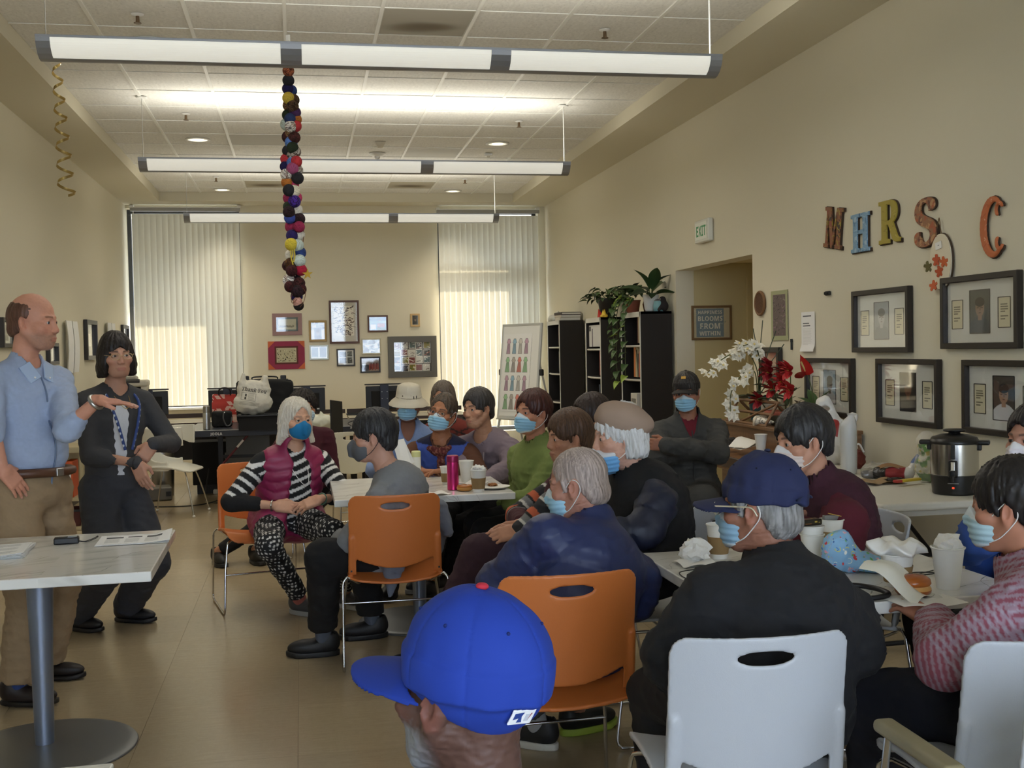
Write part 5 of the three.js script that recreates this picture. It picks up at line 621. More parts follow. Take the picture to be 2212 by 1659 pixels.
  part(tr, 'shelf', box(0.5, 0.03, 0.42, 0.006), bm, 0, 0.17, 0); part(tr, 'shelf', box(0.5, 0.03, 0.42, 0.006), bm, 0, 0.4, 0); part(tr, 'shelf', box(0.5, 0.05, 0.42, 0.008), bm, 0, 0.78, 0); part(tr, 'back_panel', box(0.48, 0.36, 0.02), bm, 0, 0.6, -0.19); for (const x of [-0.24, 0.24]) for (const z of [-0.19, 0.19]) { part(tr, 'post', box(0.025, 0.74, 0.025), bm, x, 0.43, z); part(tr, 'caster', T(cyl(0.03, 0.03, 0.02, 16), x, 0.03, z, 0, 0, PI / 2), black); }
  const of = thing('ring_binder', 'orange ring binder on the beige trolley', 'binder', V(-1.78, 0.415, 9.2)); part(of, 'cover', box(0.06, 0.28, 0.22, 0.006), mat(C(190, 84, 40), 0.6), 0, 0.14, 0); part(of, 'spine_label', box(0.03, 0.1, 0.002), white, 0, 0.16, 0.111);
  const bx = thing('crate', 'dark red crate on the lowest trolley shelf', 'crate', V(-1.9, 0.185, 9.3)); part(bx, 'crate_body', merge([T(box(0.36, 0.12, 0.014), 0, 0.06, 0.14), T(box(0.36, 0.12, 0.014), 0, 0.06, -0.14), T(box(0.014, 0.12, 0.28), 0.18, 0.06, 0), T(box(0.014, 0.12, 0.28), -0.18, 0.06, 0), T(box(0.36, 0.01, 0.28), 0, 0.005, 0)]), mat(C(84, 36, 28), 0.7)); part(bx, 'rim', T(box(0.38, 0.016, 0.03, 0.004), 0, 0.12, 0.145), black);
}
// ---------------------------------------------------------------- whiteboard easel
{
  const e = thing('easel_whiteboard', 'white easel board covered with coloured garment drawings in front of the bookcase', 'easel', V(2.62, 0, 13.3), -1.05), al = mat(C(200, 202, 200), 0.35, { metalness: 0.5 });
  const dt = canvasTexture(256, 384, (c) => { c.fillStyle = '#f0f0ec'; c.fillRect(0, 0, 256, 384); const cl = ['#c9a6b8', '#e08c7c', '#9cc0d2', '#a4cfa0', '#d6d2c8', '#b9b2a8']; for (let j = 0; j < 4; j++) for (let i = 0; i < 4; i++) { const x = 20 + i * 56, y = 20 + j * 92; c.fillStyle = cl[(i * 2 + j * 3) % 6]; c.strokeStyle = '#55555a'; c.lineWidth = 1.6; c.beginPath(); c.moveTo(x + 14, y + 4); c.lineTo(x + 32, y + 4); c.lineTo(x + 42, y + 22); c.lineTo(x + 34, y + 26); c.lineTo(x + 40 + 4 * (j % 2), y + 78); c.lineTo(x + 4 - 4 * (j % 2), y + 78); c.lineTo(x + 12, y + 26); c.lineTo(x + 4, y + 22); c.closePath(); c.fill(); c.stroke(); for (let k = 0; k < 5; k++) { c.beginPath(); c.moveTo(x + 14 + k * 4, y + 28); c.lineTo(x + 8 + k * 7, y + 76); c.stroke(); } } });
  const tilt = -0.11, b = new THREE.Group(); b.name = 'board'; b.position.set(0, 0.66, 0.1); b.rotation.x = tilt; e.add(b);
  part(b, 'panel', T(box(0.68, 1.1, 0.02), 0, 0.56, 0), mat(C(236, 236, 230), 0.3)); part(b, 'drawing_sheet', T(box(0.5, 0.94, 0.004), -0.05, 0.54, 0.013), mat(0xffffff, 0.7, { map: dt }));
  part(b, 'frame_rail', merge([T(box(0.72, 0.03, 0.03, 0.006), 0, 1.12, 0), T(box(0.72, 0.03, 0.03, 0.006), 0, 0, 0), T(box(0.03, 1.12, 0.03, 0.006), 0.345, 0.56, 0), T(box(0.03, 1.12, 0.03, 0.006), -0.345, 0.56, 0)]), al);
  part(e, 'pen_tray', box(0.6, 0.02, 0.08, 0.006), al, 0, 0.64, 0.14); for (const s of [-1, 1]) { part(e, 'leg', rod(v3(s * 0.32, 0.7, 0.08), v3(s * 0.34, 0.01, 0.26), 0.014), al); part(e, 'leg', rod(v3(s * 0.3, 1.3, -0.02), v3(s * 0.33, 0.01, -0.35), 0.012), al); part(e, 'clip', box(0.05, 0.08, 0.05, 0.015), black, s * 0.37, 1.2, 0.02); }
}
// ---------------------------------------------------------------- bookcases and what stands on them
const caseSide = mat(C(30, 25, 23), 0.7), caseEdge = mat(C(206, 204, 196), 0.5), caseIn = mat(C(36, 30, 27), 0.8);
function bookcase(label, x0, x1, d0, d1, h, shelves) {
  const b = thing('bookcase', label, 'bookcase', V((x0 + x1) / 2, 0, (d0 + d1) / 2), 0, 'black bookcases along the right wall'), w = x1 - x0, l = d1 - d0;
  for (const s of [-1, 1]) part(b, 'side_panel', box(w, h, 0.022), caseSide, 0, h / 2, s * (l / 2 - 0.011));
  part(b, 'back_panel', box(0.01, h, l - 0.05), caseIn, w / 2 - 0.006, h / 2, 0); part(b, 'top_panel', box(w, 0.025, l), caseSide, 0, h - 0.012, 0); part(b, 'plinth', box(w - 0.02, 0.07, l - 0.05), caseSide, 0.01, 0.035, 0);
  part(b, 'edge_strip', merge([-1, 1].map((s) => T(box(0.006, h, 0.024), -w / 2 - 0.003, h / 2, s * (l / 2 - 0.011))).concat([T(box(0.006, 0.05, l), -w / 2 - 0.003, h - 0.025, 0)])), caseEdge);
  for (const y of shelves) { const s = new THREE.Shape(); s.moveTo(-w / 2 + 0.02, -l / 2 + 0.024); s.quadraticCurveTo(-w / 2 - 0.05, 0, -w / 2 + 0.02, l / 2 - 0.024); s.lineTo(w / 2 - 0.014, l / 2 - 0.024); s.lineTo(w / 2 - 0.014, -l / 2 + 0.024); const m = part(b, 'shelf', new THREE.ExtrudeGeometry(s, { depth: 0.02, bevelEnabled: false }), caseIn, 0, y, 0, PI / 2); part(m, 'front_edge', tube([[-w / 2 + 0.016, -l / 2 + 0.024, 0.01], [-w / 2 - 0.017, 0, 0.01], [-w / 2 + 0.016, l / 2 - 0.024, 0.01]], 0.011, 20), caseEdge); }
  return b;
}
const books = { n: 0 };
function book(label, x, y, d, th, h, w, color, lean = 0, group) { const b = thing('book', label, 'book', V(x, y, d), 0, group); part(b, 'cover', T(box(w, h, th, 0.002), 0, h / 2, 0), mat(color, 0.6), 0, 0, 0, lean, 0, 0); part(b, 'pages', T(box(w - 0.01, h - 0.01, th * 0.7), 0.008, h / 2, 0), whiteMatt, 0, 0, 0, lean, 0, 0); return b; }
{
  bookcase('black bookcase farthest along the right wall, behind the whiteboard easel', 3.2, 3.51, 13.75, 14.45, 1.83, [0.4, 0.8, 1.16, 1.5]);
  bookcase('black bookcase in the middle with the red folded paper shape on top', 3.19, 3.5, 11.75, 12.4, 1.81, [0.4, 0.8, 1.16, 1.47]);
  bookcase('black bookcase nearest the alcove, overhung by the trailing vine', 3.19, 3.5, 10.3, 10.96, 1.82, [0.42, 0.81, 1.17, 1.5]);
  const cs = [C(140, 50, 40), C(206, 196, 170), C(196, 110, 40), C(60, 70, 84), C(190, 176, 140), C(170, 80, 40), C(80, 34, 34), C(110, 110, 100), C(214, 190, 80)];
  const row = (d0, y, x, list, tilt, g, where) => { let d = d0; list.forEach(([th, h, c, word], i) => { book(`${word} ${where}`, x, y, d + th / 2, th, h, 0.19, c, tilt ? 0.12 * Math.sin(i * 2.3) : 0, g); d += th + 0.003; }); };
  row(10.34, 1.52, 3.3, [[0.05, 0.26, cs[1], 'thick cream book standing first'], [0.035, 0.26, cs[4], 'tan book standing second'], [0.03, 0.28, cs[6], 'dark red book standing third']], 0, 'books on the vine bookcase', 'on the top shelf of the vine bookcase');
  row(10.34, 1.19, 3.3, [[0.05, 0.24, cs[2], 'orange book standing first'], [0.045, 0.25, cs[5], 'brown orange book standing second'], [0.04, 0.27, cs[7], 'grey book standing third'], [0.06, 0.29, cs[4], 'wide tan book standing fourth'], [0.05, 0.29, cs[2], 'tall orange book standing fifth']], 1, 'books on the vine bookcase', 'on the middle shelf of the vine bookcase');
  row(11.8, 1.18, 3.3, [[0.05, 0.29, cs[1], 'tall cream book standing first'], [0.03, 0.27, cs[0], 'red book standing second']], 0, 'books on the middle bookcase', 'on the middle shelf of the central bookcase');
  row(11.82, 0.82, 3.3, [[0.02, 0.26, cs[7], 'thin grey book leaning first'], [0.02, 0.25, cs[1], 'thin cream book leaning second'], [0.025, 0.26, cs[3], 'slate book leaning third']], 1, 'books on the middle bookcase', 'on the low shelf of the central bookcase');
  row(13.8, 1.52, 3.32, [[0.04, 0.24, cs[6], 'dark red book standing first'], [0.04, 0.22, cs[3], 'slate book standing second'], [0.05, 0.24, cs[6], 'maroon book standing third']], 0, 'books on the far bookcase', 'on the upper shelf of the far bookcase');
  row(13.8, 1.18, 3.32, [[0.04, 0.2, cs[8], 'yellow book standing first'], [0.04, 0.24, cs[7], 'grey book standing second'], [0.05, 0.26, cs[3], 'slate book standing third']], 0, 'books on the far bookcase', 'on the middle shelf of the far bookcase');
  const m0 = thing('magazine_file', 'white file box standing on the low shelf of the vine bookcase', 'file box', V(3.27, 0.832, 10.5)); part(m0, 'box_body', box(0.2, 0.2, 0.2, 0.004), mat(C(200, 196, 186), 0.7), 0, 0.1, 0); part(m0, 'label_strip', box(0.002, 0.04, 0.14), mat(C(120, 116, 108), 0.7), -0.101, 0.13, 0);
  const wbx = thing('white_carton', 'white carton with a small black mark on the upper shelf of the central bookcase', 'carton', V(3.33, 1.492, 12.08)); part(wbx, 'carton_body', box(0.24, 0.24, 0.5, 0.004), mat(C(206, 206, 204), 0.6), 0, 0.12, 0); part(wbx, 'logo', box(0.002, 0.05, 0.06), black, -0.121, 0.2, -0.2); part(wbx, 'stripe', box(0.002, 0.2, 0.03), mat(C(80, 70, 90), 0.5), -0.121, 0.1, -0.1);
  const br = thing('small_box', 'brown box lying on the vine bookcase shelf below the tan books', 'box', V(3.3, 0.432, 10.6)); part(br, 'box_body', box(0.2, 0.08, 0.3, 0.004), mat(C(104, 78, 50), 0.8), 0, 0.04, 0); part(br, 'lid', box(0.21, 0.02, 0.31, 0.004), mat(C(120, 92, 60), 0.8), 0, 0.088, 0);
  // stacked books and a white bag on the far bookcase
  [[0.04, C(206, 200, 186), 'pale book lying at the bottom of the stack on the far bookcase'], [0.03, C(190, 180, 164), 'tan book lying second in the stack on the far bookcase'], [0.035, C(54, 44, 44), 'dark book lying on top of the stack on the far bookcase']].reduce((y, [t, c, l], i) => { const b = thing('book', l, 'book', V(3.36, y, 13.98), 0.05 * i, 'stacked books on the far bookcase'); part(b, 'cover', box(0.26, t, 0.3, 0.003), mat(c, 0.6), 0, t / 2, 0); part(b, 'pages', box(0.25, t * 0.6, 0.304), whiteMatt, 0.0, t / 2, 0); return y + t + 0.001; }, 1.83);
  const sb = thing('plastic_bag', 'clear white plastic bag slumped on the far bookcase', 'bag', V(3.3, 1.83, 14.28)), s = new Solid(0.03); s.add(ell(v3(0, 0.03, 0), 0.13, 0.07, 0.14)).keep(half(v3(0, -1, 0), v3(0, 0, 0))); part(sb, 'bag_body', netMesh(s, v3(-0.16, -0.01, -0.17), v3(0.16, 0.13, 0.17), 0.01, (x, y, z) => 0.012 * noise(x * 22, y * 22, z * 22)), phys(C(226, 226, 216), 0.4, { transmission: 0.25, thickness: 0 })); part(sb, 'knot', crumple(0.05, 0.05, 0.05, 5), phys(C(226, 226, 216), 0.4), 0, 0.09, 0);
}
// ---------------------------------------------------------------- plants
const leafA = mat(C(52, 76, 44), 0.45), leafB = mat(C(74, 100, 54), 0.45), leafC = mat(C(36, 54, 34), 0.45), leafY = mat(C(146, 170, 70), 0.5), stemMat = mat(C(84, 92, 54), 0.6);
function leafGeo(l, w, droop = 0.25, n = 8, kind = 0) {          // a cupped leaf along +z, with a heart or lance outline
  const pos = [], idx = []; for (let i = 0; i <= n; i++) { const t = i / n, ww = w * (kind ? Math.sin(PI * Math.min(1, t * 0.97 + 0.03)) ** 0.8 : Math.sqrt(Math.max(0, 1 - (t * 1.12 - 0.2) ** 2)) * (1 - t ** 3) * (t < 0.04 ? 0.5 : 1)); for (const s of [-1, -0.5, 0, 0.5, 1]) pos.push(s * ww / 2, Math.abs(s) * ww * 0.18 - droop * l * t * t + (s === 0 ? -0.002 : 0), t * l); }
  for (let i = 0; i < n; i++) for (let k = 0; k < 4; k++) { const a = i * 5 + k; idx.push(a, a + 5, a + 1, a + 1, a + 5, a + 6); }
  const g = new THREE.BufferGeometry(); g.setAttribute('position', new THREE.Float32BufferAttribute(pos, 3)); g.setIndex(idx); g.computeVertexNormals(); g.setAttribute('uv', new THREE.Float32BufferAttribute(new Float32Array(pos.length / 3 * 2), 2)); return g;
}
const place = (g, p, dir, roll = 0) => { const q = new THREE.Quaternion().setFromRotationMatrix(new THREE.Matrix4().lookAt(dir, v3(0, 0, 0), v3(0, 1, 0))), m = new THREE.Matrix4().compose(p, q.multiply(new THREE.Quaternion().setFromAxisAngle(v3(0, 0, 1), roll)), v3(1, 1, 1)); return g.clone().applyMatrix4(m); };
const pothosLeaf = [leafGeo(0.075, 0.062, 0.3), leafGeo(0.095, 0.075, 0.4)];
function leafOn(parent, p, dir, geo, m, roll = 0) { const o = part(parent, 'leaf', geo, m); o.position.copy(p); o.quaternion.setFromRotationMatrix(new THREE.Matrix4().lookAt(dir, v3(0, 0, 0), v3(0, 1, 0))); o.rotateZ(roll); return o; }
{
  const p = thing('pothos_plant', 'bushy green plant in a black pot on the central bookcase', 'plant', V(3.34, 1.81, 12.0)); part(p, 'pot', lathe([[0.001, 0], [0.075, 0], [0.11, 0.2], [0.118, 0.21], [0.112, 0.215], [0.1, 0.18], [0.001, 0.18]], 32), mat(C(32, 30, 28), 0.5));
  for (let i = 0; i < 64; i++) { const a = rr(0, 2 * PI), e = rr(-0.3, 1.2), r = rr(0.08, 0.2), o = v3(Math.cos(a) * Math.cos(e) * r * 1.3, 0.2 + Math.max(-0.06, Math.sin(e)) * r * 0.75, Math.sin(a) * Math.cos(e) * r * 1.1); if (o.x > 0.12) o.x = 0.12 - rr(0, 0.05); leafOn(p, o, v3(o.x, rr(-0.08, 0.08), o.z).normalize(), pothosLeaf[i % 2], [leafA, leafC, leafB][i % 3], rr(-0.4, 0.4)); }
  part(p, 'stem', merge([[-0.2, 0.28, 0.1], [-0.24, 0.24, 0.05], [0.05, 0.3, 0.15]].map(([x, y, z]) => tube([[0, 0.17, 0], [x * 0.5, y, z * 0.5], [x, y - 0.02, z]], 0.004, 14))), stemMat);
  const vn = thing('trailing_vine', 'trailing heart-leaved vine hanging down the edge of the bookcase by the alcove', 'plant', V(3.28, 1.82, 10.85)); part(vn, 'pot', lathe([[0.001, 0], [0.06, 0], [0.08, 0.12], [0.086, 0.13], [0.075, 0.12], [0.001, 0.11]], 28), mat(C(150, 82, 58), 0.7));
  const vines = [[[0, 0.13, 0], [-0.1, 0.16, 0.02], [-0.16, 0.02, 0.0], [-0.17, -0.2, 0.02], [-0.18, -0.45, 0.0], [-0.17, -0.68, 0.03]], [[0, 0.12, 0.02], [-0.1, 0.13, -0.1], [-0.17, 0.0, -0.1], [-0.18, -0.22, -0.09], [-0.17, -0.36, -0.1]], [[0, 0.13, 0.05], [-0.08, 0.14, 0.2], [-0.15, -0.02, 0.24], [-0.16, -0.3, 0.26], [-0.16, -0.62, 0.25]], [[0, 0.13, 0], [-0.02, 0.2, -0.2], [-0.05, 0.12, -0.35], [-0.1, 0.05, -0.42]]];
  for (const v of vines) { const c = new THREE.CatmullRomCurve3(v.map((q) => v3(...q))); part(vn, 'stem', new THREE.TubeGeometry(c, 40, 0.004, 6), stemMat); const n = Math.round(c.getLength() / 0.042); for (let i = 2; i <= n; i++) { const q = c.getPoint(i / n); leafOn(vn, q, v3(-0.7 + rr(-0.3, 0.1), rr(-0.7, 0.1), i % 2 ? rr(0.3, 0.9) : rr(-0.9, -0.3)).normalize(), pothosLeaf[i % 2], i % 9 === 5 ? leafY : [leafA, leafB][i % 2], rr(-0.3, 0.3)); } }
  for (let i = 0; i < 34; i++) { const a = rr(0, 2 * PI), o = v3(-0.02 + 0.13 * Math.cos(a) * rr(0.3, 1), 0.14 + rr(0, 0.14), 0.17 * Math.sin(a) * rr(0.3, 1)); leafOn(vn, o, v3(o.x, rr(-0.05, 0.1), o.z).normalize(), pothosLeaf[i % 2], [leafA, leafB, leafC][i % 3], rr(-0.4, 0.4)); }
  const ph = thing('potted_philodendron', 'broad-leaved plant in a white textured pot on the bookcase by the alcove', 'plant', V(3.36, 1.82, 10.5)); part(ph, 'pot', lathe([[0.001, 0], [0.05, 0], [0.062, 0.03], [0.07, 0.1], [0.08, 0.165], [0.076, 0.168], [0.06, 0.13], [0.001, 0.13]], 10), mat(C(222, 222, 218), 0.4));
  const big = leafGeo(0.26, 0.12, 0.35, 10, 1), mid = leafGeo(0.2, 0.11, 0.6, 10, 1); [[-0.4, 0.9, 0.3], [0.3, 0.8, 0.2], [-0.9, 0.5, -0.1], [-0.7, 0.35, 0.5], [0.5, 0.6, -0.4], [-0.2, 0.3, 0.9], [0.6, 0.25, 0.6], [-0.3, 0.6, -0.6], [0.1, 1, 0.5]].forEach((d, i) => { const v = v3(...d).normalize(), b = v3(v.x * 0.05, 0.14 + v.y * 0.09, v.z * 0.05); part(ph, 'stem', rod(v3(0, 0.13, 0), b, 0.004), stemMat); leafOn(ph, b, v, i % 2 ? mid : big, [leafA, leafC][i % 2], rr(-0.5, 0.5)); });
  const cn = thing('paper_boat', 'folded red and yellow paper shapes on the central bookcase', 'ornament', V(3.24, 1.81, 11.9)); part(cn, 'red_fold', new THREE.ConeGeometry(0.05, 0.1, 4), mat(C(186, 46, 38), 0.6), -0.02, 0.05, 0.0, 0, 0.5, 0.3); part(cn, 'yellow_fold', merge([-0.03, 0.03].map((z) => T(new THREE.ConeGeometry(0.03, 0.09, 4), 0, 0.045, z))), mat(C(220, 190, 60), 0.6), 0, 0, 0.11); part(cn, 'yellow_base', box(0.06, 0.03, 0.1, 0.01), mat(C(214, 180, 60), 0.6), 0, 0.015, 0.11);
  const tj = thing('blue_jar', 'pale turquoise jar behind the white plant pot', 'jar', V(3.4, 1.82, 10.38)); part(tj, 'jar_body', lathe([[0.001, 0], [0.05, 0], [0.055, 0.05], [0.045, 0.1], [0.04, 0.1], [0.001, 0.09]], 24), mat(C(128, 176, 184), 0.4)); part(tj, 'lid', lathe([[0.042, 0.1], [0.044, 0.105], [0.03, 0.118], [0.001, 0.12]], 24), mat(C(120, 120, 118), 0.5));
  const sf = thing('stuffed_toy', 'small dark slumped stuffed toy at the end of the bookcase top', 'toy', V(3.44, 1.82, 10.36)); { const s2 = new Solid(0.02); s2.add(ell(v3(0, 0.05, 0), 0.05, 0.055, 0.045)).add(ell(v3(-0.01, 0.11, 0.005), 0.034, 0.036, 0.034)).add(cap(v3(-0.03, 0.05, 0.02), v3(-0.06, 0.015, 0.045), 0.016)); part(sf, 'toy_body', netMesh(s2, v3(-0.1, -0.03, -0.07), v3(0.08, 0.17, 0.09), 0.008), mat(C(44, 40, 42), 0.95)); part(sf, 'eye', merge([-1, 1].map((k) => T(sph(0.005, 8), -0.038, 0.118, 0.01 + k * 0.014))), white); }
  const bd = thing('small_basket', 'small brown basket behind the trailing vine', 'basket', V(3.4, 1.82, 10.68)); part(bd, 'basket_body', lathe([[0.001, 0], [0.05, 0], [0.065, 0.07], [0.068, 0.09], [0.062, 0.085], [0.048, 0.006], [0.001, 0.006]], 20), mat(C(112, 76, 46), 0.8)); part(bd, 'hoop', T(new THREE.TorusGeometry(0.06, 0.005, 8, 24, PI), 0, 0.085, 0), mat(C(112, 76, 46), 0.8));
}
// ---------------------------------------------------------------- spinet piano with flowers, stool
const walnut = dataTexture(256, (u, v) => { const g = 8 * Math.sin(v * 2 * PI * 13 + 2.4 * tn(u, v, 4)) + 10 * tn(u, v, 30, 2); return [122 + g, 88 + g * 0.8, 58 + g * 0.6]; });
const walnutMat = phys(0xffffff, 0.35, { map: walnut }), darkWood = mat(C(58, 36, 24), 0.4);
{
  const p = thing('spinet_piano', 'low brown wooden piano with a closed lid against the wall, covered in flower pots', 'piano', V(3.2, 0, 7.34), 0), l = 1.44;
  const s = (x0, x1, y0, y1, z0, z1) => boxUV(box(x1 - x0, y1 - y0, z1 - z0, 0.006), 2).translate((x0 + x1) / 2, (y0 + y1) / 2, (z0 + z1) / 2);
  part(p, 'case', s(-0.08, 0.31, 0.06, 0.9, -l / 2, l / 2), walnutMat); part(p, 'top_lid', s(-0.11, 0.315, 0.9, 0.925, -l / 2 - 0.01, l / 2 + 0.01), walnutMat);
  part(p, 'key_shelf', s(-0.38, -0.08, 0.64, 0.71, -l / 2, l / 2), walnutMat); const f = part(p, 'fallboard', s(-0.33, 0.0, 0.72, 0.745, -l / 2 + 0.05, l / 2 - 0.05), walnutMat); f.rotation.z = 0.06; part(p, 'key_slip', s(-0.39, -0.365, 0.66, 0.735, -l / 2, l / 2), darkWood);
  for (const k of [-1, 1]) { part(p, 'cheek', s(-0.38, -0.06, 0.7, 0.78, k * (l / 2 - 0.03) - 0.03, k * (l / 2 - 0.03) + 0.03), walnutMat); part(p, 'leg', T(lathe([[0.001, 0], [0.025, 0], [0.022, 0.05], [0.034, 0.3], [0.026, 0.5], [0.04, 0.6], [0.04, 0.64], [0.001, 0.64]], 20), -0.33, 0, k * (l / 2 - 0.06)), darkWood); }
  part(p, 'plinth', s(-0.1, 0.31, 0, 0.08, -l / 2, l / 2), darkWood); for (const z of [-0.06, 0, 0.06]) part(p, 'pedal', box(0.1, 0.012, 0.03, 0.005), mat(C(170, 140, 70), 0.3, { metalness: 0.9 }), -0.13, 0.06, z);
  const e = thing('wooden_stand', 'empty slatted wooden display stand tilted on top of the piano', 'stand', V(3.2, 0.925, 7.55), 0), wm = mat(C(128, 92, 60), 0.5);
  for (const [a, b] of [[[-0.1, 0.0, 0.35], [0.0, 0.16, 0.35]], [[-0.1, 0.0, -0.35], [0.0, 0.16, -0.35]], [[-0.1, 0.006, 0.35], [-0.1, 0.006, -0.35]], [[0.0, 0.16, 0.37], [0.0, 0.155, -0.37]], [[-0.05, 0.08, 0.36], [-0.05, 0.08, -0.36]], [[0.14, 0.006, 0.33], [0.0, 0.15, 0.33]], [[0.14, 0.006, -0.33], [0.0, 0.15, -0.33]]]) part(e, 'rail', rod(v3(...a), v3(...b), 0.011, 4), wm);
  part(e, 'diagonal', rod(v3(-0.02, 0.15, 0.35), v3(-0.09, 0.01, -0.1), 0.009, 4), wm);
  const sh = thing('seashell', 'speckled spiral seashell on the piano lid below the stand', 'shell', V(3.13, 0.925, 7.28), 0.4); part(sh, 'shell_body', (() => { const q = new Solid(0.012); for (let i = 0; i < 7; i++) q.add(ell(v3(0, 0.035 - i * 0.001, -0.06 + i * 0.022), 0.045 - i * 0.0055, 0.036 - i * 0.0045, 0.022)); return netMesh(q, v3(-0.07, -0.02, -0.1), v3(0.07, 0.1, 0.12), 0.005, null, (x, y, z) => { const k = noise(x * 70, y * 70, z * 70) > 0.12 ? 0.25 : 0.75; return [k, k * 0.93, k * 0.8]; }); })(), mat(0xffffff, 0.4, { vertexColors: true })); part(sh, 'lip', T(new THREE.TorusGeometry(0.03, 0.008, 8, 20, 4), -0.02, 0.03, -0.06, 0.4, 0.4), mat(C(214, 200, 176), 0.4));
  cup('white paper cup with a red lidded stirrer on the closed piano keyboard', V(3.01, 0.772, 7.06), 0.115, 0.042);
  const n = thing('paper_napkin', 'white folded napkin on the piano keyboard lid beside the cup', 'napkin', V(2.98, 0.766, 7.28)); part(n, 'sheet', sheetGeo(0.16, 0.17, (u, v) => 0.02 + 0.06 * smooth(0, 0.8, u) * (1 - 0.5 * v), 0.002), napkinMat, 0, 0, 0, 0, 0.5, 0); part(n, 'fold', sheetGeo(0.14, 0.14, (u) => 0.006 + 0.03 * u, 0.002), napkinMat, 0.01, 0, 0.01);
  const gb = thing('dark_pouch', 'small dark pouch on the piano beside the folded napkin', 'pouch', V(2.97, 0.764, 7.48)); part(gb, 'pouch_body', crumple(0.09, 0.08, 0.12, 44, 0.2), mat(C(34, 30, 28), 0.8)); part(gb, 'cord', tube([[0, 0.06, 0], [-0.06, 0.04, 0.04], [-0.09, 0.01, 0.1]], 0.004, 16), black);
  // pots and flowers
  const oc = thing('orchid', 'white orchid with drooping sprays of blossom in a teal pot on the piano', 'orchid', V(3.34, 0.925, 7.86)); part(oc, 'pot', lathe([[0.001, 0], [0.06, 0], [0.075, 0.16], [0.08, 0.175], [0.074, 0.175], [0.06, 0.14], [0.001, 0.14]], 28), mat(C(66, 116, 126), 0.5));
  const petal = leafGeo(0.045, 0.038, 0.12, 5), wp = mat(C(236, 232, 216), 0.6), lipM = mat(C(226, 206, 140), 0.6), blossom = merge([0, 1, 2, 3, 4].map((i) => T(petal.clone(), 0, 0, 0, -0.35, i * 2 * PI / 5, 0))), lip = sph(0.009, 8).translate(0, 0.01, 0);
  const sprays = [[[0, 0.14, 0], [-0.02, 0.4, 0.0], [-0.12, 0.52, 0.02], [-0.3, 0.46, 0.05], [-0.42, 0.36, 0.06]], [[0, 0.14, 0.02], [0.0, 0.42, 0.04], [-0.06, 0.56, 0.06], [-0.18, 0.55, 0.1]], [[0, 0.14, -0.02], [-0.04, 0.36, 0.02], [-0.15, 0.36, 0.1], [-0.27, 0.22, 0.14], [-0.29, 0.05, 0.16]]];
  for (const sp of sprays) { const c = new THREE.CatmullRomCurve3(sp.map((q) => v3(...q))); part(oc, 'stem', new THREE.TubeGeometry(c, 40, 0.004, 6), stemMat); for (let i = 0; i < 17; i++) { const t = 0.45 + 0.55 * i / 16, q = c.getPoint(t).add(v3(rr(-0.035, 0.035), rr(-0.05, 0.03), rr(-0.04, 0.06))), b = part(oc, 'blossom', blossom, wp, q.x, q.y, q.z, rr(0.7, 1.7), rr(-0.9, 0.3), rr(-0.4, 0.4)); if (i % 2) part(b, 'lip', lip, lipM); } }
  const strap = leafGeo(0.24, 0.075, 0.5, 10, 1); for (let i = 0; i < 7; i++) leafOn(oc, v3(0, 0.15, 0), v3(Math.cos(i * 0.95), 0.35 + 0.2 * (i % 2), Math.sin(i * 0.95)).normalize(), strap, leafC, 0);
  for (const [x, y, z, b] of [[-0.05, 0.68, 0.03, -0.08], [0.03, 0.74, 0.02, 0.02], [0.16, 0.56, 0.1, 0.16], [0.12, 0.66, 0.05, 0.02], [0.2, 0.4, 0.12, 0.2]]) part(oc, 'grass_blade', tube([[0, 0.15, 0], [x * 0.3 - b * 0.2, y * 0.6, z * 0.5], [x, y, z]], 0.0035, 20), leafC);
  const po = thing('poinsettia', 'red poinsettia and red bracts on tall stems in a low terracotta bowl', 'plant', V(3.3, 0.925, 7.3)); part(po, 'bowl', lathe([[0.001, 0], [0.1, 0], [0.135, 0.07], [0.138, 0.075]], 36), mat(C(106, 98, 78), 0.7)); part(po, 'rim', lathe([[0.135, 0.072], [0.146, 0.075], [0.148, 0.098], [0.14, 0.1], [0.13, 0.09], [0.001, 0.085]], 36), mat(C(170, 92, 72), 0.6));
  const bract = leafGeo(0.095, 0.05, 0.15, 7, 1), redA = mat(C(178, 36, 40), 0.55), redB = mat(C(140, 22, 34), 0.55), heads = [[-0.08, 0.3, 0.14, redA], [-0.1, 0.36, -0.02, redB], [-0.04, 0.24, -0.1, redA], [-0.06, 0.4, -0.12, redB], [-0.1, 0.16, -0.2, redB], [-0.1, 0.38, 0.3, redA], [-0.12, 0.25, 0.36, redA], [-0.05, 0.37, 0.1, redB]];
  for (const [x, y, z, m] of heads) { part(po, 'stem', tube([[x * 0.2, 0.08, z * 0.3], [x * 0.6, y * 0.5, z * 0.7], [x, y, z]], 0.004, 14), stemMat); for (let i = 0; i < 12; i++) { const a = i * 2.4, e = i < 6 ? 0.15 : 0.7; leafOn(po, v3(x, y, z), v3(-0.45 + 0.0 * e - 0.4 * e, Math.cos(a) * 0.8 + 0.25, Math.sin(a) * 0.9).normalize(), bract, m, rr(-0.3, 0.3)); } part(po, 'flower_centre', T(sph(0.012, 8), x - 0.02, y, z), mat(C(196, 170, 60), 0.6)); }
  for (let i = 0; i < 14; i++) { const a = i * 2.4; leafOn(po, v3(-0.04 + 0.05 * Math.cos(a), 0.13 + 0.012 * i, 0.25 * Math.sin(a)), v3(-0.5 + 0.5 * Math.cos(a), 0.2, Math.sin(a)).normalize(), bract, [leafA, leafC][i % 2]); }
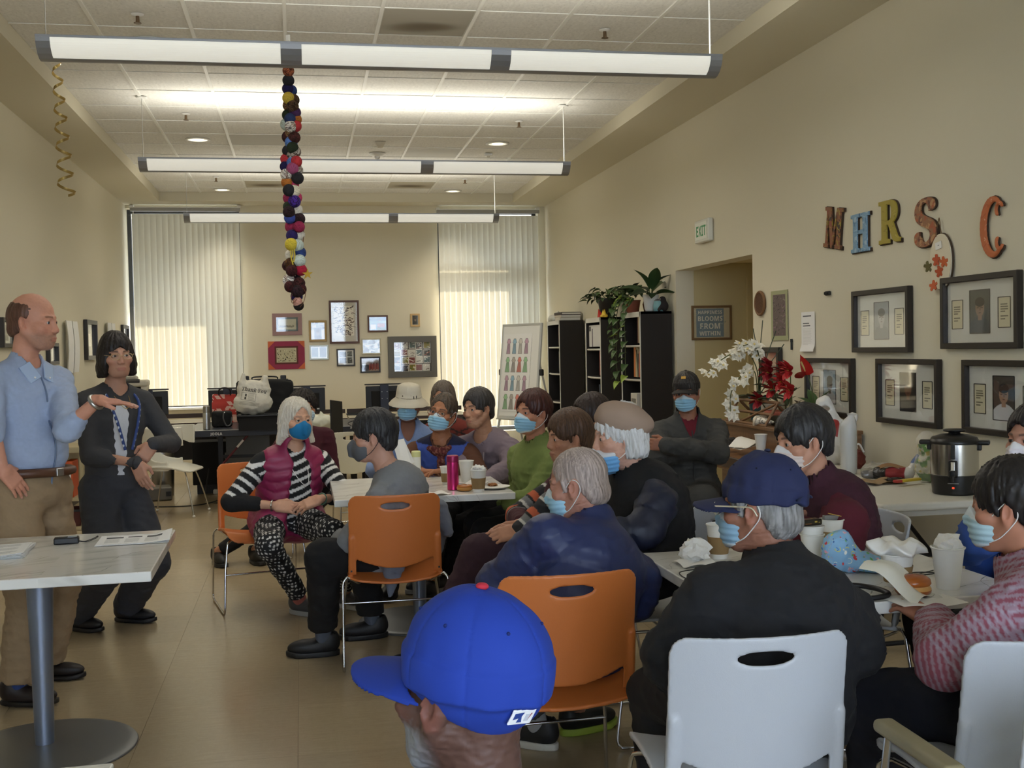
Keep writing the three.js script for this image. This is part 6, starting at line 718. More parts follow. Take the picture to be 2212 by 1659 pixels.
  const an = thing('anthurium', 'glossy red heart-shaped anthurium spathe above the poinsettia', 'flower', V(3.4, 0.925, 7.06)); part(an, 'pot', lathe([[0.001, 0], [0.05, 0], [0.062, 0.1], [0.056, 0.1], [0.001, 0.09]], 24), mat(C(150, 140, 120), 0.6)); part(an, 'stem', tube([[0, 0.09, 0], [-0.02, 0.25, 0.0], [-0.06, 0.4, 0.0]], 0.004, 18), stemMat);
  leafOn(an, v3(-0.06, 0.35, 0), v3(-0.25, 0.95, 0.1).normalize(), leafGeo(0.15, 0.11, 0.1, 10), mat(C(176, 40, 34), 0.2), 0); leafOn(an, v3(-0.08, 0.33, -0.02), v3(-0.6, 0.5, 0.5).normalize(), leafGeo(0.1, 0.08, 0.2, 10), mat(C(156, 34, 32), 0.2), 0.5); part(an, 'spadix', rod(v3(-0.06, 0.37, 0), v3(-0.1, 0.44, 0.01), 0.006), mat(C(214, 190, 120), 0.5)); for (let i = 0; i < 4; i++) leafOn(an, v3(0, 0.12, 0), v3(-0.4 + 0.2 * i, 0.5, -0.8 + 0.3 * i).normalize(), leafGeo(0.16, 0.07, 0.3, 8, 1), leafB);
  const wpt = thing('ceramic_jug', 'white ceramic jug between the orchid and the terracotta bowl', 'jug', V(3.3, 0.925, 7.62)); part(wpt, 'jug_body', lathe([[0.001, 0], [0.045, 0], [0.055, 0.04], [0.042, 0.1], [0.048, 0.13], [0.042, 0.128], [0.036, 0.1], [0.001, 0.09]], 28), mat(C(218, 212, 198), 0.4)); part(wpt, 'handle', T(new THREE.TorusGeometry(0.03, 0.006, 8, 18, PI), 0.045, 0.07, 0, 0, 0, -PI / 2), mat(C(218, 212, 198), 0.4));
  const sc = thing('succulent', 'small green succulent beside the terracotta bowl on the piano', 'plant', V(3.36, 0.925, 6.86)); part(sc, 'pot', lathe([[0.001, 0], [0.04, 0], [0.05, 0.06], [0.046, 0.06], [0.001, 0.05]], 20), mat(C(170, 160, 140), 0.6)); for (let i = 0; i < 16; i++) leafOn(sc, v3(0, 0.055, 0), v3(Math.cos(i * 2.4), 0.4 + i * 0.06, Math.sin(i * 2.4)).normalize(), leafGeo(0.07, 0.022, 0.1, 5, 1), leafB);
  // piano stool with turned legs
  const st = thing('piano_stool', 'dark wooden piano stool with turned legs and glass ball feet', 'stool', V(2.62, 0, 6.95)); part(st, 'seat', lathe([[0.001, 0.455], [0.17, 0.455], [0.185, 0.47], [0.185, 0.485], [0.17, 0.5], [0.001, 0.505]], 40), darkWood); part(st, 'screw_post', cyl(0.03, 0.04, 0.2, 20), darkWood, 0, 0.37, 0); part(st, 'hub', box(0.2, 0.07, 0.2, 0.02), mat(C(98, 66, 42), 0.4), 0, 0.3, 0);
  for (let i = 0; i < 4; i++) { const a = PI / 4 + i * PI / 2 + 0.3, g = lathe([[0.001, 0], [0.014, 0], [0.022, 0.05], [0.014, 0.09], [0.03, 0.15], [0.018, 0.2], [0.028, 0.26], [0.03, 0.34], [0.001, 0.34]], 18); part(st, 'leg', T(g, 0, 0, 0, 0.22 * Math.cos(a) * -1, 0, 0.22 * Math.sin(a)).translate(Math.sin(a) * -0.17, 0.05, Math.cos(a) * 0.17), mat(C(98, 66, 42), 0.4)); part(st, 'ball_foot', sph(0.026, 14), mat(C(170, 180, 180), 0.1, { metalness: 0.4 }), Math.sin(a) * -0.172, 0.028, Math.cos(a) * 0.172); }
}
// ---------------------------------------------------------------- white folding table with the coffee urn
{
  const y0 = 0.74, t = thing('folding_table', 'long white plastic folding table with black legs holding the coffee urn', 'table', V(3.0, 0, 5.68)), w = 0.76, l = 1.83, leg = mat(C(34, 34, 36), 0.45, { metalness: 0.4 });
  part(t, 'tabletop', box(w, 0.04, l, 0.014), mat(C(218, 214, 202), 0.45), 0, y0 - 0.02, 0); part(t, 'apron', merge([T(box(w - 0.08, 0.035, 0.02), 0, y0 - 0.055, l / 2 - 0.07), T(box(w - 0.08, 0.035, 0.02), 0, y0 - 0.055, -l / 2 + 0.07)]), mat(C(196, 192, 180), 0.5));
  for (const z of [l / 2 - 0.2, -l / 2 + 0.2]) { for (const x of [-0.28, 0.28]) part(t, 'leg', cyl(0.014, 0.014, 0.69, 12), leg, x, 0.347, z); part(t, 'foot_bar', rod(v3(-0.28, 0.03, z), v3(0.28, 0.03, z), 0.012), leg); part(t, 'crossbar', rod(v3(-0.28, 0.45, z), v3(0.28, 0.45, z), 0.01), leg); part(t, 'brace', rod(v3(0, 0.45, z), v3(0, 0.69, z - Math.sign(z) * 0.45), 0.011), leg); }
  const V0 = (x, d) => V(x, y0 + 0.0005, d), u = thing('coffee_urn', 'large stainless steel coffee urn with a black lid, handles and base', 'coffee urn', V0(3.14, 5.0), -0.62), bk = mat(C(24, 24, 25), 0.35);
  part(u, 'tank', lathe([[0.108, 0.085], [0.112, 0.1], [0.112, 0.248], [0.108, 0.252]], 56), mat(C(196, 194, 188), 0.22, { metalness: 1 })); part(u, 'base', lathe([[0.001, 0], [0.1, 0], [0.104, 0.006], [0.112, 0.092], [0.111, 0.097], [0.001, 0.097]], 56), bk);
  part(u, 'lid', lathe([[0.112, 0.246], [0.116, 0.25], [0.114, 0.262], [0.105, 0.278], [0.06, 0.292], [0.03, 0.294], [0.026, 0.3], [0.05, 0.306], [0.052, 0.314], [0.04, 0.318], [0.001, 0.319]], 48), bk);
  for (const k of [-1, 1]) part(u, 'handle', merge([T(box(0.06, 0.022, 0.07, 0.009), k * 0.132, 0.252, 0), T(box(0.018, 0.04, 0.05, 0.006), k * 0.116, 0.234, 0)]), bk);
  part(u, 'gauge', box(0.02, 0.075, 0.012, 0.005), mat(C(60, 60, 62), 0.15), 0, 0.215, 0.112); part(u, 'spigot', merge([T(box(0.042, 0.085, 0.02, 0.008), 0, 0.13, 0.116), T(box(0.03, 0.03, 0.05, 0.008), 0, 0.112, 0.138), T(cyl(0.01, 0.008, 0.03, 12), 0, 0.088, 0.152)]), bk); part(u, 'tap_lever', box(0.02, 0.045, 0.01, 0.004), chrome, 0, 0.145, 0.132, -0.2); part(u, 'indicator_lamp', box(0.012, 0.009, 0.006, 0.002), mat(C(220, 90, 60), 0.4, { emissive: C(255, 80, 40), emissiveIntensity: 0.5 }), 0, 0.038, 0.107); part(u, 'label_line', box(0.05, 0.003, 0.004), steel, 0, 0.06, 0.1095);
  const cs = thing('cup_stack', 'tall stack of white foam cups in a clear plastic sleeve', 'cup stack', V0(3.06, 5.93)); for (let i = 0; i < 18; i++) part(cs, 'cup_body', lathe([[0.034, 0], [0.0425, 0.03], [0.045, 0.03], [0.045, 0.034], [0.041, 0.034]], 28), paperCup, 0, i * 0.0135, 0); part(cs, 'cup_base', lathe([[0.001, 0.001], [0.03, 0.001], [0.043, 0.1], [0.042, 0.1], [0.001, 0.01]], 28), paperCup); part(cs, 'plastic_sleeve', (() => { const g = lathe([[0.046, 0.002], [0.048, 0.1], [0.048, 0.27], [0.04, 0.3], [0.018, 0.33], [0.03, 0.345]], 30), q = g.attributes.position; for (let i = 0; i < q.count; i++) { const k = 1 + 0.08 * noise(q.getX(i) * 60, q.getY(i) * 30, q.getZ(i) * 60); q.setX(i, q.getX(i) * k + 0.1 * smooth(0.28, 0.36, q.getY(i)) * 0.25); q.setZ(i, q.getZ(i) * k); } g.computeVertexNormals(); return g; })(), phys(C(240, 240, 240), 0.25, { transmission: 0.75, thickness: 0 }));
  const pb = thing('carrier_bag', 'white carrier bag with a red logo standing tall against the wall', 'bag', V0(3.2, 6.42), -0.62), bs = new Solid(0.03); bs.add(ell(v3(0, 0.14, 0), 0.15, 0.15, 0.07)).add(cap(v3(-0.02, 0.24, 0), v3(-0.04, 0.375, 0), 0.085, 0.05)).add(cap(v3(0.09, 0.2, 0), v3(0.13, 0.29, 0), 0.05, 0.03)).add(cap(v3(-0.1, 0.1, 0), v3(-0.11, 0.02, 0), 0.05)).add(cap(v3(0.1, 0.1, 0), v3(0.11, 0.02, 0), 0.05)).cut((x, y, z) => (Math.hypot((x + 0.035) / 0.032, (y - 0.345) / 0.02) - 1) * 0.02, 0.008).keep(half(v3(0, -1, 0), v3(0, 0, 0)));
  const pg = netMesh(bs, v3(-0.2, -0.02, -0.12), v3(0.2, 0.46, 0.12), 0.007, (x, y, z) => 0.009 * noise(x * 18, y * 14, z * 18) + 0.004 * noise(x * 50, y * 30, z * 40)); { const q = pg.attributes.position, uv = pg.attributes.uv; for (let i = 0; i < q.count; i++) uv.setXY(i, q.getZ(i) > 0 ? (q.getX(i) + 0.2) / 0.4 : 0.01, q.getZ(i) > 0 ? q.getY(i) / 0.44 : 0.01); }
  part(pb, 'bag_body', pg, phys(0xffffff, 0.45, { transmission: 0.15, thickness: 0, map: canvasTexture(256, 282, (c) => { c.fillStyle = '#e4e2dc'; c.fillRect(0, 0, 256, 282); c.strokeStyle = '#3a3a3c'; c.lineWidth = 4; c.beginPath(); c.ellipse(112, 108, 26, 12, 0.2, 0, 7); c.stroke(); c.fillStyle = '#a83430'; c.beginPath(); c.moveTo(124, 106); c.quadraticCurveTo(160, 92, 164, 120); c.lineTo(158, 170); c.lineTo(128, 160); c.fill(); c.fillStyle = '#ece8e2'; c.beginPath(); c.moveTo(148, 122); c.lineTo(152, 142); c.lineTo(140, 140); c.fill(); c.fillStyle = '#8a3c30'; c.fillRect(190, 220, 30, 40); }) }));
  const sn = thing('snack_packet', 'opened black and red foil snack packet lying on the folding table', 'packet', V0(3.16, 5.62), -0.7), ss = new Solid(0.02); ss.add(ell(v3(0, 0.03, 0), 0.11, 0.035, 0.07)).add(cap(v3(0.08, 0.03, 0), v3(0.13, 0.12, -0.03), 0.025, 0.02)).add(cap(v3(-0.08, 0.03, 0), v3(-0.15, 0.02, 0.02), 0.03, 0.02)).keep(half(v3(0, -1, 0), v3(0, 0, 0)));
  part(sn, 'packet_body', netMesh(ss, v3(-0.19, -0.01, -0.1), v3(0.18, 0.17, 0.1), 0.006, (x, y, z) => 0.007 * noise(x * 28, y * 28, z * 28), (x, y, z) => x > 0.07 ? (y > 0.09 ? [0.05, 0.1, 0.25] : [0.7, 0.7, 0.68]) : x > -0.03 && z > -0.01 ? [0.3, 0.03, 0.04] : x < -0.1 ? [0.18, 0.17, 0.16] : [0.02, 0.018, 0.02]), mat(0xffffff, 0.25, { vertexColors: true, metalness: 0.25 })); part(sn, 'torn_flap', sheetGeo(0.16, 0.06, (u, v) => 0.05 + 0.02 * Math.sin(4 * u), 0.0015), mat(C(150, 110, 70), 0.5), -0.01, 0.01, -0.02, 0.2, 0.2, 0.1);
  const sg = thing('salad_bag', 'clear salad bag with a green label and leaves beside the urn', 'bag', V0(3.27, 5.42), -0.6), s3 = new Solid(0.03); s3.add(ell(v3(0, 0.085, 0), 0.09, 0.1, 0.06)).add(ell(v3(-0.02, 0.2, 0), 0.06, 0.07, 0.035)).keep(half(v3(0, -1, 0), v3(0, 0, 0)));
  const rel = (x, y, z) => 0.01 * noise(x * 24, y * 24, z * 24); part(sg, 'contents', netMesh(s3, v3(-0.12, -0.01, -0.08), v3(0.12, 0.2, 0.08), 0.006, (x, y, z) => rel(x, y, z) - 0.008 + 0.006 * noise(x * 70, y * 70, z * 70), (x, y, z) => { const k = noise(x * 40, y * 40, z * 40), j = noise(x * 25 + 5, y * 25, z * 25); return y < 0.05 || j > 0.25 ? [0.1 + 0.05 * k, 0.25 + 0.1 * k, 0.06] : k > 0.3 ? [0.6, 0.5, 0.12] : [0.62 + 0.2 * k, 0.62 + 0.2 * k, 0.5 + 0.2 * k]; }), mat(0xffffff, 0.6, { vertexColors: true })); part(sg, 'film', netMesh(s3, v3(-0.13, -0.01, -0.09), v3(0.13, 0.29, 0.09), 0.008, rel), phys(0xffffff, 0.12, { transmission: 0.88, thickness: 0 })); part(sg, 'label', T(box(0.085, 0.05, 0.003, 0.001), 0.0, 0.2, 0.045, -0.35, 0, 0.35), mat(0xffffff, 0.5, { map: canvasTexture(96, 56, (c) => { c.fillStyle = '#6d9a5c'; c.fillRect(0, 0, 96, 56); c.fillStyle = '#e2ecd8'; c.font = 'bold 30px sans-serif'; c.fillText('10%', 12, 40); }) }));
  const bp = thing('brown_wrapper', 'flattened brown paper wrappers on the folding table', 'wrapper', V0(3.0, 5.48), 0.2); part(bp, 'sheet', sheetGeo(0.24, 0.16, (u, v) => 0.004 + 0.014 * Math.abs(Math.sin(5 * u + 2 * v)), 0.0015), mat(C(160, 132, 96), 0.8)); part(bp, 'dark_wrapper', crumple(0.1, 0.025, 0.06, 60, 0.4), mat(C(40, 34, 32), 0.4), 0.05, 0.012, 0.06);
  const yb = thing('snack_bar', 'yellow and red snack wrapper lying in front of the salad bag', 'wrapper', V0(3.1, 5.36), 0.35); part(yb, 'wrapper_body', box(0.17, 0.014, 0.034, 0.005), mat(C(214, 186, 50), 0.35), 0, 0.026, 0); part(yb, 'red_end', box(0.04, 0.015, 0.0345, 0.005), mat(C(170, 44, 36), 0.35), -0.08, 0.026, 0);
  const bi = thing('clear_bag', 'crumpled clear plastic bag on the folding table behind the cup stack', 'bag', V0(3.2, 5.86)); part(bi, 'bag_body', crumple(0.2, 0.07, 0.14, 71, 0.35), phys(C(232, 230, 222), 0.3, { transmission: 0.6, thickness: 0 })); part(bi, 'tie', tube([[0.08, 0.04, 0], [0.1, 0.05, 0.01], [0.12, 0.04, 0.02]], 0.003, 10), white);
  const bt = thing('baseball_bag', 'dark red cloth bag tucked between the carrier bag and the cups', 'bag', V0(3.22, 6.16)); part(bt, 'bag_body', crumple(0.12, 0.13, 0.09, 77, 0.2), mat(C(104, 44, 34), 0.8)); part(bt, 'strap', tube([[-0.04, 0.1, 0.03], [0, 0.15, 0.04], [0.04, 0.1, 0.03]], 0.006, 16), white);
}
// ---------------------------------------------------------------- people
const UP = v3(0, 1, 0), lin = (c) => [c.r, c.g, c.b], mixc = (a, b, t) => [a[0] + (b[0] - a[0]) * t, a[1] + (b[1] - a[1]) * t, a[2] + (b[2] - a[2]) * t];
const vertexMat = (rough, o = {}) => phys(0xffffff, rough, { vertexColors: true, ...o });
const skinMat = vertexMat(0.5, { specularIntensity: 0.6 }), clothMat = vertexMat(0.92), sheenMat = vertexMat(0.5), puffMat = vertexMat(0.48), hairMat = vertexMat(0.48, { specularIntensity: 0.7 }), maskMat = vertexMat(0.85);
const frame = (yaw, pitch = 0, roll = 0) => new THREE.Matrix4().makeRotationFromEuler(new THREE.Euler(pitch, yaw, roll, 'YXZ'));
const fold = (sd, a = 1) => (x, y, z) => { const w = 0.03 * noise(x * 6 + sd, y * 6, z * 6), r = noise((x + w) * 9 + sd, (y + w) * 26, z * 9), q = noise(x * 22, (y + w) * 15 + sd, (z - w) * 22); return a * (0.006 * noise(x * 7 + sd, y * 9, z * 7) + 0.011 * (0.32 - Math.sqrt(Math.abs(r) + 0.004)) + 0.006 * (0.32 - Math.sqrt(Math.abs(q) + 0.004)) + 0.0014 * noise(x * 46, y * 54 + sd, z * 46)); };
function twoBone(a, b, l1, l2, hint) {
  const d = b.clone().sub(a); let L = d.length(); d.normalize(); const k = Math.max(1, L / (l1 + l2) * 1.002); l1 *= k; l2 *= k;
  const x = (l1 * l1 - l2 * l2 + L * L) / (2 * L), h = Math.sqrt(Math.max(0, l1 * l1 - x * x)), n = hint.clone().addScaledVector(d, -hint.dot(d)).normalize();
  return a.clone().addScaledVector(d, x).addScaledVector(n, h);
}
// head in its own frame: eyes at the origin's height, +z the face, +x the person's left
function headSolid(q) {
  const s = new Solid(0.022), w = q.w ?? 1, jw = q.jaw ?? 1;
  s.add(ell(v3(0, 0.036, -0.014), 0.074 * w, 0.089, 0.096)).add(ell(v3(0, -0.04, 0.03), 0.059 * w * jw, 0.07, 0.062), 0.03).add(ell(v3(0, -0.088, 0.056), 0.031 * jw, 0.026, 0.03), 0.03);
  for (const k of [-1, 1]) { s.add(ell(v3(k * 0.046 * w, -0.024, 0.052), 0.024, 0.02, 0.026), 0.02); s.add(cap(v3(k * 0.062 * w, -0.04, -0.005), v3(k * 0.03, -0.095, 0.045), 0.018, 0.016), 0.025); s.add(cap(v3(k * 0.012, 0.024, 0.084), v3(k * 0.046, 0.022, 0.066), 0.008, 0.007), 0.014); }
  s.add(cap(v3(0, -0.06, -0.03), v3(0, -0.16, -0.042), 0.052, 0.054), 0.03);
  for (const k of [-1, 1]) s.cut(ell(v3(k * 0.031, 0.004, 0.097), 0.017, 0.011, 0.014), 0.012);
  for (const k of [-1, 1]) s.add(ell(v3(k * 0.031, 0.002, 0.0735), 0.0155, 0.0125, 0.0135), 0.006);
  const n = q.nose ?? 1; s.add(cap(v3(0, 0.012, 0.085), v3(0, -0.03, 0.099 + 0.008 * (n - 1)), 0.0075, 0.0118 * n), 0.014); for (const k of [-1, 1]) s.add(ell(v3(k * 0.011 * n, -0.036, 0.095), 0.0085, 0.0075, 0.01), 0.006);
  s.add(ell(v3(0, -0.064, 0.087), 0.024, 0.006, 0.009), 0.008).add(ell(v3(0, -0.0735, 0.086), 0.02, 0.0065, 0.009), 0.006).cut(cap(v3(-0.022, -0.0695, 0.098), v3(0.022, -0.0695, 0.098), q.open ?? 0.0025), 0.004);
  if (!q.shut) for (const k of [-1, 1]) s.cut(ell(v3(k * 0.031, 0.0015, 0.088), 0.0125, 0.0052, 0.016), 0.002);
  for (const k of [-1, 1]) {                                     // ears
    const m = new THREE.Matrix4().makeRotationFromEuler(new THREE.Euler(-0.12, k * 0.45, 0)), c = v3(k * 0.077 * w, -0.006, -0.012); s.add(ell(c, 0.008, 0.032, 0.019, m), 0.008); s.add(ell(v3(k * 0.074 * w, -0.03, -0.004), 0.008, 0.012, 0.01), 0.006);
    s.cut(ell(v3(k * 0.086 * w, -0.003, -0.006), 0.006, 0.019, 0.01, m), 0.005);
  }
  return s;
}
function hairSolid(style, q) {
  const s = new Solid(0.02), w = q.w ?? 1, t = q.thick ?? 0.01, sz = q.sideZ ?? 0;
  const skull = () => s.add(ell(v3(0, 0.038, -0.016), 0.075 * w + t, 0.09 + t, 0.097 + t));
  const face = (top, half = 0.074, z = 0.115, dz = 0.095) => s.cut(ell(v3(0, top - 0.14, z), half, 0.14, dz), 0.01);
  if (style === 'short') { skull(); s.add(ell(v3(0, -0.03, -0.06), 0.068 * w, 0.055, 0.055)); face(q.line ?? 0.075); s.cut((x, y, z) => 0.8 * (y + 0.004 + (q.nape ?? 0.078) * smooth(-0.005, -0.08, z)), 0.008); for (const k of [-1, 1]) s.cut(ell(v3(k * 0.09, -0.014, 0.002), 0.034, 0.035, 0.028), 0.006).add(cap(v3(k * 0.072 * w, 0.02, 0.026), v3(k * 0.071 * w, -0.012, 0.02), 0.009, 0.006), 0.008); }
  if (style === 'bob') { skull(); for (const k of [-1, 1]) s.add(ell(v3(k * 0.068 * w, -0.035, -0.006 - sz), 0.03 + (q.vol ?? 0) * 0.5, 0.085, 0.062 - sz * 0.5)); s.add(ell(v3(0, -0.035, -0.062), 0.08, 0.085, 0.05)); if (q.long) { for (const k of [-1, 1]) s.add(cap(v3(k * 0.078, -0.06, -0.015), v3(k * (0.088 + (q.flare ?? 0)), -q.long, -0.01), 0.03, 0.018)); s.add(cap(v3(0, -0.06, -0.075), v3(0, -q.long, -0.075), 0.05, 0.035)); } face(q.line ?? 0.06, 0.061, 0.11, 0.1); s.keep((x, y, z) => -(y + (q.end ?? 0.115) + 0.12 * (z > 0 ? 0 : 0)), 0.01); if (q.neckCut !== false) s.cut(cap(v3(0, -0.1, 0.04), v3(0, -0.2, 0.02), 0.055), 0.01); }
  if (style === 'ring') { s.add(ell(v3(0, 0.03, -0.02), 0.08 * w, 0.088, 0.1)); s.add(ell(v3(0, -0.03, -0.06), 0.069 * w, 0.05, 0.052)); s.cut(ell(v3(0, 0.13, 0.01), 0.09, 0.075, 0.12), 0.012); face(0.1, 0.078, 0.12, 0.115); s.cut(half(v3(0, 0.94, -0.34), v3(0, -0.055, -0.06)), 0.006).cut(half(v3(0, 0.25, -0.97), v3(0, 0.0, 0.022)), 0.035); for (const k of [-1, 1]) s.cut(ell(v3(k * 0.09, -0.014, 0.0), 0.034, 0.033, 0.026), 0.006); }
  if (style === 'perm') { skull(); s.add(ell(v3(0, 0.03, -0.02), 0.1, 0.105, 0.115)); s.add(ell(v3(0, -0.03, -0.05), 0.09, 0.06, 0.07)); face(q.line ?? 0.055, 0.064, 0.12, 0.1); s.keep((x, y) => -(y + 0.075), 0.01); }
  return s;
}
const strandRelief = (k = 1, sd = 0) => (x, y, z) => { const a = Math.atan2(x, z - 0.01), r = Math.hypot(x, z); return k * (0.0048 * noise(a * 8 + sd, y * 14 + r * 20, 3) + 0.004 * noise(a * 22 + sd + 6 * y, y * 18 + r * 30, 7) + 0.0022 * noise(a * 55 + 9 * y, y * 30, sd)); };
const hairColour = (c, c2, sd = 0) => (x, y, z) => { const a = Math.atan2(x, z - 0.01), r = Math.hypot(x, z), n = 0.38 + 0.75 * noise(a * 22 + sd + 6 * y, y * 12 + r * 26, 5) + 0.5 * noise(a * 60 + 9 * y, y * 20, sd); return mixc(c, c2, clamp(n, 0, 1)); };
function maskSolid(kind) {
  const s = new Solid(0.012);
  s.add(ell(v3(0, -0.052, 0.044), 0.0665, 0.068, 0.066)).add(cap(v3(0, -0.01, 0.098), v3(0, -0.036, 0.112), 0.011, 0.013), 0.02).add(ell(v3(0, -0.085, 0.062), 0.036, 0.03, 0.036), 0.02);
  if (kind === 'fold') s.add(cap(v3(0, -0.03, 0.118), v3(0, -0.075, 0.122), 0.006, 0.008), 0.03);
  s.keep((x, y, z) => y + 0.01 + 0.22 * Math.abs(x) - 0.012 * Math.exp(-x * x / 0.0003), 0.002).keep((x, y) => -(y + 0.112 - 0.25 * Math.abs(x)), 0.003).keep((x, y, z) => 0.018 - z + 0.15 * Math.abs(y + 0.06), 0.002); return s;
}
function earLoops(w, r = 0.0016) { return merge([-1, 1].map((k) => tube([[k * 0.058 * w, -0.026, 0.042], [k * 0.074 * w, -0.002, 0.018], [k * 0.079 * w, 0.022, -0.008], [k * 0.084 * w, 0.012, -0.03], [k * 0.082 * w, -0.015, -0.034], [k * 0.078 * w, -0.042, -0.016], [k * 0.068 * w, -0.072, 0.014], [k * 0.054 * w, -0.088, 0.044]], r, 48, { sides: 6 }))); }
function glassesGeo(thick) {
  const gs = []; for (const k of [-1, 1]) { const pts = []; for (let i = 0; i < 16; i++) { const a = i / 16 * 2 * PI; pts.push([k * 0.033 + 0.024 * Math.cos(a), -0.002 + 0.018 * Math.sin(a) * (1 + 0.1 * Math.cos(2 * a)), 0.104 - 0.02 * Math.abs(k * 0.033 + 0.024 * Math.cos(a)) ** 1.2]); } gs.push(tube(pts, thick, 40, { closed: true, sides: 6 })); gs.push(tube([[k * 0.057, 0.004, 0.102], [k * 0.07, 0.006, 0.085], [k * 0.08, 0.008, 0.02], [k * 0.082, 0.006, -0.012], [k * 0.08, -0.014, -0.026]], thick, 30, { sides: 6 })); }
  gs.push(tube([[-0.01, 0.0, 0.105], [0, 0.004, 0.108], [0.01, 0, 0.105]], thick, 8, { sides: 6 })); return merge(gs);
}
function handSolid(c, spread = 0) {                              // wrist at the origin, fingers +y, palm towards +z, thumb +x
  const s = new Solid(0.008); s.add(cap(v3(0, -0.012, 0), v3(0, 0.01, 0), 0.0225, 0.024), 0.015).add(rbox(v3(0, 0.05, 0), 0.037, 0.045, 0.0135, 0.013), 0.02).add(ell(v3(0.023, 0.034, 0.01), 0.016, 0.03, 0.013), 0.012);
  const L = [0.07, 0.078, 0.072, 0.056], R = [0.0086, 0.009, 0.0086, 0.0074];
  for (let i = 0; i < 4; i++) {
    let p = v3(0.0275 - 0.0183 * i, [0.088, 0.092, 0.089, 0.082][i], 0), a = (c[i] ?? c[0]) * 0.55; const sx = (1.5 - i) * (0.05 + spread);
    for (let k = 0; k < 3; k++) { const l = L[i] * [0.45, 0.31, 0.24][k], q = v3(p.x + sx * l, p.y + Math.cos(a) * l, p.z + Math.sin(a) * l); s.add(cap(p, q, R[i] * (1 - 0.1 * k), R[i] * (0.92 - 0.1 * k)), k ? 0.003 : 0.007); p = q; a += (c[i] ?? c[0]) * [0.75, 0.6, 0][k]; }
  }
  const th = c.thumb ?? 0.3; s.add(cap(v3(0.03, 0.022, 0.008), v3(0.05, 0.052, 0.014 + 0.02 * th), 0.0125, 0.0105), 0.01).add(cap(v3(0.05, 0.052, 0.014 + 0.02 * th), v3(0.053 - 0.02 * th, 0.083, 0.02 + 0.035 * th), 0.0102, 0.0082), 0.003); return s;
}
function shoeParts(kind) {
  const up = new Solid(0.03), so = new Solid(0.01), dress = kind === 'dress';
  up.add(ell(v3(0, 0.045, 0.07), 0.042, dress ? 0.034 : 0.042, 0.105)).add(ell(v3(0, 0.06, -0.02), 0.037, 0.052, 0.062)).add(cap(v3(0, 0.07, -0.03), v3(0, 0.098, -0.032), 0.036, 0.038)).keep(half(v3(0, -1, 0), v3(0, 0.016, 0))).cut(cap(v3(0, 0.13, -0.032), v3(0, 0.09, -0.03), 0.032), 0.004);
  const out = (x, z) => { const w = z > 0.05 ? 0.046 : 0.039 + 0.007 * smooth(-0.05, 0.05, z), a = Math.abs(x) / w, b = (z - 0.05) / 0.132; return (Math.sqrt(a * a * (Math.abs(b) > 0.6 ? 1 + (Math.abs(b) - 0.6) * 1.1 : 1) + b ** 4) - 1) * 0.04; };
  so.add((x, y, z) => Math.max(out(x, z), Math.abs(y - 0.013 - (z > 0.12 ? (z - 0.12) * 0.15 : 0)) - (dress ? 0.011 : 0.014)));
  return [netMesh(up, v3(-0.06, 0, -0.11), v3(0.06, 0.13, 0.2), 0.006), netMesh(so, v3(-0.06, -0.01, -0.1), v3(0.06, 0.05, 0.2), 0.006)];
}
const SHOES = { sneaker: shoeParts('sneaker'), dress: shoeParts('dress') };
const shoeMats = {}; const shoeMat = (c) => shoeMats[c.getHexString()] ??= mat(c, 0.55);

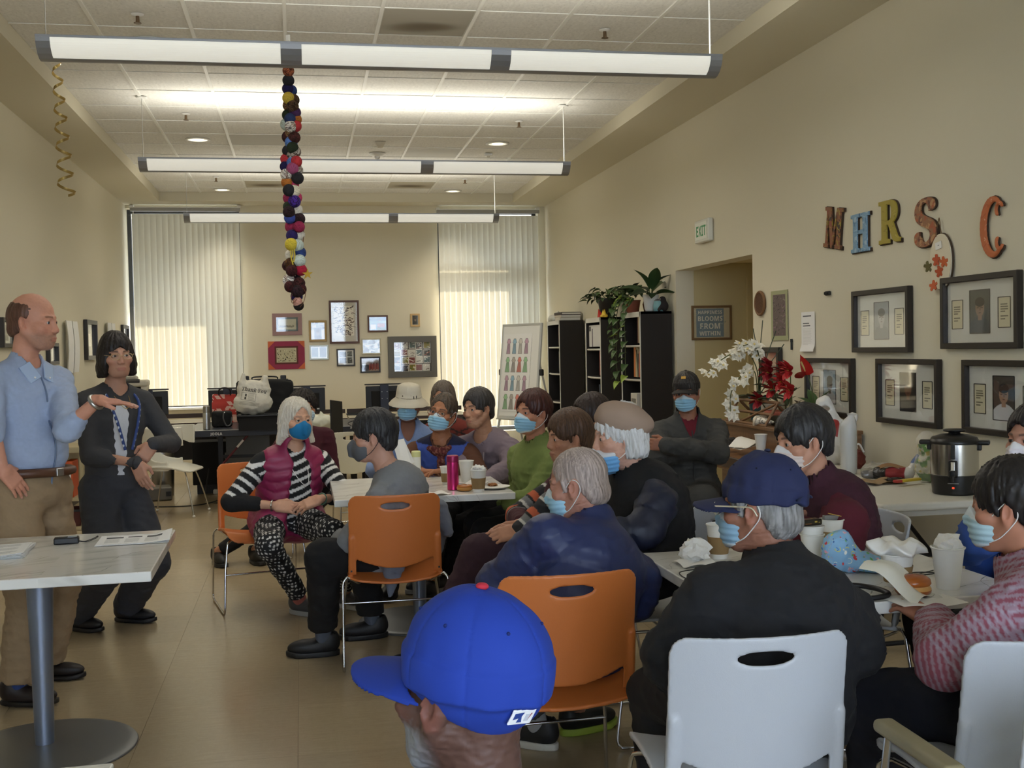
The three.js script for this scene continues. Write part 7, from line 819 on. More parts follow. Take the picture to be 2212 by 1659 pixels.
function person(o) {
  const P = o.pel, hs = o.hs ?? 1, g = o.g ?? 1, gb = o.belly ?? g, base = v3(P.x, 0, P.z), root = thing('person', o.label, 'person', base.clone());
  const MH = frame(o.head[1], o.head[2] ?? 0, o.head[3] ?? 0), H = o.head[0], loc = (x, y, z) => v3(x * hs, y * hs, z * hs).applyMatrix4(MH).add(H);
  const F = v3(Math.sin(o.yaw), 0, Math.cos(o.yaw)), N = loc(0, -0.125, -0.03).add(v3(0, -0.06, 0)).addScaledVector(F, o.neckBack ?? -0.015);
  const A = N.clone().sub(P).normalize(), Lft = UP.clone().cross(F).normalize(); Lft.y = o.tilt ?? 0; Lft.addScaledVector(A, -Lft.dot(A)).normalize(); const Fw = Lft.clone().cross(A), M = new THREE.Matrix4().makeBasis(Lft, A, Fw);
  const at3 = (p, l, a, f) => p.clone().addScaledVector(Lft, l).addScaledVector(A, a).addScaledVector(Fw, f);
  const len = N.distanceTo(P), hunch = o.hunch ?? 0, Ch = at3(P, 0, len * 0.64, -hunch), Be = at3(P, 0, len * 0.3, -hunch * 0.7 + (o.bellyF ?? 0)), sw = o.sh ?? 0.178;
  const SL = at3(N, sw, -0.072, (o.shF ?? 0) - hunch * 0.3), SR = at3(N, -sw, -0.072, (o.shF ?? 0) - hunch * 0.3);
  const toW = (x, y, z) => { x -= P.x; y -= P.y; z -= P.z; return [x * Lft.x + y * Lft.y + z * Lft.z, x * A.x + y * A.y + z * A.z, x * Fw.x + y * Fw.y + z * Fw.z]; };
  const hint = (v) => at3(v3(0, 0, 0), v[0], v[1], v[2]), limb = {};
  for (const k of ['L', 'R']) {
    const s = k === 'L' ? 1 : -1, S = s > 0 ? SL : SR, a = o['arm' + k], W = a.w, E = a.e ?? twoBone(S, W, 0.275, 0.25, hint(a.hint ?? [s * 0.6, -0.7, -0.5])), hip = at3(P, s * 0.088 * Math.sqrt(g), -0.02, 0.01), lg = o['leg' + k], K = lg.k ?? twoBone(hip, lg.a, 0.43, 0.41, lg.hint ?? Fw.clone().add(v3(0, 0.35, 0)));
    limb[k] = { s, S, E, W, hip, K, An: lg.a };
  }
  const torso = (s, t, low = true) => {
    s.add(ell(Ch, 0.156 * g + t, 0.2, 0.108 * g + t, M), 0.03).add(ell(Be, 0.144 * g + t, 0.18, 0.112 * gb + t, M), 0.04); if (low) s.add(ell(P, 0.16 * g + t, 0.14, 0.126 * g + t, M), 0.04);
    s.add(cap(SL.clone().lerp(SR, 0.08), SR.clone().lerp(SL, 0.08), 0.05 + t * 0.7), 0.035).add(cap(N.clone().addScaledVector(A, 0.005), SL.clone().lerp(N, 0.35), 0.046 + t * 0.5), 0.04).add(cap(N.clone().addScaledVector(A, 0.005), SR.clone().lerp(N, 0.35), 0.046 + t * 0.5), 0.04);
  };
  const box3 = (pts, m) => { const b = new THREE.Box3().setFromPoints(pts); return [b.min.addScalar(-m), b.max.addScalar(m)]; };
  // the body: torso and limbs, head, hands, one mesh
  const bareArm = o.bare, skin = lin(o.skin), gs = [], body = new Solid(0.03); torso(body, -0.012);
  body.add(cap(N, loc(0, -0.09, -0.036), 0.051, 0.049), 0.03);
  for (const k of ['L', 'R']) { const q = limb[k]; body.add(cap(q.S, q.E, bareArm ? 0.043 : 0.036, bareArm ? 0.037 : 0.031), 0.03).add(cap(q.E, o['arm' + k].hide ? q.E.clone().lerp(q.W, 0.7) : q.W, bareArm ? 0.037 : 0.031, 0.024), 0.02).add(cap(q.hip, q.K, 0.075, 0.055), 0.04).add(cap(q.K, q.An, 0.052, 0.034), 0.02); }
  const [b0, b1] = box3([N, P, SL, SR, ...['L', 'R'].flatMap((k) => [limb[k].E, limb[k].W, limb[k].K, limb[k].An])], 0.17);
  gs.push(netMesh(body, b0, b1, bareArm ? 0.011 : 0.015, null, () => skin, base));
  const q = o.face ?? {}, brow = lin(o.browC ?? C(46, 38, 36)), lips = mixc(skin, [0.42, 0.1, 0.09], 0.38), pink = mixc(skin, [0.62, 0.16, 0.11], 0.28), hc = o.scalp ? lin(o.scalp) : null, beard = o.beard ? lin(o.beard) : null;
  const hg = netMesh(headSolid(q), v3(-0.11, -0.19, -0.13), v3(0.11, 0.14, 0.135), o.fine ?? 0.0034, q.age ? (x, y, z) => q.age * (0.0016 * noise(x * 60, y * 130, z * 50) + 0.001 * noise(x * 140, y * 190, z * 120)) : null, (x, y, z) => {
    let c = skin; const ax = Math.abs(x); c = mixc(c, pink, 0.6 * Math.exp(-((ax - 0.046) ** 2 + (y + 0.03) ** 2) / 0.0006) * smooth(0.03, 0.06, z) + 0.5 * Math.exp(-(x * x + (y + 0.035) ** 2) / 0.0002) * smooth(0.08, 0.1, z) + 0.5 * smooth(0.07, 0.085, ax) * smooth(-0.04, -0.03, -Math.abs(y)));
    c = mixc(c, lips, smooth(0.026, 0.018, ax) * smooth(0.012, 0.007, Math.abs(y + 0.069)) * smooth(0.075, 0.082, z)); c = mixc(c, brow, 0.75 * smooth(0.011, 0.016, ax) * smooth(0.05, 0.042, ax) * smooth(0.0055, 0.003, Math.abs(y - 0.026 + 8 * (ax - 0.03) ** 2)) * smooth(0.05, 0.06, z));
    if (beard && y < -0.03) c = mixc(c, beard, smooth(-0.01, 0.045, z + 0.2 * (ax - 0.05)) * clamp(0.85 * smooth(-0.035, -0.06, y) + 0.3 * noise(x * 160, y * 160, z * 160), 0, 1) * (ax < 0.02 && y > -0.08 && y < -0.06 ? 0.2 : 1) * smooth(-0.16, -0.11, y));
    if (hc) { const up = smooth(0.02, 0.05, y + 0.3 * -z); c = mixc(c, hc, clamp(up * 0.5 + 0.4 * noise(x * 90, y * 90, z * 30) * up, 0, 1)); }
    const n = 1 + 0.05 * noise(x * 45, y * 45, z * 45) + 0.04 * (q.age ?? 0) * noise(x * 110, y * 110, z * 110); return [c[0] * n, c[1] * n, c[2] * n];
  });
  const put = (geo) => geo.scale(hs, hs, hs).applyMatrix4(MH).translate(H.x - base.x, H.y - base.y, H.z - base.z); gs.push(put(hg));
  for (const k of ['L', 'R']) {
    const a = o['arm' + k], { s, W, E } = limb[k]; if (a.hide) continue;
    const y = (a.d ?? W.clone().sub(E)).clone().normalize(), z = (a.n ?? v3(0, -1, 0)).clone().addScaledVector(y, -(a.n ?? v3(0, -1, 0)).dot(y)).normalize(), x = y.clone().cross(z), hand = netMesh(handSolid(a.curl ?? [0.35, 0.4, 0.45, 0.5], a.spread), v3(-0.06, -0.06, -0.05), v3(0.08, 0.19, 0.1), 0.0034, null, (px, py, pz) => { const n = 1 + 0.06 * noise(px * 70, py * 70, pz * 70) - 0.08 * smooth(0.004, 0, Math.abs(py - 0.125)); return py > 0.15 ? mixc(skin, [0.75, 0.5, 0.42], 0.3) : [skin[0] * n, skin[1] * n * 0.97, skin[2] * n * 0.97]; });
    // x must be the thumb side: for the left hand with the palm down and fingers forward the thumb points to the person's right
    const flip = s > 0 ? -1 : 1, mm = new THREE.Matrix4().makeBasis(x.clone().multiplyScalar(flip), y, z); hand.applyMatrix4(mm); if (flip < 0) { const ix = hand.index.array; for (let i = 0; i < ix.length; i += 3) { const t = ix[i]; ix[i] = ix[i + 1]; ix[i + 1] = t; } }
    hand.computeVertexNormals(); gs.push(hand.translate(W.x - base.x, W.y - base.y, W.z - base.z));
  }
  part(root, 'body', mergeGeometries(gs), skinMat);
  if (!q.shut) for (const k of [-1, 1]) {
    const e = new THREE.SphereGeometry(0.0118, 18, 14), p = e.attributes.position, c = new Float32Array(p.count * 3), gz = o.gaze ?? [0, 0]; const gd = v3(gz[0], gz[1], 1).normalize();
    for (let i = 0; i < p.count; i++) { const d = (p.getX(i) * gd.x + p.getY(i) * gd.y + p.getZ(i) * gd.z) / 0.0118, col = d > 0.9 ? [0.01, 0.008, 0.007] : d > 0.72 ? (o.iris ?? [0.035, 0.02, 0.012]) : [0.62, 0.58, 0.54]; c.set(col, i * 3); }
    e.setAttribute('color', new THREE.BufferAttribute(c, 3)); part(root, 'eye', put(e.translate(k * 0.031, 0.0015, 0.0738)), sheenMat);
  }
  // trousers
  const tr = o.trousers; if (tr) {
    const t = tr.t ?? 0.008, s = new Solid(0.03); s.add(ell(P, 0.165 * g + t, 0.135, 0.132 * g + t, M), 0.05);
    for (const k of ['L', 'R']) { const l = limb[k], e = l.K.clone().lerp(l.An, tr.end ?? 0.92); s.add(cap(l.hip, l.K, 0.086 * Math.sqrt(g) + t, 0.062 + t + (tr.wide ?? 0)), 0.035).add(cap(l.K, e, 0.06 + t + (tr.wide ?? 0), 0.043 + t + (tr.wide ?? 0)), 0.025).keep(half(e.clone().sub(l.K).normalize(), e), 0.004); }
    const [c0, c1] = box3([P, ...['L', 'R'].flatMap((k) => [limb[k].hip, limb[k].K, limb[k].An])], 0.2); c0.y = Math.max(c0.y, 0.03);
    const fixEnds = new Solid(0.03); fixEnds.ops = s.ops.filter((x) => x[0] === 0); fixEnds.cut((x, y, z) => { const [u, v, f] = toW(x, y, z); return Math.max((tr.rise ?? 0.14) - v, Math.hypot(u, f) - 0.26 * g); }, 0.01);
    for (const k of ['L', 'R']) { const l = limb[k], e = l.K.clone().lerp(l.An, tr.end ?? 0.92), d = e.clone().sub(l.K).normalize(); fixEnds.cut((x, y, z) => { const a = (x - e.x) * d.x + (y - e.y) * d.y + (z - e.z) * d.z, u = Math.hypot(x - e.x, y - e.y, z - e.z) - 0.12; return Math.max(-a, u); }, 0.004); }
    const base0 = lin(tr.c); part(root, tr.name ?? 'trousers', netMesh(fixEnds, c0, c1, tr.cell ?? 0.011, fold(o.seed ?? 1, tr.fold ?? 1), (x, y, z, nx, ny, nz) => { if (!tr.fn) { const n = 1 + 0.08 * noise(x * 90, y * 90, z * 90); return [base0[0] * n, base0[1] * n, base0[2] * n]; } return tr.fn(x, y, z, toW(x, y, z), limb); }, base), tr.m ?? clothMat);
    for (const k of ['L', 'R']) { const l = limb[k], lg = o['leg' + k]; if (lg.hide) continue; if (lg.sock) part(root, 'sock', netMesh(new Solid(0.01).add(cap(l.K.clone().lerp(l.An, 0.75), l.An.clone().add(v3(0, -0.02, 0)), 0.046, 0.037)), ...box3([l.K.clone().lerp(l.An, 0.75), l.An], 0.07), 0.008, null, null, base), mat(lg.sock, 0.9));
      const sp = SHOES[lg.kind ?? 'sneaker'], u = part(root, 'shoe', sp[0], shoeMat(lg.c ?? C(22, 22, 24)), l.An.x - base.x, lg.lift ?? 0, l.An.z - base.z, lg.pitch ?? 0, lg.yaw ?? o.yaw, 0); u.rotation.order = 'YXZ'; part(u, 'sole', sp[1], shoeMat(lg.sole ?? C(30, 30, 30))); }
  }
  // upper garments, inner to outer
  for (const w of o.tops ?? []) {
    const t = w.t ?? 0.012, s = new Solid(0.03); torso(s, t, true); const sl = w.sleeve ?? 0.94, sr2 = w.sr ?? 0;
    if (w.drape) for (const k of ['L', 'R']) s.add(cap(limb[k].hip, limb[k].hip.clone().lerp(limb[k].K, w.drape), 0.1 + t, 0.085 + t), 0.05);
    if (w.skirt) s.add(cap(P, P.clone().addScaledVector(A, -w.skirt), 0.12 * g + t, 0.13 * g + t), 0.08);
    if (w.collar) s.add(cap(N.clone().addScaledVector(A, -0.03), N.clone().addScaledVector(loc(0, 0, -0.02).sub(N).normalize(), w.collar), 0.066 + t * 0.6, 0.062 + (w.collarW ?? 0)), 0.02);
    if (w.hood) s.add(ell(at3(N, 0, -0.02, -0.085), 0.12, 0.05, 0.06, M), 0.03).add(cap(at3(N, 0.085, 0.0, -0.03), at3(N, 0.06, -0.06, 0.07), 0.03, 0.02), 0.02).add(cap(at3(N, -0.085, 0.0, -0.03), at3(N, -0.06, -0.06, 0.07), 0.03, 0.02), 0.02);
    const trunk = new Solid(); trunk.ops = s.ops.slice();
    if (sl > 0) for (const k of ['L', 'R']) { const l = limb[k], e = l.E.clone().lerp(l.W, Math.min(1, sl)), u = sl < 0 ? 0 : 1; s.add(cap(l.S, l.E, 0.047 + t * 0.85 + sr2 * 0.7, 0.04 + t * 0.85 + sr2 * 0.7), 0.028); if (sl > 0.06) s.add(cap(l.E, e, 0.041 + t * 0.85 + sr2 * 0.7, 0.028 + t * 0.8 + sr2 * 0.6), 0.016); }
    if (w.open) s.cut(cap(at3(N, w.open[1] ?? 0, -0.03, 0.16), at3(P, w.open[1] ?? 0, w.open[2] ?? 0.02, 0.2), w.open[0] * 0.6 + 0.05, w.open[0] + 0.05), 0.012);
    if (w.vneck) s.cut(cap(at3(N, 0, 0.05, 0.07), at3(N, 0, -w.vneck, 0.155), 0.058, 0.02), 0.01);
    s.cut(cap(N.clone().addScaledVector(A, w.neckLow ?? 0.012).addScaledVector(F, 0.012), loc(0, -0.02, -0.02), w.neckR ?? 0.056), 0.004);
    const hem = at3(P, 0, -(w.hem ?? 0.08), 0); s.keep(half(A.clone().negate(), hem), 0.008);
    if (sl <= 0) for (const k of ['L', 'R']) { const l = limb[k]; s.cut((x, y, z) => { const n = at3(v3(0, 0, 0), l.s * 0.9, 0.25, 0); return -((x - l.S.x) * n.x + (y - l.S.y) * n.y + (z - l.S.z) * n.z - 0.012); }, 0.008); }
    const arms = ['L', 'R'].flatMap((k) => [limb[k].E, limb[k].W, limb[k].S]), [c0, c1] = box3(sl > 0 ? [...arms, P, N, Ch, hem] : [SL, SR, P, N, Ch, hem], 0.2 * Math.max(1, g)), axis = (k, x, y, z) => { const l = limb[k], seg = (a, b) => { const d = b.clone().sub(a), L2 = d.length(); d.divideScalar(L2); const u = clamp((x - a.x) * d.x + (y - a.y) * d.y + (z - a.z) * d.z, 0, L2); return [Math.hypot(x - a.x - d.x * u, y - a.y - d.y * u, z - a.z - d.z * u), u, L2]; }; const p = seg(l.S, l.E), r = seg(l.E, l.W); return p[0] < r[0] ? [p[0], p[1]] : [r[0], p[2] + r[1]]; };
    const where = (x, y, z) => { const [u, v, f] = toW(x, y, z); if (sl > 0) { const k = u > 0 ? 'L' : 'R', a = axis(k, x, y, z); if (a[0] < 0.05 + t + 0.045 && a[1] > 0.07 && Math.abs(u) > 0.11 * g) return [1, a[1], u, v, f]; } return [0, v, u, v, f]; };
    const fd = fold((o.seed ?? 1) + t * 100, w.fold ?? 1), puff = w.puff, relief = puff ? (x, y, z) => { const [arm, v] = where(x, y, z); return w.puffH * (Math.abs(Math.sin(PI * (v + (w.wave ?? 0) * noise(x * 9, 1, z * 9)) / puff)) ** 0.55 - 0.6) + 0.6 * fd(x, y, z) + 0.0015 * noise(x * 60, y * 90, z * 60); } : fd;
    const calm = (x, y, z) => { const d = Math.hypot(x - N.x, y - N.y, z - N.z); return d < 0.09 ? 0 : smooth(0.09, 0.17, d) * relief(x, y, z); };
    const c0l = lin(w.c), mesh = netMesh(s, c0, c1, w.cell ?? 0.01, calm, (x, y, z, nx, ny, nz) => { const n = 1 + (w.grain ?? 0.07) * noise(x * 80, y * 80, z * 80) ; const c = w.fn ? w.fn(where(x, y, z), [x, y, z]) : c0l; return [c[0] * n, c[1] * n, c[2] * n]; }, base);
    part(root, w.name, mesh, w.m ?? clothMat);
    if (w.zip) { const pts = []; for (let i = 0; i <= 10; i++) { const p = at3(N, w.zipX ?? 0, -0.05 - (len - 0.02) * i / 10, 0.3), d = Fw.clone().negate(); let u = 0; for (; u < 0.4; u += 0.004) if (trunk.at(p.x + d.x * u, p.y + d.y * u, p.z + d.z * u) < 0.001) break; if (u < 0.39) pts.push(p.addScaledVector(d, u - 0.003).sub(base)); } if (pts.length > 3) part(root, w.zipName ?? 'zip', tube(pts, 0.004, 40), mat(w.zip, 0.5)); }
  }
  // hair, hats, masks, glasses, in the head's frame
  if (o.hair) part(root, 'hair', put(netMesh(hairSolid(o.hair[0], { ...q, ...o.hair[3] }), v3(-0.15, -0.23, -0.16), v3(0.15, 0.17, 0.14), o.hairCell ?? 0.0042, strandRelief(o.hair[3]?.rough ?? 1, o.seed ?? 0), hairColour(lin(o.hair[1]), lin(o.hair[2]), o.seed ?? 0))), hairMat);
  if (o.mask) {
    const [kind, col] = o.mask, mc = lin(col), wht = [0.75, 0.76, 0.76], mg = netMesh(maskSolid(kind), v3(-0.09, -0.14, 0), v3(0.09, 0.02, 0.15), 0.003, kind === 'pleat' ? (x, y, z) => 0.0016 * Math.sin((y + 0.05 * x * x) * 2 * PI / 0.017) * smooth(-0.1, -0.09, y) * smooth(-0.02, -0.03, y) : null, (x, y, z) => kind === 'pleat' && (y > -0.02 - 0.2 * Math.abs(x) || y < -0.105 + 0.25 * Math.abs(x)) ? mixc(mc, wht, 0.7) : mc);
    const m = part(root, 'face_mask', put(mg), maskMat); part(m, 'ear_loop', put(earLoops(q.w ?? 1)), o.loopM ?? white);
  }
  if (o.glasses) { const gm = part(root, 'glasses', put(glassesGeo(o.glasses[1] ?? 0.0016)), mat(o.glasses[0], 0.3, { metalness: 0.3 })); part(gm, 'lens', put(merge([-1, 1].map((k) => T(cyl(0.0235, 0.0235, 0.001, 20).scale(1, 1, 0.78), k * 0.033, -0.002, 0.102, PI / 2)))), glassPane); }
  const api = { root, base, loc, put, at3, limb, N, P, Ch, A, Lft, Fw, F, toW, H, MH, add: (name, geo, m, ...r) => part(root, name, geo, m, ...r) };
  if (o.more) o.more(api);
  return api;
}
// baseball cap in the head's frame: dome, brim, button
function capParts(api, colour, o = {}) {
  const tiltM = new THREE.Matrix4().makeRotationX(o.pitch ?? -0.12), lift = o.lift ?? 0.03, ht = o.h ?? 0.086, dome = new Solid(0.01), m = o.m ?? mat(colour, 0.85), put = (g) => api.put(g.applyMatrix4(tiltM).translate(0, 0.012, -0.006));
  const w = o.w ?? 0.085, l = o.l ?? 0.107; dome.add(ell(v3(0, lift, -0.012), w, ht, l)).add((x, y, z) => { const r = Math.hypot(x / w, (z + 0.012) / l); return Math.max((r - 1) * w, Math.abs(y - lift + 0.012) - 0.02); }, 0.012).keep((x, y, z) => lift - 0.03 - y - (o.dip ?? 0) * Math.max(0, 0.06 - z), 0.003);
  const c = api.add(o.name ?? 'baseball_cap', put(netMesh(dome, v3(-0.12, -0.06, -0.15), v3(0.12, 0.16, 0.13), o.cell ?? 0.004, (x, y, z) => { const a = Math.atan2(x, z + 0.012), k = Math.abs(((a / (PI / 3) + 100.5) % 1) - 0.5); return (o.soft ?? 0.4) * 0.006 * noise(x * 22, y * 22, z * 22 + 3) - 0.0016 * smooth(0.03, 0.005, k); })), m);
  const b = new Solid(0.004), bl = o.brim ?? 0.075; b.add((x, y, z) => { const yy = y - lift + 0.024 + (o.bend ?? 4.5) * x * x - 0.0 + (o.droop ?? 0.25) * Math.max(0, z - 0.07), r = Math.hypot(x / (w - 0.004), (z - 0.055) / (0.045 + bl)); return Math.max(Math.abs(yy) - 0.0035, (r - 1) * 0.08, 0.0 - (Math.hypot(x / (w - 0.002), (z + 0.012) / (l - 0.002)) - 0.97) * 0.08); });
  part(c, 'brim', put(netMesh(b, v3(-0.12, -0.09, -0.02), v3(0.12, 0.08, 0.22), o.cell ?? 0.004)), o.brimM ?? m);
  part(c, 'button', put(T(sph(0.009, 12).scale(1, 0.55, 1), 0, lift + ht + 0.001, -0.012)), o.button ? mat(o.button, 0.8) : m);
  const eye = []; for (let i = 0; i < 6; i++) { const a = (i + 0.5) * PI / 3, y = 0.6; eye.push(T(sph(0.0026, 8), w * 0.8 * Math.sin(a), lift + ht * y + 0.0005, -0.012 + l * 0.8 * Math.cos(a))); } part(c, 'eyelet', put(merge(eye)), mat(colour.clone().multiplyScalar(0.35), 0.9));
  return { c, put, w, l, lift, ht };
}
const K = (r, g, b) => lin(C(r, g, b)), skinE = C(196, 148, 118), skinT = C(176, 126, 96), skinP = C(208, 160, 138), skinD = C(96, 66, 54);
const blueMask = C(150, 200, 228), bk = C(22, 22, 25);
const people = [];
// the tall man in the light blue shirt
people.push(() => person({ label: 'balding man standing in a light blue shirt and khaki trousers, pointing with one hand', seed: 1, g: 1.06, belly: 1.3, bellyF: 0.015, sh: 0.19, hs: 1.03, skin: C(206, 148, 122), bare: true, fine: 0.0026,
  pel: at(58, 1052, 5.28), yaw: 0.95, head: [at(74, 697, 5.28), 1.28, 0.05, 0], face: { w: 1.04, jaw: 1.08, nose: 1.08, open: 0.0045, age: 0.5 }, iris: [0.05, 0.07, 0.09], browC: C(120, 84, 64), beard: C(168, 126, 104), gaze: [0.1, 0],
  armR: { w: at(6, 1012, 5.03), e: at(-22, 915, 5.05), hide: false, d: v3(0.5, -0.8, -0.35), n: v3(-0.5, -0.3, -0.7), curl: [0.3, 0.3, 0.3, 0.3] }, armL: { w: at(212, 864, 5.02), e: at(146, 925, 5.08), d: at(302, 872, 5.0).sub(at(212, 862, 5.02)), n: v3(0.02, -1, 0.12), curl: [0.1, 0.12, 0.18, 0.25], spread: 0.03 },
  legR: { a: V(-1.24, 0.09, 5.12), yaw: 1.3, c: C(36, 28, 26), sole: C(24, 20, 18), kind: 'dress', sock: C(40, 60, 110), hint: v3(0.6, 0, 0.4) }, legL: { a: V(-1.2, 0.09, 5.5), yaw: 1.35, c: C(30, 24, 22), sole: C(24, 20, 18), kind: 'dress', hint: v3(0.6, 0, 0.2) },
  trousers: { c: C(150, 126, 96), t: 0.022, wide: 0.014, rise: 0.1, end: 0.97, fold: 1.1, cell: 0.01 },
  tops: [{ name: 'shirt', c: C(160, 174, 200), t: 0.016, sleeve: 0.3, sr: 0.01, hem: -0.05, collar: 0.025, collarW: 0.006, vneck: 0.05, fold: 0.9, cell: 0.0085, neckR: 0.058, zip: C(100, 116, 142), zipName: 'button_placket' }],
  hair: ['ring', C(78, 52, 40), C(112, 78, 62), { rough: 0.5 }],
  more(a) {
    const belt = tube(Array.from({ length: 24 }, (_, i) => { const t = i / 24 * 2 * PI; return a.at3(a.P, 0.19 * Math.sin(t), 0.07, 0.016 + 0.165 * Math.cos(t)).sub(a.base); }), 0.02, 60, { closed: true }); a.add('belt', belt.scale(1, 1, 1), mat(C(84, 52, 34), 0.45)); a.add('buckle', box(0.04, 0.035, 0.012, 0.004), steel, ...a.at3(a.P, 0.0, 0.07, 0.2).sub(a.base).toArray(), 0, 0.95, 0);
    const w = a.limb.L.W.clone().lerp(a.limb.L.E, 0.08).sub(a.base), d = a.limb.L.W.clone().sub(a.limb.L.E).normalize(), g = new THREE.TorusGeometry(0.031, 0.009, 8, 30).applyQuaternion(new THREE.Quaternion().setFromUnitVectors(v3(0, 0, 1), d)); a.add('watch', g, steel, w.x, w.y, w.z);
    for (const s of [-1, 1]) { const p = a.at3(a.N, s * 0.05, -0.035, 0.085).sub(a.base), c = a.add('collar_point', box(0.06, 0.085, 0.008, 0.003), mat(C(170, 188, 214), 0.9), p.x, p.y, p.z, -0.35, 0.95 + s * 0.3, s * -0.5); c.rotation.order = 'YXZ'; part(c, 'collar_button', sph(0.005, 8), white, 0, -0.03, 0.006); }
  } }));
// the dark-haired woman in the dark trouser suit
people.push(() => person({ label: 'dark-haired woman standing in a dark trouser suit with a blue lanyard, hands clasped', seed: 2, g: 0.98, sh: 0.172, skin: C(186, 140, 116), fine: 0.0026,
  pel: at(244, 1052, 6.45), yaw: 0.62, head: [at(251, 768, 6.4), 0.42, 0.04, 0.04], face: { jaw: 0.98 }, gaze: [0.3, 0.05],
  armR: { w: at(294, 1000, 6.22), e: at(196, 985, 6.3), d: v3(0.35, -0.9, 0.15), n: v3(0.35, 0, -0.9), curl: [0.35, 0.4, 0.45, 0.5] }, armL: { w: at(330, 960, 6.28), hint: [1, -0.5, -0.4], d: v3(-0.55, -0.75, 0.35), n: v3(-0.3, -0.3, -0.9), curl: [0.9, 0.95, 1, 1] },
  legR: { a: V(-1.24, 0.09, 6.45), yaw: 0.95, c: bk, sole: bk, kind: 'dress' }, legL: { a: V(-1.0, 0.09, 6.58), yaw: 1.15, c: bk, sole: bk, kind: 'dress' },
  trousers: { c: C(52, 53, 58), t: 0.018, wide: 0.022, rise: 0.12, end: 1.0, fold: 0.9 },
  tops: [{ name: 'blouse', c: C(206, 208, 212), t: 0.008, sleeve: 0, hem: 0.02, fold: 0.15, cell: 0.009, neckLow: -0.04, neckR: 0.075 }, { name: 'suit_jacket', c: C(60, 60, 62), t: 0.016, sleeve: 0.98, hem: 0.1, open: [0.035, -0.02, 0.08], vneck: 0.12, neckR: 0.062, cell: 0.0085, fold: 0.45 }],
  hair: ['bob', C(20, 17, 17), C(48, 40, 38), { vol: 0.012, long: 0.1, end: 0.118, line: 0.052 }], glasses: [C(196, 168, 120), 0.0013],
  more(a) {
    const q = (l, u, f) => a.at3(a.N, l, u, f).sub(a.base), lm = mat(0xffffff, 0.6, { map: canvasTexture(256, 16, (c) => { c.fillStyle = '#27407c'; c.fillRect(0, 0, 256, 16); c.fillStyle = '#dfe6ee'; for (let i = 0; i < 12; i++) { c.beginPath(); c.ellipse(10 + i * 21, 8, 6, 4, 0.5, 0, 7); c.fill(); } }) });
    for (const s of [-1, 1]) a.add('lanyard', tube([q(s * 0.065, 0.01, -0.005), q(s * 0.085, -0.06, 0.1), q(s * 0.06, -0.17, 0.152), q(s * 0.02, -0.32, 0.17)], 0.008, 40), lm); a.add('necklace', tube([q(-0.05, -0.0, 0.03), q(-0.03, -0.07, 0.115), q(0.0, -0.1, 0.13), q(0.03, -0.07, 0.115), q(0.05, 0, 0.03)], 0.0015, 30), mat(C(190, 160, 90), 0.3, { metalness: 0.9 }));
    for (const s of [-1, 1]) { const p = a.loc(s * 0.082, -0.045, 0.0).sub(a.base); a.add('earring', merge([T(sph(0.004, 8), 0, 0, 0), T(cyl(0.0025, 0.005, 0.025, 8), 0, -0.016, 0)]), chrome, p.x, p.y, p.z); }
    const w = a.limb.R.W.clone().sub(a.base), d = a.limb.R.W.clone().sub(a.limb.R.E).normalize(); a.add('wristband', new THREE.TorusGeometry(0.03, 0.01, 8, 24).applyQuaternion(new THREE.Quaternion().setFromUnitVectors(v3(0, 0, 1), d)), black, w.x, w.y, w.z);
  } }));
// the white-haired woman in the magenta vest
const stripeFn = ([arm, v, u, w, f], [x, y]) => { const k = arm ? (v < 0.26 ? (v + 0.14 * (u > 0 ? 1 : -1) * f * 0) / 0.052 : 0.1) : (w - 0.35 * u) / 0.05; return (k - Math.floor(k)) > 0.62 ? [0.72, 0.71, 0.68] : [0.012, 0.012, 0.013]; };
const dotFn = (x, y, z, w, L) => { const P3 = (a, b, c) => { const s = 0.021, i = Math.round(a / s), j = Math.round(b / s), k = Math.round(c / s), h = Math.sin(i * 127.1 + j * 311.7 + k * 74.7) * 43758.5; const jx = (h - Math.floor(h) - 0.5) * 0.006; return Math.hypot(a - i * s - jx, b - j * s + jx, (c - k * s - jx)); }; return P3(x + 0.004 * Math.sin(y * 60), y, z + 0.5 * x) < 0.0072 ? [0.68, 0.67, 0.64] : [0.012, 0.012, 0.014]; };
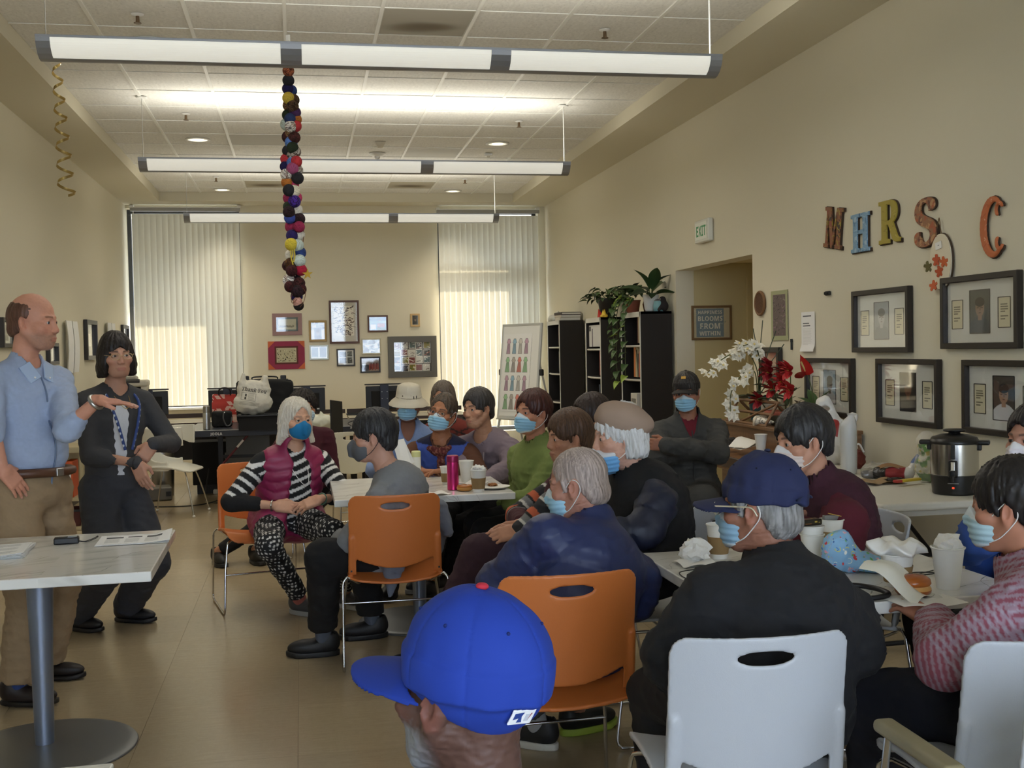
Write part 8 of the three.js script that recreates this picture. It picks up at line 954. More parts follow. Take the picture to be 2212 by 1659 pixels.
people.push(() => person({ label: 'white-haired seated woman in a magenta puffer vest, striped top and spotted trousers', seed: 3, g: 1.18, sh: 0.178, skin: C(204, 158, 130), fine: 0.0027, hs: 0.98,
  pel: at(618, 1118, 6.72), yaw: 0.32, head: [at(640, 907, 6.56), 0.5, 0.02, -0.03], face: { w: 1.04, jaw: 1.05, age: 0.8 }, browC: C(150, 120, 104), gaze: [0.2, 0], hunch: 0.01, bellyF: 0.02,
  armR: { w: at(594, 1092, 6.42), hint: [-1, -0.4, -0.3], d: v3(0.95, -0.12, 0.25), n: v3(0, -0.5, -0.8), curl: [0.2, 0.25, 0.3, 0.4] }, armL: { w: at(692, 1078, 6.36), hint: [1, -0.4, -0.3], d: v3(-0.92, -0.3, 0.1), n: v3(0, -0.7, -0.6), curl: [0.35, 0.4, 0.5, 0.5] },
  legR: { a: at(650, 1295, 6.5).setY(0.09), k: at(580, 1178, 6.2), yaw: 0.9, c: C(70, 70, 72), sole: C(150, 150, 148), sock: C(190, 110, 100) }, legL: { a: at(748, 1300, 6.6).setY(0.09), k: at(718, 1150, 6.22), yaw: 0.8, c: C(80, 80, 82), sole: C(206, 204, 198) },
  trousers: { c: bk, t: 0.008, fn: dotFn, cell: 0.0048, end: 0.9, fold: 0.7, wide: 0.002 },
  tops: [{ name: 'striped_top', c: bk, fn: stripeFn, t: 0.012, sleeve: 0.55, sr: 0.008, hem: 0.05, cell: 0.006, fold: 0.4 }, { name: 'puffer_vest', c: C(142, 34, 78), m: puffMat, t: 0.024, sleeve: 0, hem: 0.13, drape: 0.25, puff: 0.058, puffH: 0.008, wave: 0.03, open: [0.045, 0.03, 0.06], collar: 0.05, collarW: 0.03, neckR: 0.068, vneck: 0.06, cell: 0.0075, fold: 0.7, grain: 0.05 }],
  hair: ['bob', C(190, 182, 166), C(226, 220, 206), { long: 0.128, end: 0.142, flare: 0.02, line: 0.084, w: 1.04, sideZ: 0.012, rough: 1.6 }], mask: ['fold', C(22, 116, 168)],
  more(a) { const q = (l, u, f) => a.at3(a.N, l, u, f).sub(a.base); a.add('cord_necklace', tube([q(-0.06, 0.0, 0.02), q(-0.02, -0.09, 0.14), q(0.04, -0.15, 0.165), q(0.055, -0.1, 0.15), q(0.06, 0, 0.03)], 0.002, 40), white);
    for (const [k, m] of [['L', mat(C(90, 120, 100), 0.3)], ['R', chrome]]) { const w = a.limb[k].W.clone().lerp(a.limb[k].E, 0.06).sub(a.base), d = a.limb[k].W.clone().sub(a.limb[k].E).normalize(); a.add('bracelet', new THREE.TorusGeometry(0.0305, 0.005, 8, 28).applyQuaternion(new THREE.Quaternion().setFromUnitVectors(v3(0, 0, 1), d)), m, w.x, w.y, w.z); } } }));
// curly-haired woman behind her
people.push(() => person({ label: 'curly dark-haired masked woman in a maroon sweater, half hidden behind the white-haired woman', seed: 4, skin: skinT, pel: at(672, 1062, 8.5), yaw: 0.3, head: [at(656, 880, 8.36), 0.3, 0.02, 0], armR: { w: at(620, 1040, 8.2), hide: true }, armL: { w: at(690, 1040, 8.2), hide: true }, legR: { a: V(-0.62, 0.09, 8.2) }, legL: { a: V(-0.36, 0.09, 8.2) }, trousers: { c: bk }, tops: [{ name: 'sweater', c: C(74, 26, 38), t: 0.018, cell: 0.012, collar: 0.03 }], hair: ['perm', C(24, 20, 20), C(48, 40, 38), { rough: 2.4 }], mask: ['pleat', C(186, 212, 226)] }));
// woman in the grey sweater, seen from behind
people.push(() => person({ label: 'short-haired woman in a grey sweater seen from behind, sitting sideways on an orange chair', seed: 5, g: 1.14, sh: 0.185, skin: C(196, 150, 128), pel: at(838, 1178, 5.56), yaw: -1.95, hunch: 0.055, neckBack: -0.03, head: [at(806, 944, 5.48), -1.72, 0.1, 0.04], face: { age: 0.4 }, gaze: [0, 0],
  armL: { w: at(738, 1165, 5.66), e: at(758, 1172, 5.4), hide: true }, armR: { w: at(770, 1150, 5.85), hide: true },
  legL: { a: V(0.07, 0.09, 5.58), k: at(700, 1205, 5.4), yaw: -1.6, c: C(26, 26, 28), sole: C(22, 22, 22), sock: C(86, 92, 104) }, legR: { a: V(0.33, 0.09, 5.86), k: at(785, 1215, 5.8), yaw: -1.5, c: C(26, 26, 28), sole: C(22, 22, 22), sock: C(86, 92, 104) },
  trousers: { c: C(20, 20, 22), t: 0.016, wide: 0.014, end: 0.86 }, tops: [{ name: 'sweater', c: C(126, 128, 132), t: 0.02, sleeve: 1, sr: 0.018, hem: 0.1, drape: 0.2, cell: 0.0085, fold: 1.1, neckR: 0.058 }],
  hair: ['short', C(24, 23, 24), C(70, 70, 72), { thick: 0.018, nape: 0.09, line: 0.06 }], mask: ['fold', C(92, 94, 98)], loopM: black,
  more(a) { const s = new Solid(0.03), p = at(858, 1208, 5.28), q = at(838, 1276, 5.24); s.add(cap(at(840, 1195, 5.33), at(842, 1285, 5.31), 0.045, 0.012)).add(cap(at(872, 1195, 5.33), at(850, 1270, 5.31), 0.035, 0.014)); const b = [at(800, 1180, 5.45), at(900, 1300, 5.2)]; const lo = v3(Math.min(b[0].x, b[1].x), Math.min(b[0].y, b[1].y), Math.min(b[0].z, b[1].z)), hi = v3(Math.max(b[0].x, b[1].x), Math.max(b[0].y, b[1].y), Math.max(b[0].z, b[1].z)); a.add('jacket_tail', netMesh(s, lo, hi, 0.007, fold(9, 1), null, a.base), mat(C(110, 116, 130), 0.9));
    const s2 = new Solid(0.04); s2.add(cap(at(945, 1100, 5.6), at(968, 1150, 5.55), 0.06, 0.03)).add(cap(at(950, 1130, 5.6), at(950, 1190, 5.6), 0.045, 0.02)); a.add('jacket_tail', netMesh(s2, at(900, 1215, 5.75), at(1000, 1060, 5.35), 0.008, fold(4, 1), null, a.base), mat(C(112, 116, 126), 0.9)); } }));
// round the second table
people.push(() => person({ label: 'masked person in a cream bucket hat and light blue collared jacket', seed: 6, skin: C(140, 96, 76), pel: at(888, 1035, 7.85), yaw: -0.15, head: [at(882, 872, 7.72), -0.22, 0.04, -0.06], armR: { w: at(840, 1000, 7.4), hide: true }, armL: { w: at(900, 1000, 7.4), hide: true }, legR: { a: V(0.2, 0.09, 7.5) }, legL: { a: V(0.42, 0.09, 7.5) }, trousers: { c: bk }, tops: [{ name: 'jacket', c: C(126, 148, 192), t: 0.02, cell: 0.01, collar: 0.03, collarW: 0.02, vneck: 0.1 }], hair: ['short', C(30, 26, 26), C(60, 52, 50)], mask: ['pleat', blueMask],
  more(a) { const m = mat(C(206, 198, 178), 0.9), hat = a.add('bucket_hat', a.put(T((() => { const g = lathe([[0.001, 0.098], [0.05, 0.096], [0.078, 0.082], [0.086, 0.04], [0.09, 0.002], [0.118, -0.02], [0.137, -0.046], [0.134, -0.05], [0.114, -0.026], [0.086, -0.004], [0.084, 0.02], [0.07, 0.07], [0.001, 0.09]], 48), p = g.attributes.position; for (let i = 0; i < p.count; i++) { const y = p.getY(i), k = 1 + 0.03 * noise(p.getX(i) * 30, y * 30, p.getZ(i) * 30); p.setXYZ(i, p.getX(i) * k, y + 0.004 * noise(p.getX(i) * 40, 1, p.getZ(i) * 40), p.getZ(i) * k * 1.12); } g.computeVertexNormals(); return g; })(), 0, 0.042, -0.012, 0.1, 0, 0)), m); part(hat, 'hat_band', a.put(T(new THREE.TorusGeometry(0.0885, 0.003, 6, 40).scale(1, 1.12, 1), 0, 0.05, -0.012, PI / 2 + 0.1)), mat(C(176, 168, 148), 0.9)); } }));
people.push(() => person({ label: 'grey-haired unmasked woman in dark red behind the person in glasses', seed: 7, skin: C(186, 136, 108), pel: at(985, 1010, 8.35), yaw: -0.5, head: [at(957, 861, 8.22), -0.45, 0.02, 0.04], face: { age: 0.6 }, armR: { w: at(930, 980, 8), hide: true }, armL: { w: at(1000, 980, 8), hide: true }, legR: { a: V(0.55, 0.09, 8) }, legL: { a: V(0.8, 0.09, 8.1) }, trousers: { c: bk }, tops: [{ name: 'checked_cardigan', c: C(112, 50, 44), fn: (w, [x, y, z]) => Math.abs(((y * 9 + x * 4 + 50) % 1) - 0.5) < 0.06 || Math.abs(((y * 9 - x * 4 + 50) % 1) - 0.5) < 0.06 ? [0.03, 0.02, 0.02] : K(122, 52, 44), t: 0.02, cell: 0.011, collar: 0.02 }], hair: ['bob', C(70, 60, 52), C(120, 108, 96), { end: 0.1, line: 0.066 }] }));
people.push(() => person({ label: 'masked person in glasses, blue vest and brown sleeves, hands folded on the table', seed: 8, g: 1.05, skin: C(170, 116, 84), fine: 0.003, pel: at(958, 1085, 7.08), yaw: -0.35, hunch: 0.03, head: [at(956, 893, 6.93), -0.5, -0.1, -0.18], face: { age: 0.8, jaw: 0.96 }, armR: { w: at(905, 1018, 6.62), hint: [-1, -0.6, -0.2], d: v3(0.9, -0.05, 0.1), n: v3(0, -1, 0), curl: [0.4, 0.45, 0.5, 0.5] }, armL: { w: at(968, 1014, 6.58), hint: [1, -0.6, -0.2], d: v3(-0.95, -0.1, 0.05), n: v3(0, -1, 0.1), curl: [0.3, 0.35, 0.4, 0.45] },
  legR: { a: V(0.5, 0.09, 6.8) }, legL: { a: V(0.75, 0.09, 6.8) }, trousers: { c: bk }, tops: [{ name: 'shirt', c: C(88, 54, 36), t: 0.012, sleeve: 0.92, sr: 0.012, fold: 0.6, cell: 0.009, collar: 0.02 }, { name: 'vest', c: C(66, 88, 170), fn: ([arm, v, u, w, f]) => w > 0.41 ? K(26, 30, 58) : K(66, 90, 172), t: 0.026, sleeve: 0, open: [0.012, 0, 0.1], vneck: 0.1, collar: 0.02, hem: 0.08, cell: 0.008, zip: bk, neckR: 0.066 }], hair: ['short', C(40, 34, 30), C(110, 92, 74), { line: 0.085, thick: 0.006 }], mask: ['pleat', blueMask], glasses: [C(110, 70, 50), 0.002],
  more(a) { const s = new Solid(0.02); for (let i = 0; i < 14; i++) { const t = i / 14 * 2 * PI, u = (i + 1) / 14 * 2 * PI, q = (t2) => a.at3(a.N, 0.07 * Math.sin(t2), 0.0 - 0.03 * Math.cos(t2), 0.01 + 0.07 * Math.cos(t2)); s.add(cap(q(t), q(u), 0.022)); } s.add(cap(a.at3(a.N, 0.02, -0.04, 0.085), a.at3(a.N, 0.01, -0.16, 0.125), 0.028, 0.02)); const c = a.at3(a.N, 0, -0.06, 0.05); a.add('scarf', netMesh(s, c.clone().subScalar(0.18), c.clone().addScalar(0.18), 0.006, fold(3, 1), (x, y, z) => noise(x * 90, y * 90, z * 90) > 0.15 ? K(140, 90, 76) : K(92, 36, 36), a.base), clothMat); } }));
people.push(() => person({ label: 'dark-haired unmasked woman in a mauve hooded top, leaning towards the table', seed: 9, g: 1.05, skin: C(186, 140, 112), fine: 0.0027, pel: at(1070, 1080, 7.05), yaw: -0.75, hunch: 0.04, head: [at(1032, 884, 6.92), -0.92, 0.02, 0.05], face: { age: 0.9, jaw: 0.94, nose: 1.05 }, gaze: [-0.15, 0.05],
  armR: { w: at(1005, 1032, 6.6), hide: true }, armL: { w: at(1052, 1038, 6.5), e: at(1102, 1012, 6.72), hide: true }, legR: { a: V(0.72, 0.09, 6.95), c: C(40, 40, 42), sole: C(150, 146, 138) }, legL: { a: V(0.86, 0.09, 6.95), c: C(40, 40, 42), sole: C(150, 146, 138) }, trousers: { c: bk }, tops: [{ name: 'hooded_top', c: C(126, 112, 122), t: 0.022, sr: 0.012, sleeve: 0.98, hem: 0.08, hood: 1, cell: 0.0085, fold: 1, neckR: 0.06 }], hair: ['short', C(34, 32, 32), C(74, 70, 68), { thick: 0.014, nape: 0.07, line: 0.07 }],
  more(a) { const q = (l, u, f) => a.at3(a.N, l, u, f).sub(a.base); for (const s of [-1, 1]) a.add('drawstring', tube([q(s * 0.05, -0.05, 0.1), q(s * 0.055, -0.18, 0.155), q(s * 0.05, -0.34, 0.165)], 0.004, 24), mat(C(160, 148, 152), 0.9)); } }));
people.push(() => person({ label: 'auburn-haired masked woman in a green zip-up jacket and black trousers', seed: 10, g: 1.08, skin: C(188, 132, 104), fine: 0.0027, pel: at(1168, 1112, 6.12), yaw: -1.15, head: [at(1150, 893, 6.08), -1.0, -0.08, -0.03], face: { age: 0.4, w: 1.03 }, gaze: [0.1, 0.05],
  armL: { w: at(1100, 1085, 5.9), e: at(1150, 1080, 5.92), hide: true }, armR: { w: at(1090, 1090, 6.25), hide: true }, legL: { a: V(0.98, 0.09, 6.0), k: at(1046, 1152, 5.95) }, legR: { a: V(1.0, 0.09, 6.3), k: at(1030, 1135, 6.25) }, trousers: { c: C(18, 18, 20), t: 0.014 }, tops: [{ name: 'fleece_jacket', c: C(116, 130, 70), t: 0.02, sr: 0.014, sleeve: 0.95, hem: 0.12, collar: 0.05, collarW: 0.008, cell: 0.008, fold: 1, neckR: 0.06 }], hair: ['short', C(44, 22, 20), C(86, 42, 32), { thick: 0.016, line: 0.068, nape: 0.08 }], mask: ['pleat', blueMask] }));
people.push(() => person({ label: 'brown-haired unmasked woman in profile with striped sleeves and plum trousers', seed: 11, skin: C(190, 140, 112), fine: 0.0028, pel: at(1222, 1150, 5.12), yaw: -1.4, head: [at(1228, 946, 5.1), -1.42, 0.05, 0], face: { age: 0.6 }, armL: { w: at(1120, 1146, 4.88), e: at(1190, 1090, 4.9), d: v3(-0.9, -0.15, 0.1), n: v3(0.2, -0.6, -0.7), curl: [0.4, 0.45, 0.5, 0.55] }, armR: { w: at(1128, 1130, 5.0), hint: [-1, -0.3, 0], d: v3(-0.95, -0.05, 0.1), n: v3(0, -0.9, 0.3), curl: [0.25, 0.3, 0.35, 0.4] },
  legL: { a: V(0.5, 0.09, 4.92), k: at(1032, 1192, 4.9), yaw: -1.5 }, legR: { a: V(0.52, 0.09, 5.2), k: at(1042, 1188, 5.15), yaw: -1.5 }, trousers: { c: C(58, 36, 44), t: 0.014, cell: 0.01 },
  tops: [{ name: 'striped_top', c: bk, fn: ([arm, v]) => { const k = ((v / 0.034) % 4 + 4) % 4; return !arm ? K(70, 30, 38) : k < 1 ? K(190, 96, 64) : k < 1.35 ? K(30, 30, 32) : k < 2.2 ? K(120, 120, 120) : k < 2.6 ? K(200, 196, 188) : K(46, 46, 48); }, t: 0.012, sr: 0.006, fold: 0.6, cell: 0.006, sleeve: 0.96 }, { name: 'vest', c: C(62, 24, 34), t: 0.026, sleeve: 0, hem: 0.1, cell: 0.011 }], hair: ['short', C(62, 44, 34), C(108, 80, 60), { thick: 0.017, nape: 0.085, line: 0.058 }] }));
people.push(() => person({ label: 'dark-haired person of whom little more than the hair shows behind the tan beret', seed: 12, skin: skinT, pel: at(1292, 1090, 5.95), yaw: -1.2, head: [at(1275, 903, 5.9), -1.3, 0, 0], armR: { w: at(1240, 1050, 5.95), hide: true }, armL: { w: at(1250, 1060, 5.7), hide: true }, legR: { a: V(1.2, 0.09, 6.1) }, legL: { a: V(1.2, 0.09, 5.8) }, trousers: { c: bk }, tops: [{ name: 'jacket', c: C(44, 38, 40), t: 0.02, cell: 0.013 }], hair: ['short', C(34, 26, 24), C(64, 48, 42), { thick: 0.016 }] }));
people.push(() => person({ label: 'man with cropped white hair and a mask in a blue puffer jacket, seen from behind', seed: 13, g: 1.06, sh: 0.186, skin: C(178, 128, 108), fine: 0.0028, hs: 1.0, pel: at(1240, 1385, 3.52), yaw: -2.75, hunch: 0.02, neckBack: -0.03, head: [at(1246, 1048, 3.72), -2.1, 0.15, 0.03], face: { age: 0.9 }, scalp: C(196, 186, 178),
  armL: { w: at(1100, 1300, 3.98), e: at(1078, 1262, 3.74), hide: true }, armR: { w: at(1300, 1300, 4.0), e: at(1372, 1290, 3.66), hide: true }, legL: { a: V(0.84, 0.09, 4.08), yaw: -2.3, c: C(30, 30, 32), sole: C(196, 192, 180), sock: C(170, 172, 174) }, legR: { a: V(1.02, 0.09, 4.2), yaw: 1.9, c: C(26, 28, 26), sole: C(150, 170, 60) }, trousers: { c: C(72, 74, 76), t: 0.014, end: 0.84 },
  tops: [{ name: 'puffer_jacket', c: C(38, 50, 94), m: puffMat, t: 0.026, sr: 0.02, sleeve: 0.95, hem: 0.1, puff: 0.2, puffH: 0.012, collar: 0.06, collarW: 0.02, neckR: 0.066, cell: 0.008, fold: 1.3, grain: 0.04 }], hair: ['short', C(134, 120, 114), C(206, 188, 178), { thick: 0.001, line: 0.1, nape: 0.085, rough: 0.7 }], mask: ['pleat', C(160, 204, 226)] }));
people.push(() => person({ label: 'white-haired woman in a tan beret, lowered blue mask, black vest and navy puffer sleeves', seed: 14, g: 1.15, sh: 0.185, skin: C(206, 160, 138), fine: 0.0027, pel: at(1398, 1205, 4.22), yaw: -1.5, hunch: 0.04, head: [at(1338, 944, 4.24), -1.62, 0.08, 0.03], face: { age: 0.9, nose: 1.05 }, browC: C(150, 130, 118), armL: { w: at(1330, 1150, 3.98), e: at(1392, 1150, 3.98), hide: true }, armR: { w: at(1300, 1150, 4.4), hide: true },
  legL: { a: V(0.62, 0.09, 4.1), k: at(1240, 1250, 4.05), c: bk }, legR: { a: V(0.62, 0.09, 4.4), k: at(1240, 1240, 4.4), c: bk }, trousers: { c: C(17, 17, 19), t: 0.016, cell: 0.008, fn: (x, y, z, w, L) => { const a = L.L.hip, b = L.L.K, d = b.clone().sub(a).normalize(), s = (x - a.x) * d.x + (y - a.y) * d.y + (z - a.z) * d.z, px = x - a.x - d.x * s, py = y - a.y - d.y * s, pz = z - a.z - d.z * s; const h = (py + 0.02) / 0.02; return pz > 0.045 && h > -1.5 && h < 1.5 && (h + 10) % 1 > 0.55 ? [0.6, 0.6, 0.58] : [0.012, 0.012, 0.013]; } },
  tops: [{ name: 'puffer_sleeves', c: C(30, 36, 56), m: puffMat, t: 0.018, sr: 0.02, fold: 0.6, sleeve: 0.95, puff: 0.07, puffH: 0.009, cell: 0.008, hem: 0.1 }, { name: 'vest', c: C(20, 20, 22), t: 0.038, sleeve: 0, hem: 0.14, drape: 0.3, collar: 0.06, collarW: 0.01, neckR: 0.062, cell: 0.009 }],
  hair: ['bob', C(196, 194, 190), C(226, 226, 226), { end: 0.085, line: 0.05, sideZ: 0.035, rough: 1.6 }],
  more(a) { const m = new Solid(0.03), tm = new THREE.Matrix4().makeRotationFromEuler(new THREE.Euler(-0.42, 0, 0)); m.add(ell(v3(0, 0.068, -0.03), 0.1, 0.066, 0.118, tm)).add(ell(v3(0, 0.05, -0.005), 0.088, 0.045, 0.104, tm), 0.02); a.add('beret', a.put(netMesh(m, v3(-0.14, -0.09, -0.18), v3(0.14, 0.17, 0.13), 0.004, (x, y, z) => 0.004 * noise(x * 18, y * 18, z * 18))), mat(C(164, 140, 122), 0.95));
    const ms = maskSolid('pleat'), mk = a.add('face_mask', a.put(T(netMesh(ms, v3(-0.09, -0.14, 0), v3(0.09, 0.02, 0.15), 0.003, (x, y, z) => 0.0016 * Math.sin(y * 2 * PI / 0.017), (x, y, z) => y > -0.026 - 0.2 * Math.abs(x) ? [0.7, 0.72, 0.74] : K(110, 170, 220)), 0, -0.026, 0.008, 0.06)), maskMat); part(mk, 'ear_loop', a.put(earLoops(1)), white); } }));
people.push(() => person({ label: 'man in a dark cap and charcoal jacket, arms crossed, on the piano stool', seed: 15, g: 1.1, sh: 0.185, skin: C(160, 110, 86), fine: 0.003, pel: at(1488, 1058, 6.88), yaw: -0.12, head: [at(1482, 848, 6.8), -0.5, 0.12, 0.02], face: { age: 0.6 }, armR: { w: at(1508, 972, 6.5), e: at(1420, 985, 6.62), hide: true }, armL: { w: at(1440, 962, 6.48), e: at(1552, 978, 6.6), d: v3(-0.95, 0.1, 0), n: v3(0, 0, -1), curl: [0.5, 0.5, 0.5, 0.5] },
  legR: { a: V(2.42, 0.09, 6.6), k: at(1452, 1085, 6.42), c: bk }, legL: { a: V(2.66, 0.09, 6.62), k: at(1520, 1080, 6.42), c: bk }, trousers: { c: C(66, 66, 64), t: 0.02, wide: 0.012, end: 0.95 }, tops: [{ name: 'shirt', c: C(110, 28, 40), t: 0.008, sleeve: 0, hem: 0.0, cell: 0.01, collar: 0.01 }, { name: 'jacket', c: C(62, 62, 60), t: 0.026, sr: 0.014, sleeve: 1, hem: 0.12, drape: 0.25, open: [0.004, 0.01, 0.3], vneck: 0.1, collar: 0.05, collarW: 0.02, neckR: 0.07, cell: 0.0085, fold: 1.2, zip: C(40, 40, 40) }], hair: ['short', C(30, 28, 28), C(70, 66, 64)], mask: ['pleat', blueMask],
  more(a) { const k = capParts(a, C(34, 30, 28), { lift: 0.04, brim: 0.06, droop: 0.3 }); part(k.c, 'emblem', k.put(T(box(0.03, 0.018, 0.004, 0.0015), 0.0, 0.085, 0.083, -0.5)), mat(C(186, 140, 50), 0.6)); const p = a.at3(a.N, 0.09, -0.13, 0.165).sub(a.base); a.add('collar_tab', box(0.07, 0.04, 0.01, 0.003), mat(C(74, 74, 72), 0.9), p.x, p.y, p.z, -0.2, -0.12, -0.1); } }));
people.push(() => person({ label: 'man in a navy cap, glasses and mask, black jacket, seen from behind at the table', seed: 16, g: 1.12, sh: 0.202, skin: C(150, 104, 84), fine: 0.0028, hs: 1.02, pel: V(1.17, 0.56, 2.68), yaw: -2.9, hunch: 0.05, neckBack: -0.03, head: [at(1640, 1096, 2.82), -2.35, 0.02, 0.03], face: { age: 0.9 },
  armL: { w: at(1490, 1480, 2.95), e: at(1458, 1420, 2.74), hide: true }, armR: { w: V(1.42, 0.72, 2.86), e: at(1835, 1395, 2.68), hide: true }, legL: { a: V(0.99, 0.09, 3.05), yaw: 2.9, c: C(70, 30, 34), sole: C(190, 184, 176), sock: C(206, 204, 198) }, legR: { a: V(1.35, 0.09, 3.1), yaw: -2.9, c: C(60, 36, 40), sole: C(180, 176, 170) }, trousers: { c: C(30, 30, 34), t: 0.014 },
  tops: [{ name: 'jacket', c: C(24, 25, 29), t: 0.034, sr: 0.024, sleeve: 0.97, hem: 0.12, collar: 0.045, collarW: 0.028, neckR: 0.072, cell: 0.008, fold: 1.2 }], hair: ['short', C(96, 94, 92), C(176, 174, 172), { thick: 0.006, line: 0.08, nape: 0.088 }], mask: ['pleat', C(140, 176, 200)], glasses: [C(206, 196, 170), 0.0024],
  more(a) { const k = capParts(a, C(32, 40, 78), { lift: 0.036, h: 0.102, w: 0.091, l: 0.112, brim: 0.09, soft: 1.6, pitch: -0.06, cell: 0.0036, button: C(28, 34, 66) }); part(k.c, 'strap', k.put(T(new THREE.TorusGeometry(0.045, 0.006, 6, 24, PI).scale(1, 0.25, 1), 0, 0.02, -0.116, 0.1)), mat(C(30, 38, 70), 0.8)); } }));
people.push(() => person({ label: 'dark-haired masked woman in maroon fleece leaning forward with folded arms', seed: 17, g: 1.08, sh: 0.198, skin: C(196, 146, 120), fine: 0.0028, pel: V(1.98, 0.57, 3.98), yaw: -1.75, hunch: 0.06, neckBack: -0.03, head: [at(1733, 954, 3.93), -1.5, 0.1, 0.02], face: { w: 1.05, jaw: 1.06 }, armL: { w: at(1730, 1150, 3.8), e: at(1815, 1185, 3.74), hide: true }, armR: { w: at(1760, 1118, 3.98), hint: [-1, -0.4, 0.2], d: v3(-0.8, 0.2, 0.4), n: v3(0.3, -0.7, 0.2), curl: [0.5, 0.55, 0.6, 0.6] },
  legL: { a: V(1.66, 0.09, 3.9), c: bk }, legR: { a: V(1.66, 0.09, 4.15), c: bk }, trousers: { c: C(24, 22, 26), t: 0.012 }, tops: [{ name: 'sweater', c: C(88, 26, 40), t: 0.018, sr: 0.034, sleeve: 0.98, hem: 0.1, cell: 0.009, fold: 0.7 }, { name: 'fleece_vest', c: C(62, 26, 40), t: 0.026, sleeve: 0, hem: 0.14, drape: 0.3, collar: 0.055, collarW: 0.012, neckR: 0.062, cell: 0.008, grain: 0.25 }], hair: ['short', C(26, 25, 26), C(62, 60, 60), { thick: 0.018, nape: 0.06, line: 0.06 }], mask: ['pleat', C(222, 206, 198)] }));
people.push(() => person({ label: 'dark-haired masked person in a pink plaid jacket at the picture edge', seed: 18, g: 1.18, sh: 0.2, skin: C(178, 124, 98), fine: 0.0028, pel: V(1.86, 0.57, 2.52), yaw: -2.25, hunch: 0.04, head: [at(2184, 1096, 2.66), -2.4, 0.03, 0], armL: { w: at(2020, 1345, 2.82), e: at(2040, 1430, 2.52), d: v3(-0.3, 0.3, -0.8), n: v3(0.2, -0.9, 0.1), curl: [0.5, 0.5, 0.5, 0.5] }, armR: { w: V(2.0, 0.64, 2.78), hide: true },
  legL: { a: V(1.62, 0.09, 3.02), k: at(1900, 1520, 2.86), yaw: -2.6, c: C(60, 50, 62), sole: C(150, 156, 176) }, legR: { a: V(1.85, 0.09, 3.05), yaw: -2.8, c: C(60, 50, 62), sole: C(150, 156, 176) }, trousers: { c: C(26, 28, 38), t: 0.02, wide: 0.014 },
  tops: [{ name: 'plaid_jacket', c: C(150, 90, 100), fn: ([arm, v, u, w, f], [x, y, z]) => { const a = arm ? v : w, b = arm ? f * 1.2 : u, p = (((a / 0.019) % 1) + 1) % 1, q = (((b / 0.019) % 1) + 1) % 1; let c = K(142, 78, 92); if (p < 0.42) c = mixc(c, K(168, 168, 182), 0.5); if (q < 0.42) c = mixc(c, K(172, 170, 184), 0.42); return c; }, t: 0.024, sr: 0.018, sleeve: 0.97, hem: 0.14, collar: 0.035, collarW: 0.025, neckR: 0.07, cell: 0.0055, fold: 0.9 }], hair: ['short', C(22, 20, 20), C(46, 40, 38), { thick: 0.014, nape: 0.07, line: 0.062 }], mask: ['pleat', C(176, 206, 214)] }));
people.push(() => person({ label: 'masked person at the picture edge in a blue jacket, mostly hidden by the plaid jacket', seed: 19, skin: C(176, 128, 106), pel: at(2262, 1240, 3.62).setY(0.57), yaw: -1.5, head: [at(2232, 950, 3.7), -1.3, 0.02, 0], armL: { w: at(2090, 1190, 3.5), e: at(2120, 1160, 3.42), hide: true }, armR: { w: at(2120, 1150, 3.8), hide: true }, legL: { a: V(2.3, 0.09, 3.5) }, legR: { a: V(2.3, 0.09, 3.75) }, trousers: { c: bk }, tops: [{ name: 'jacket', c: C(46, 78, 150), t: 0.026, sr: 0.02, sleeve: 1, cell: 0.011 }], hair: ['short', C(26, 24, 24), C(50, 44, 42), { thick: 0.014 }], mask: ['pleat', C(226, 220, 224)] }));
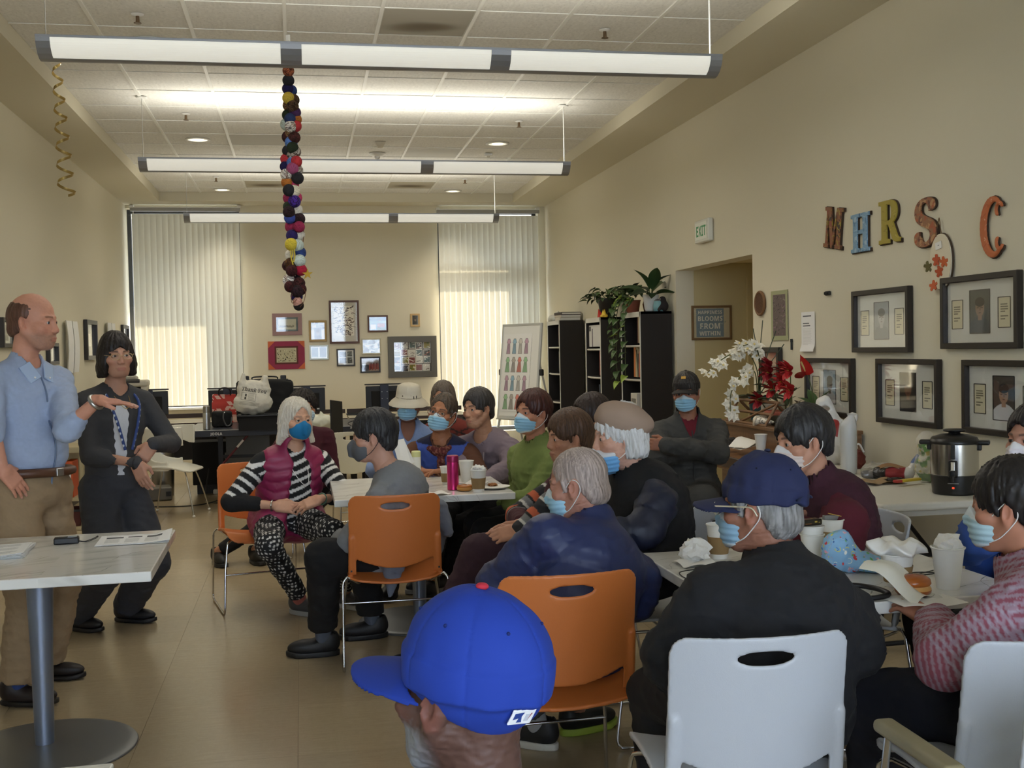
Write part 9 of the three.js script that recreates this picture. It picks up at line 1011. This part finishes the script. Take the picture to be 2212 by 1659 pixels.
people.push(() => person({ label: 'man in a royal blue baseball cap seen from behind at the lower edge', seed: 20, g: 1.1, sh: 0.2, skin: C(92, 66, 57), fine: 0.0024, hs: 1.0, pel: V(0.2, 0.56, 1.3), yaw: -2.5, head: [at(1006, 1490, 1.5), -2.42, -0.06, 0.02], face: { age: 1, shut: false }, beard: C(150, 154, 160), armL: { w: V(0.0, 0.7, 1.6), hide: true }, armR: { w: V(0.3, 0.7, 1.65), hide: true }, legL: { a: V(0.05, 0.09, 1.75) }, legR: { a: V(0.3, 0.09, 1.8) }, trousers: { c: C(40, 42, 50), cell: 0.02 }, tops: [{ name: 'shirt', c: C(70, 74, 84), t: 0.02, cell: 0.016, neckLow: -0.01 }],
  more(a) { const k = capParts(a, C(24, 58, 160), { lift: 0.034, h: 0.1, w: 0.089, l: 0.11, brim: 0.105, bend: 4, droop: 0.22, dip: 0.42, soft: 0.5, cell: 0.003, pitch: -0.03, button: C(190, 40, 60) }), s = new THREE.Shape(); s.moveTo(-0.016, -0.01); s.lineTo(0.016, -0.01); s.lineTo(0.016, 0.01); s.lineTo(-0.016, 0.01); s.closePath();
    const em = mat(0xffffff, 0.7, { map: canvasTexture(128, 80, (c) => { c.fillStyle = '#eef0f4'; c.fillRect(0, 0, 128, 80); c.fillStyle = '#24408c'; c.beginPath(); c.moveTo(14, 16); c.lineTo(66, 12); c.lineTo(58, 34); c.lineTo(70, 68); c.lineTo(40, 68); c.lineTo(44, 44); c.lineTo(14, 52); c.fill(); c.fillStyle = '#c8ccd8'; c.fillRect(78, 22, 26, 40); c.fillStyle = '#a05050'; c.beginPath(); c.moveTo(106, 18); c.lineTo(114, 18); c.lineTo(100, 60); c.fill(); }) });
    part(k.c, 'emblem', k.put(T(box(0.038, 0.024, 0.003, 0.0014), 0, 0, 0, 0, 0, -0.12).rotateX(0.42).rotateY(PI - 0.28).translate(k.w * 0.9 * Math.sin(0.28), k.lift - 0.046, -0.012 - k.l * 0.905 * Math.cos(0.28))), em); } }));
for (const make of people) make();
scene.traverse((o) => { if (o.isLight) o.castShadow = !o.isRectAreaLight; });
renderer.render(scene, camera);
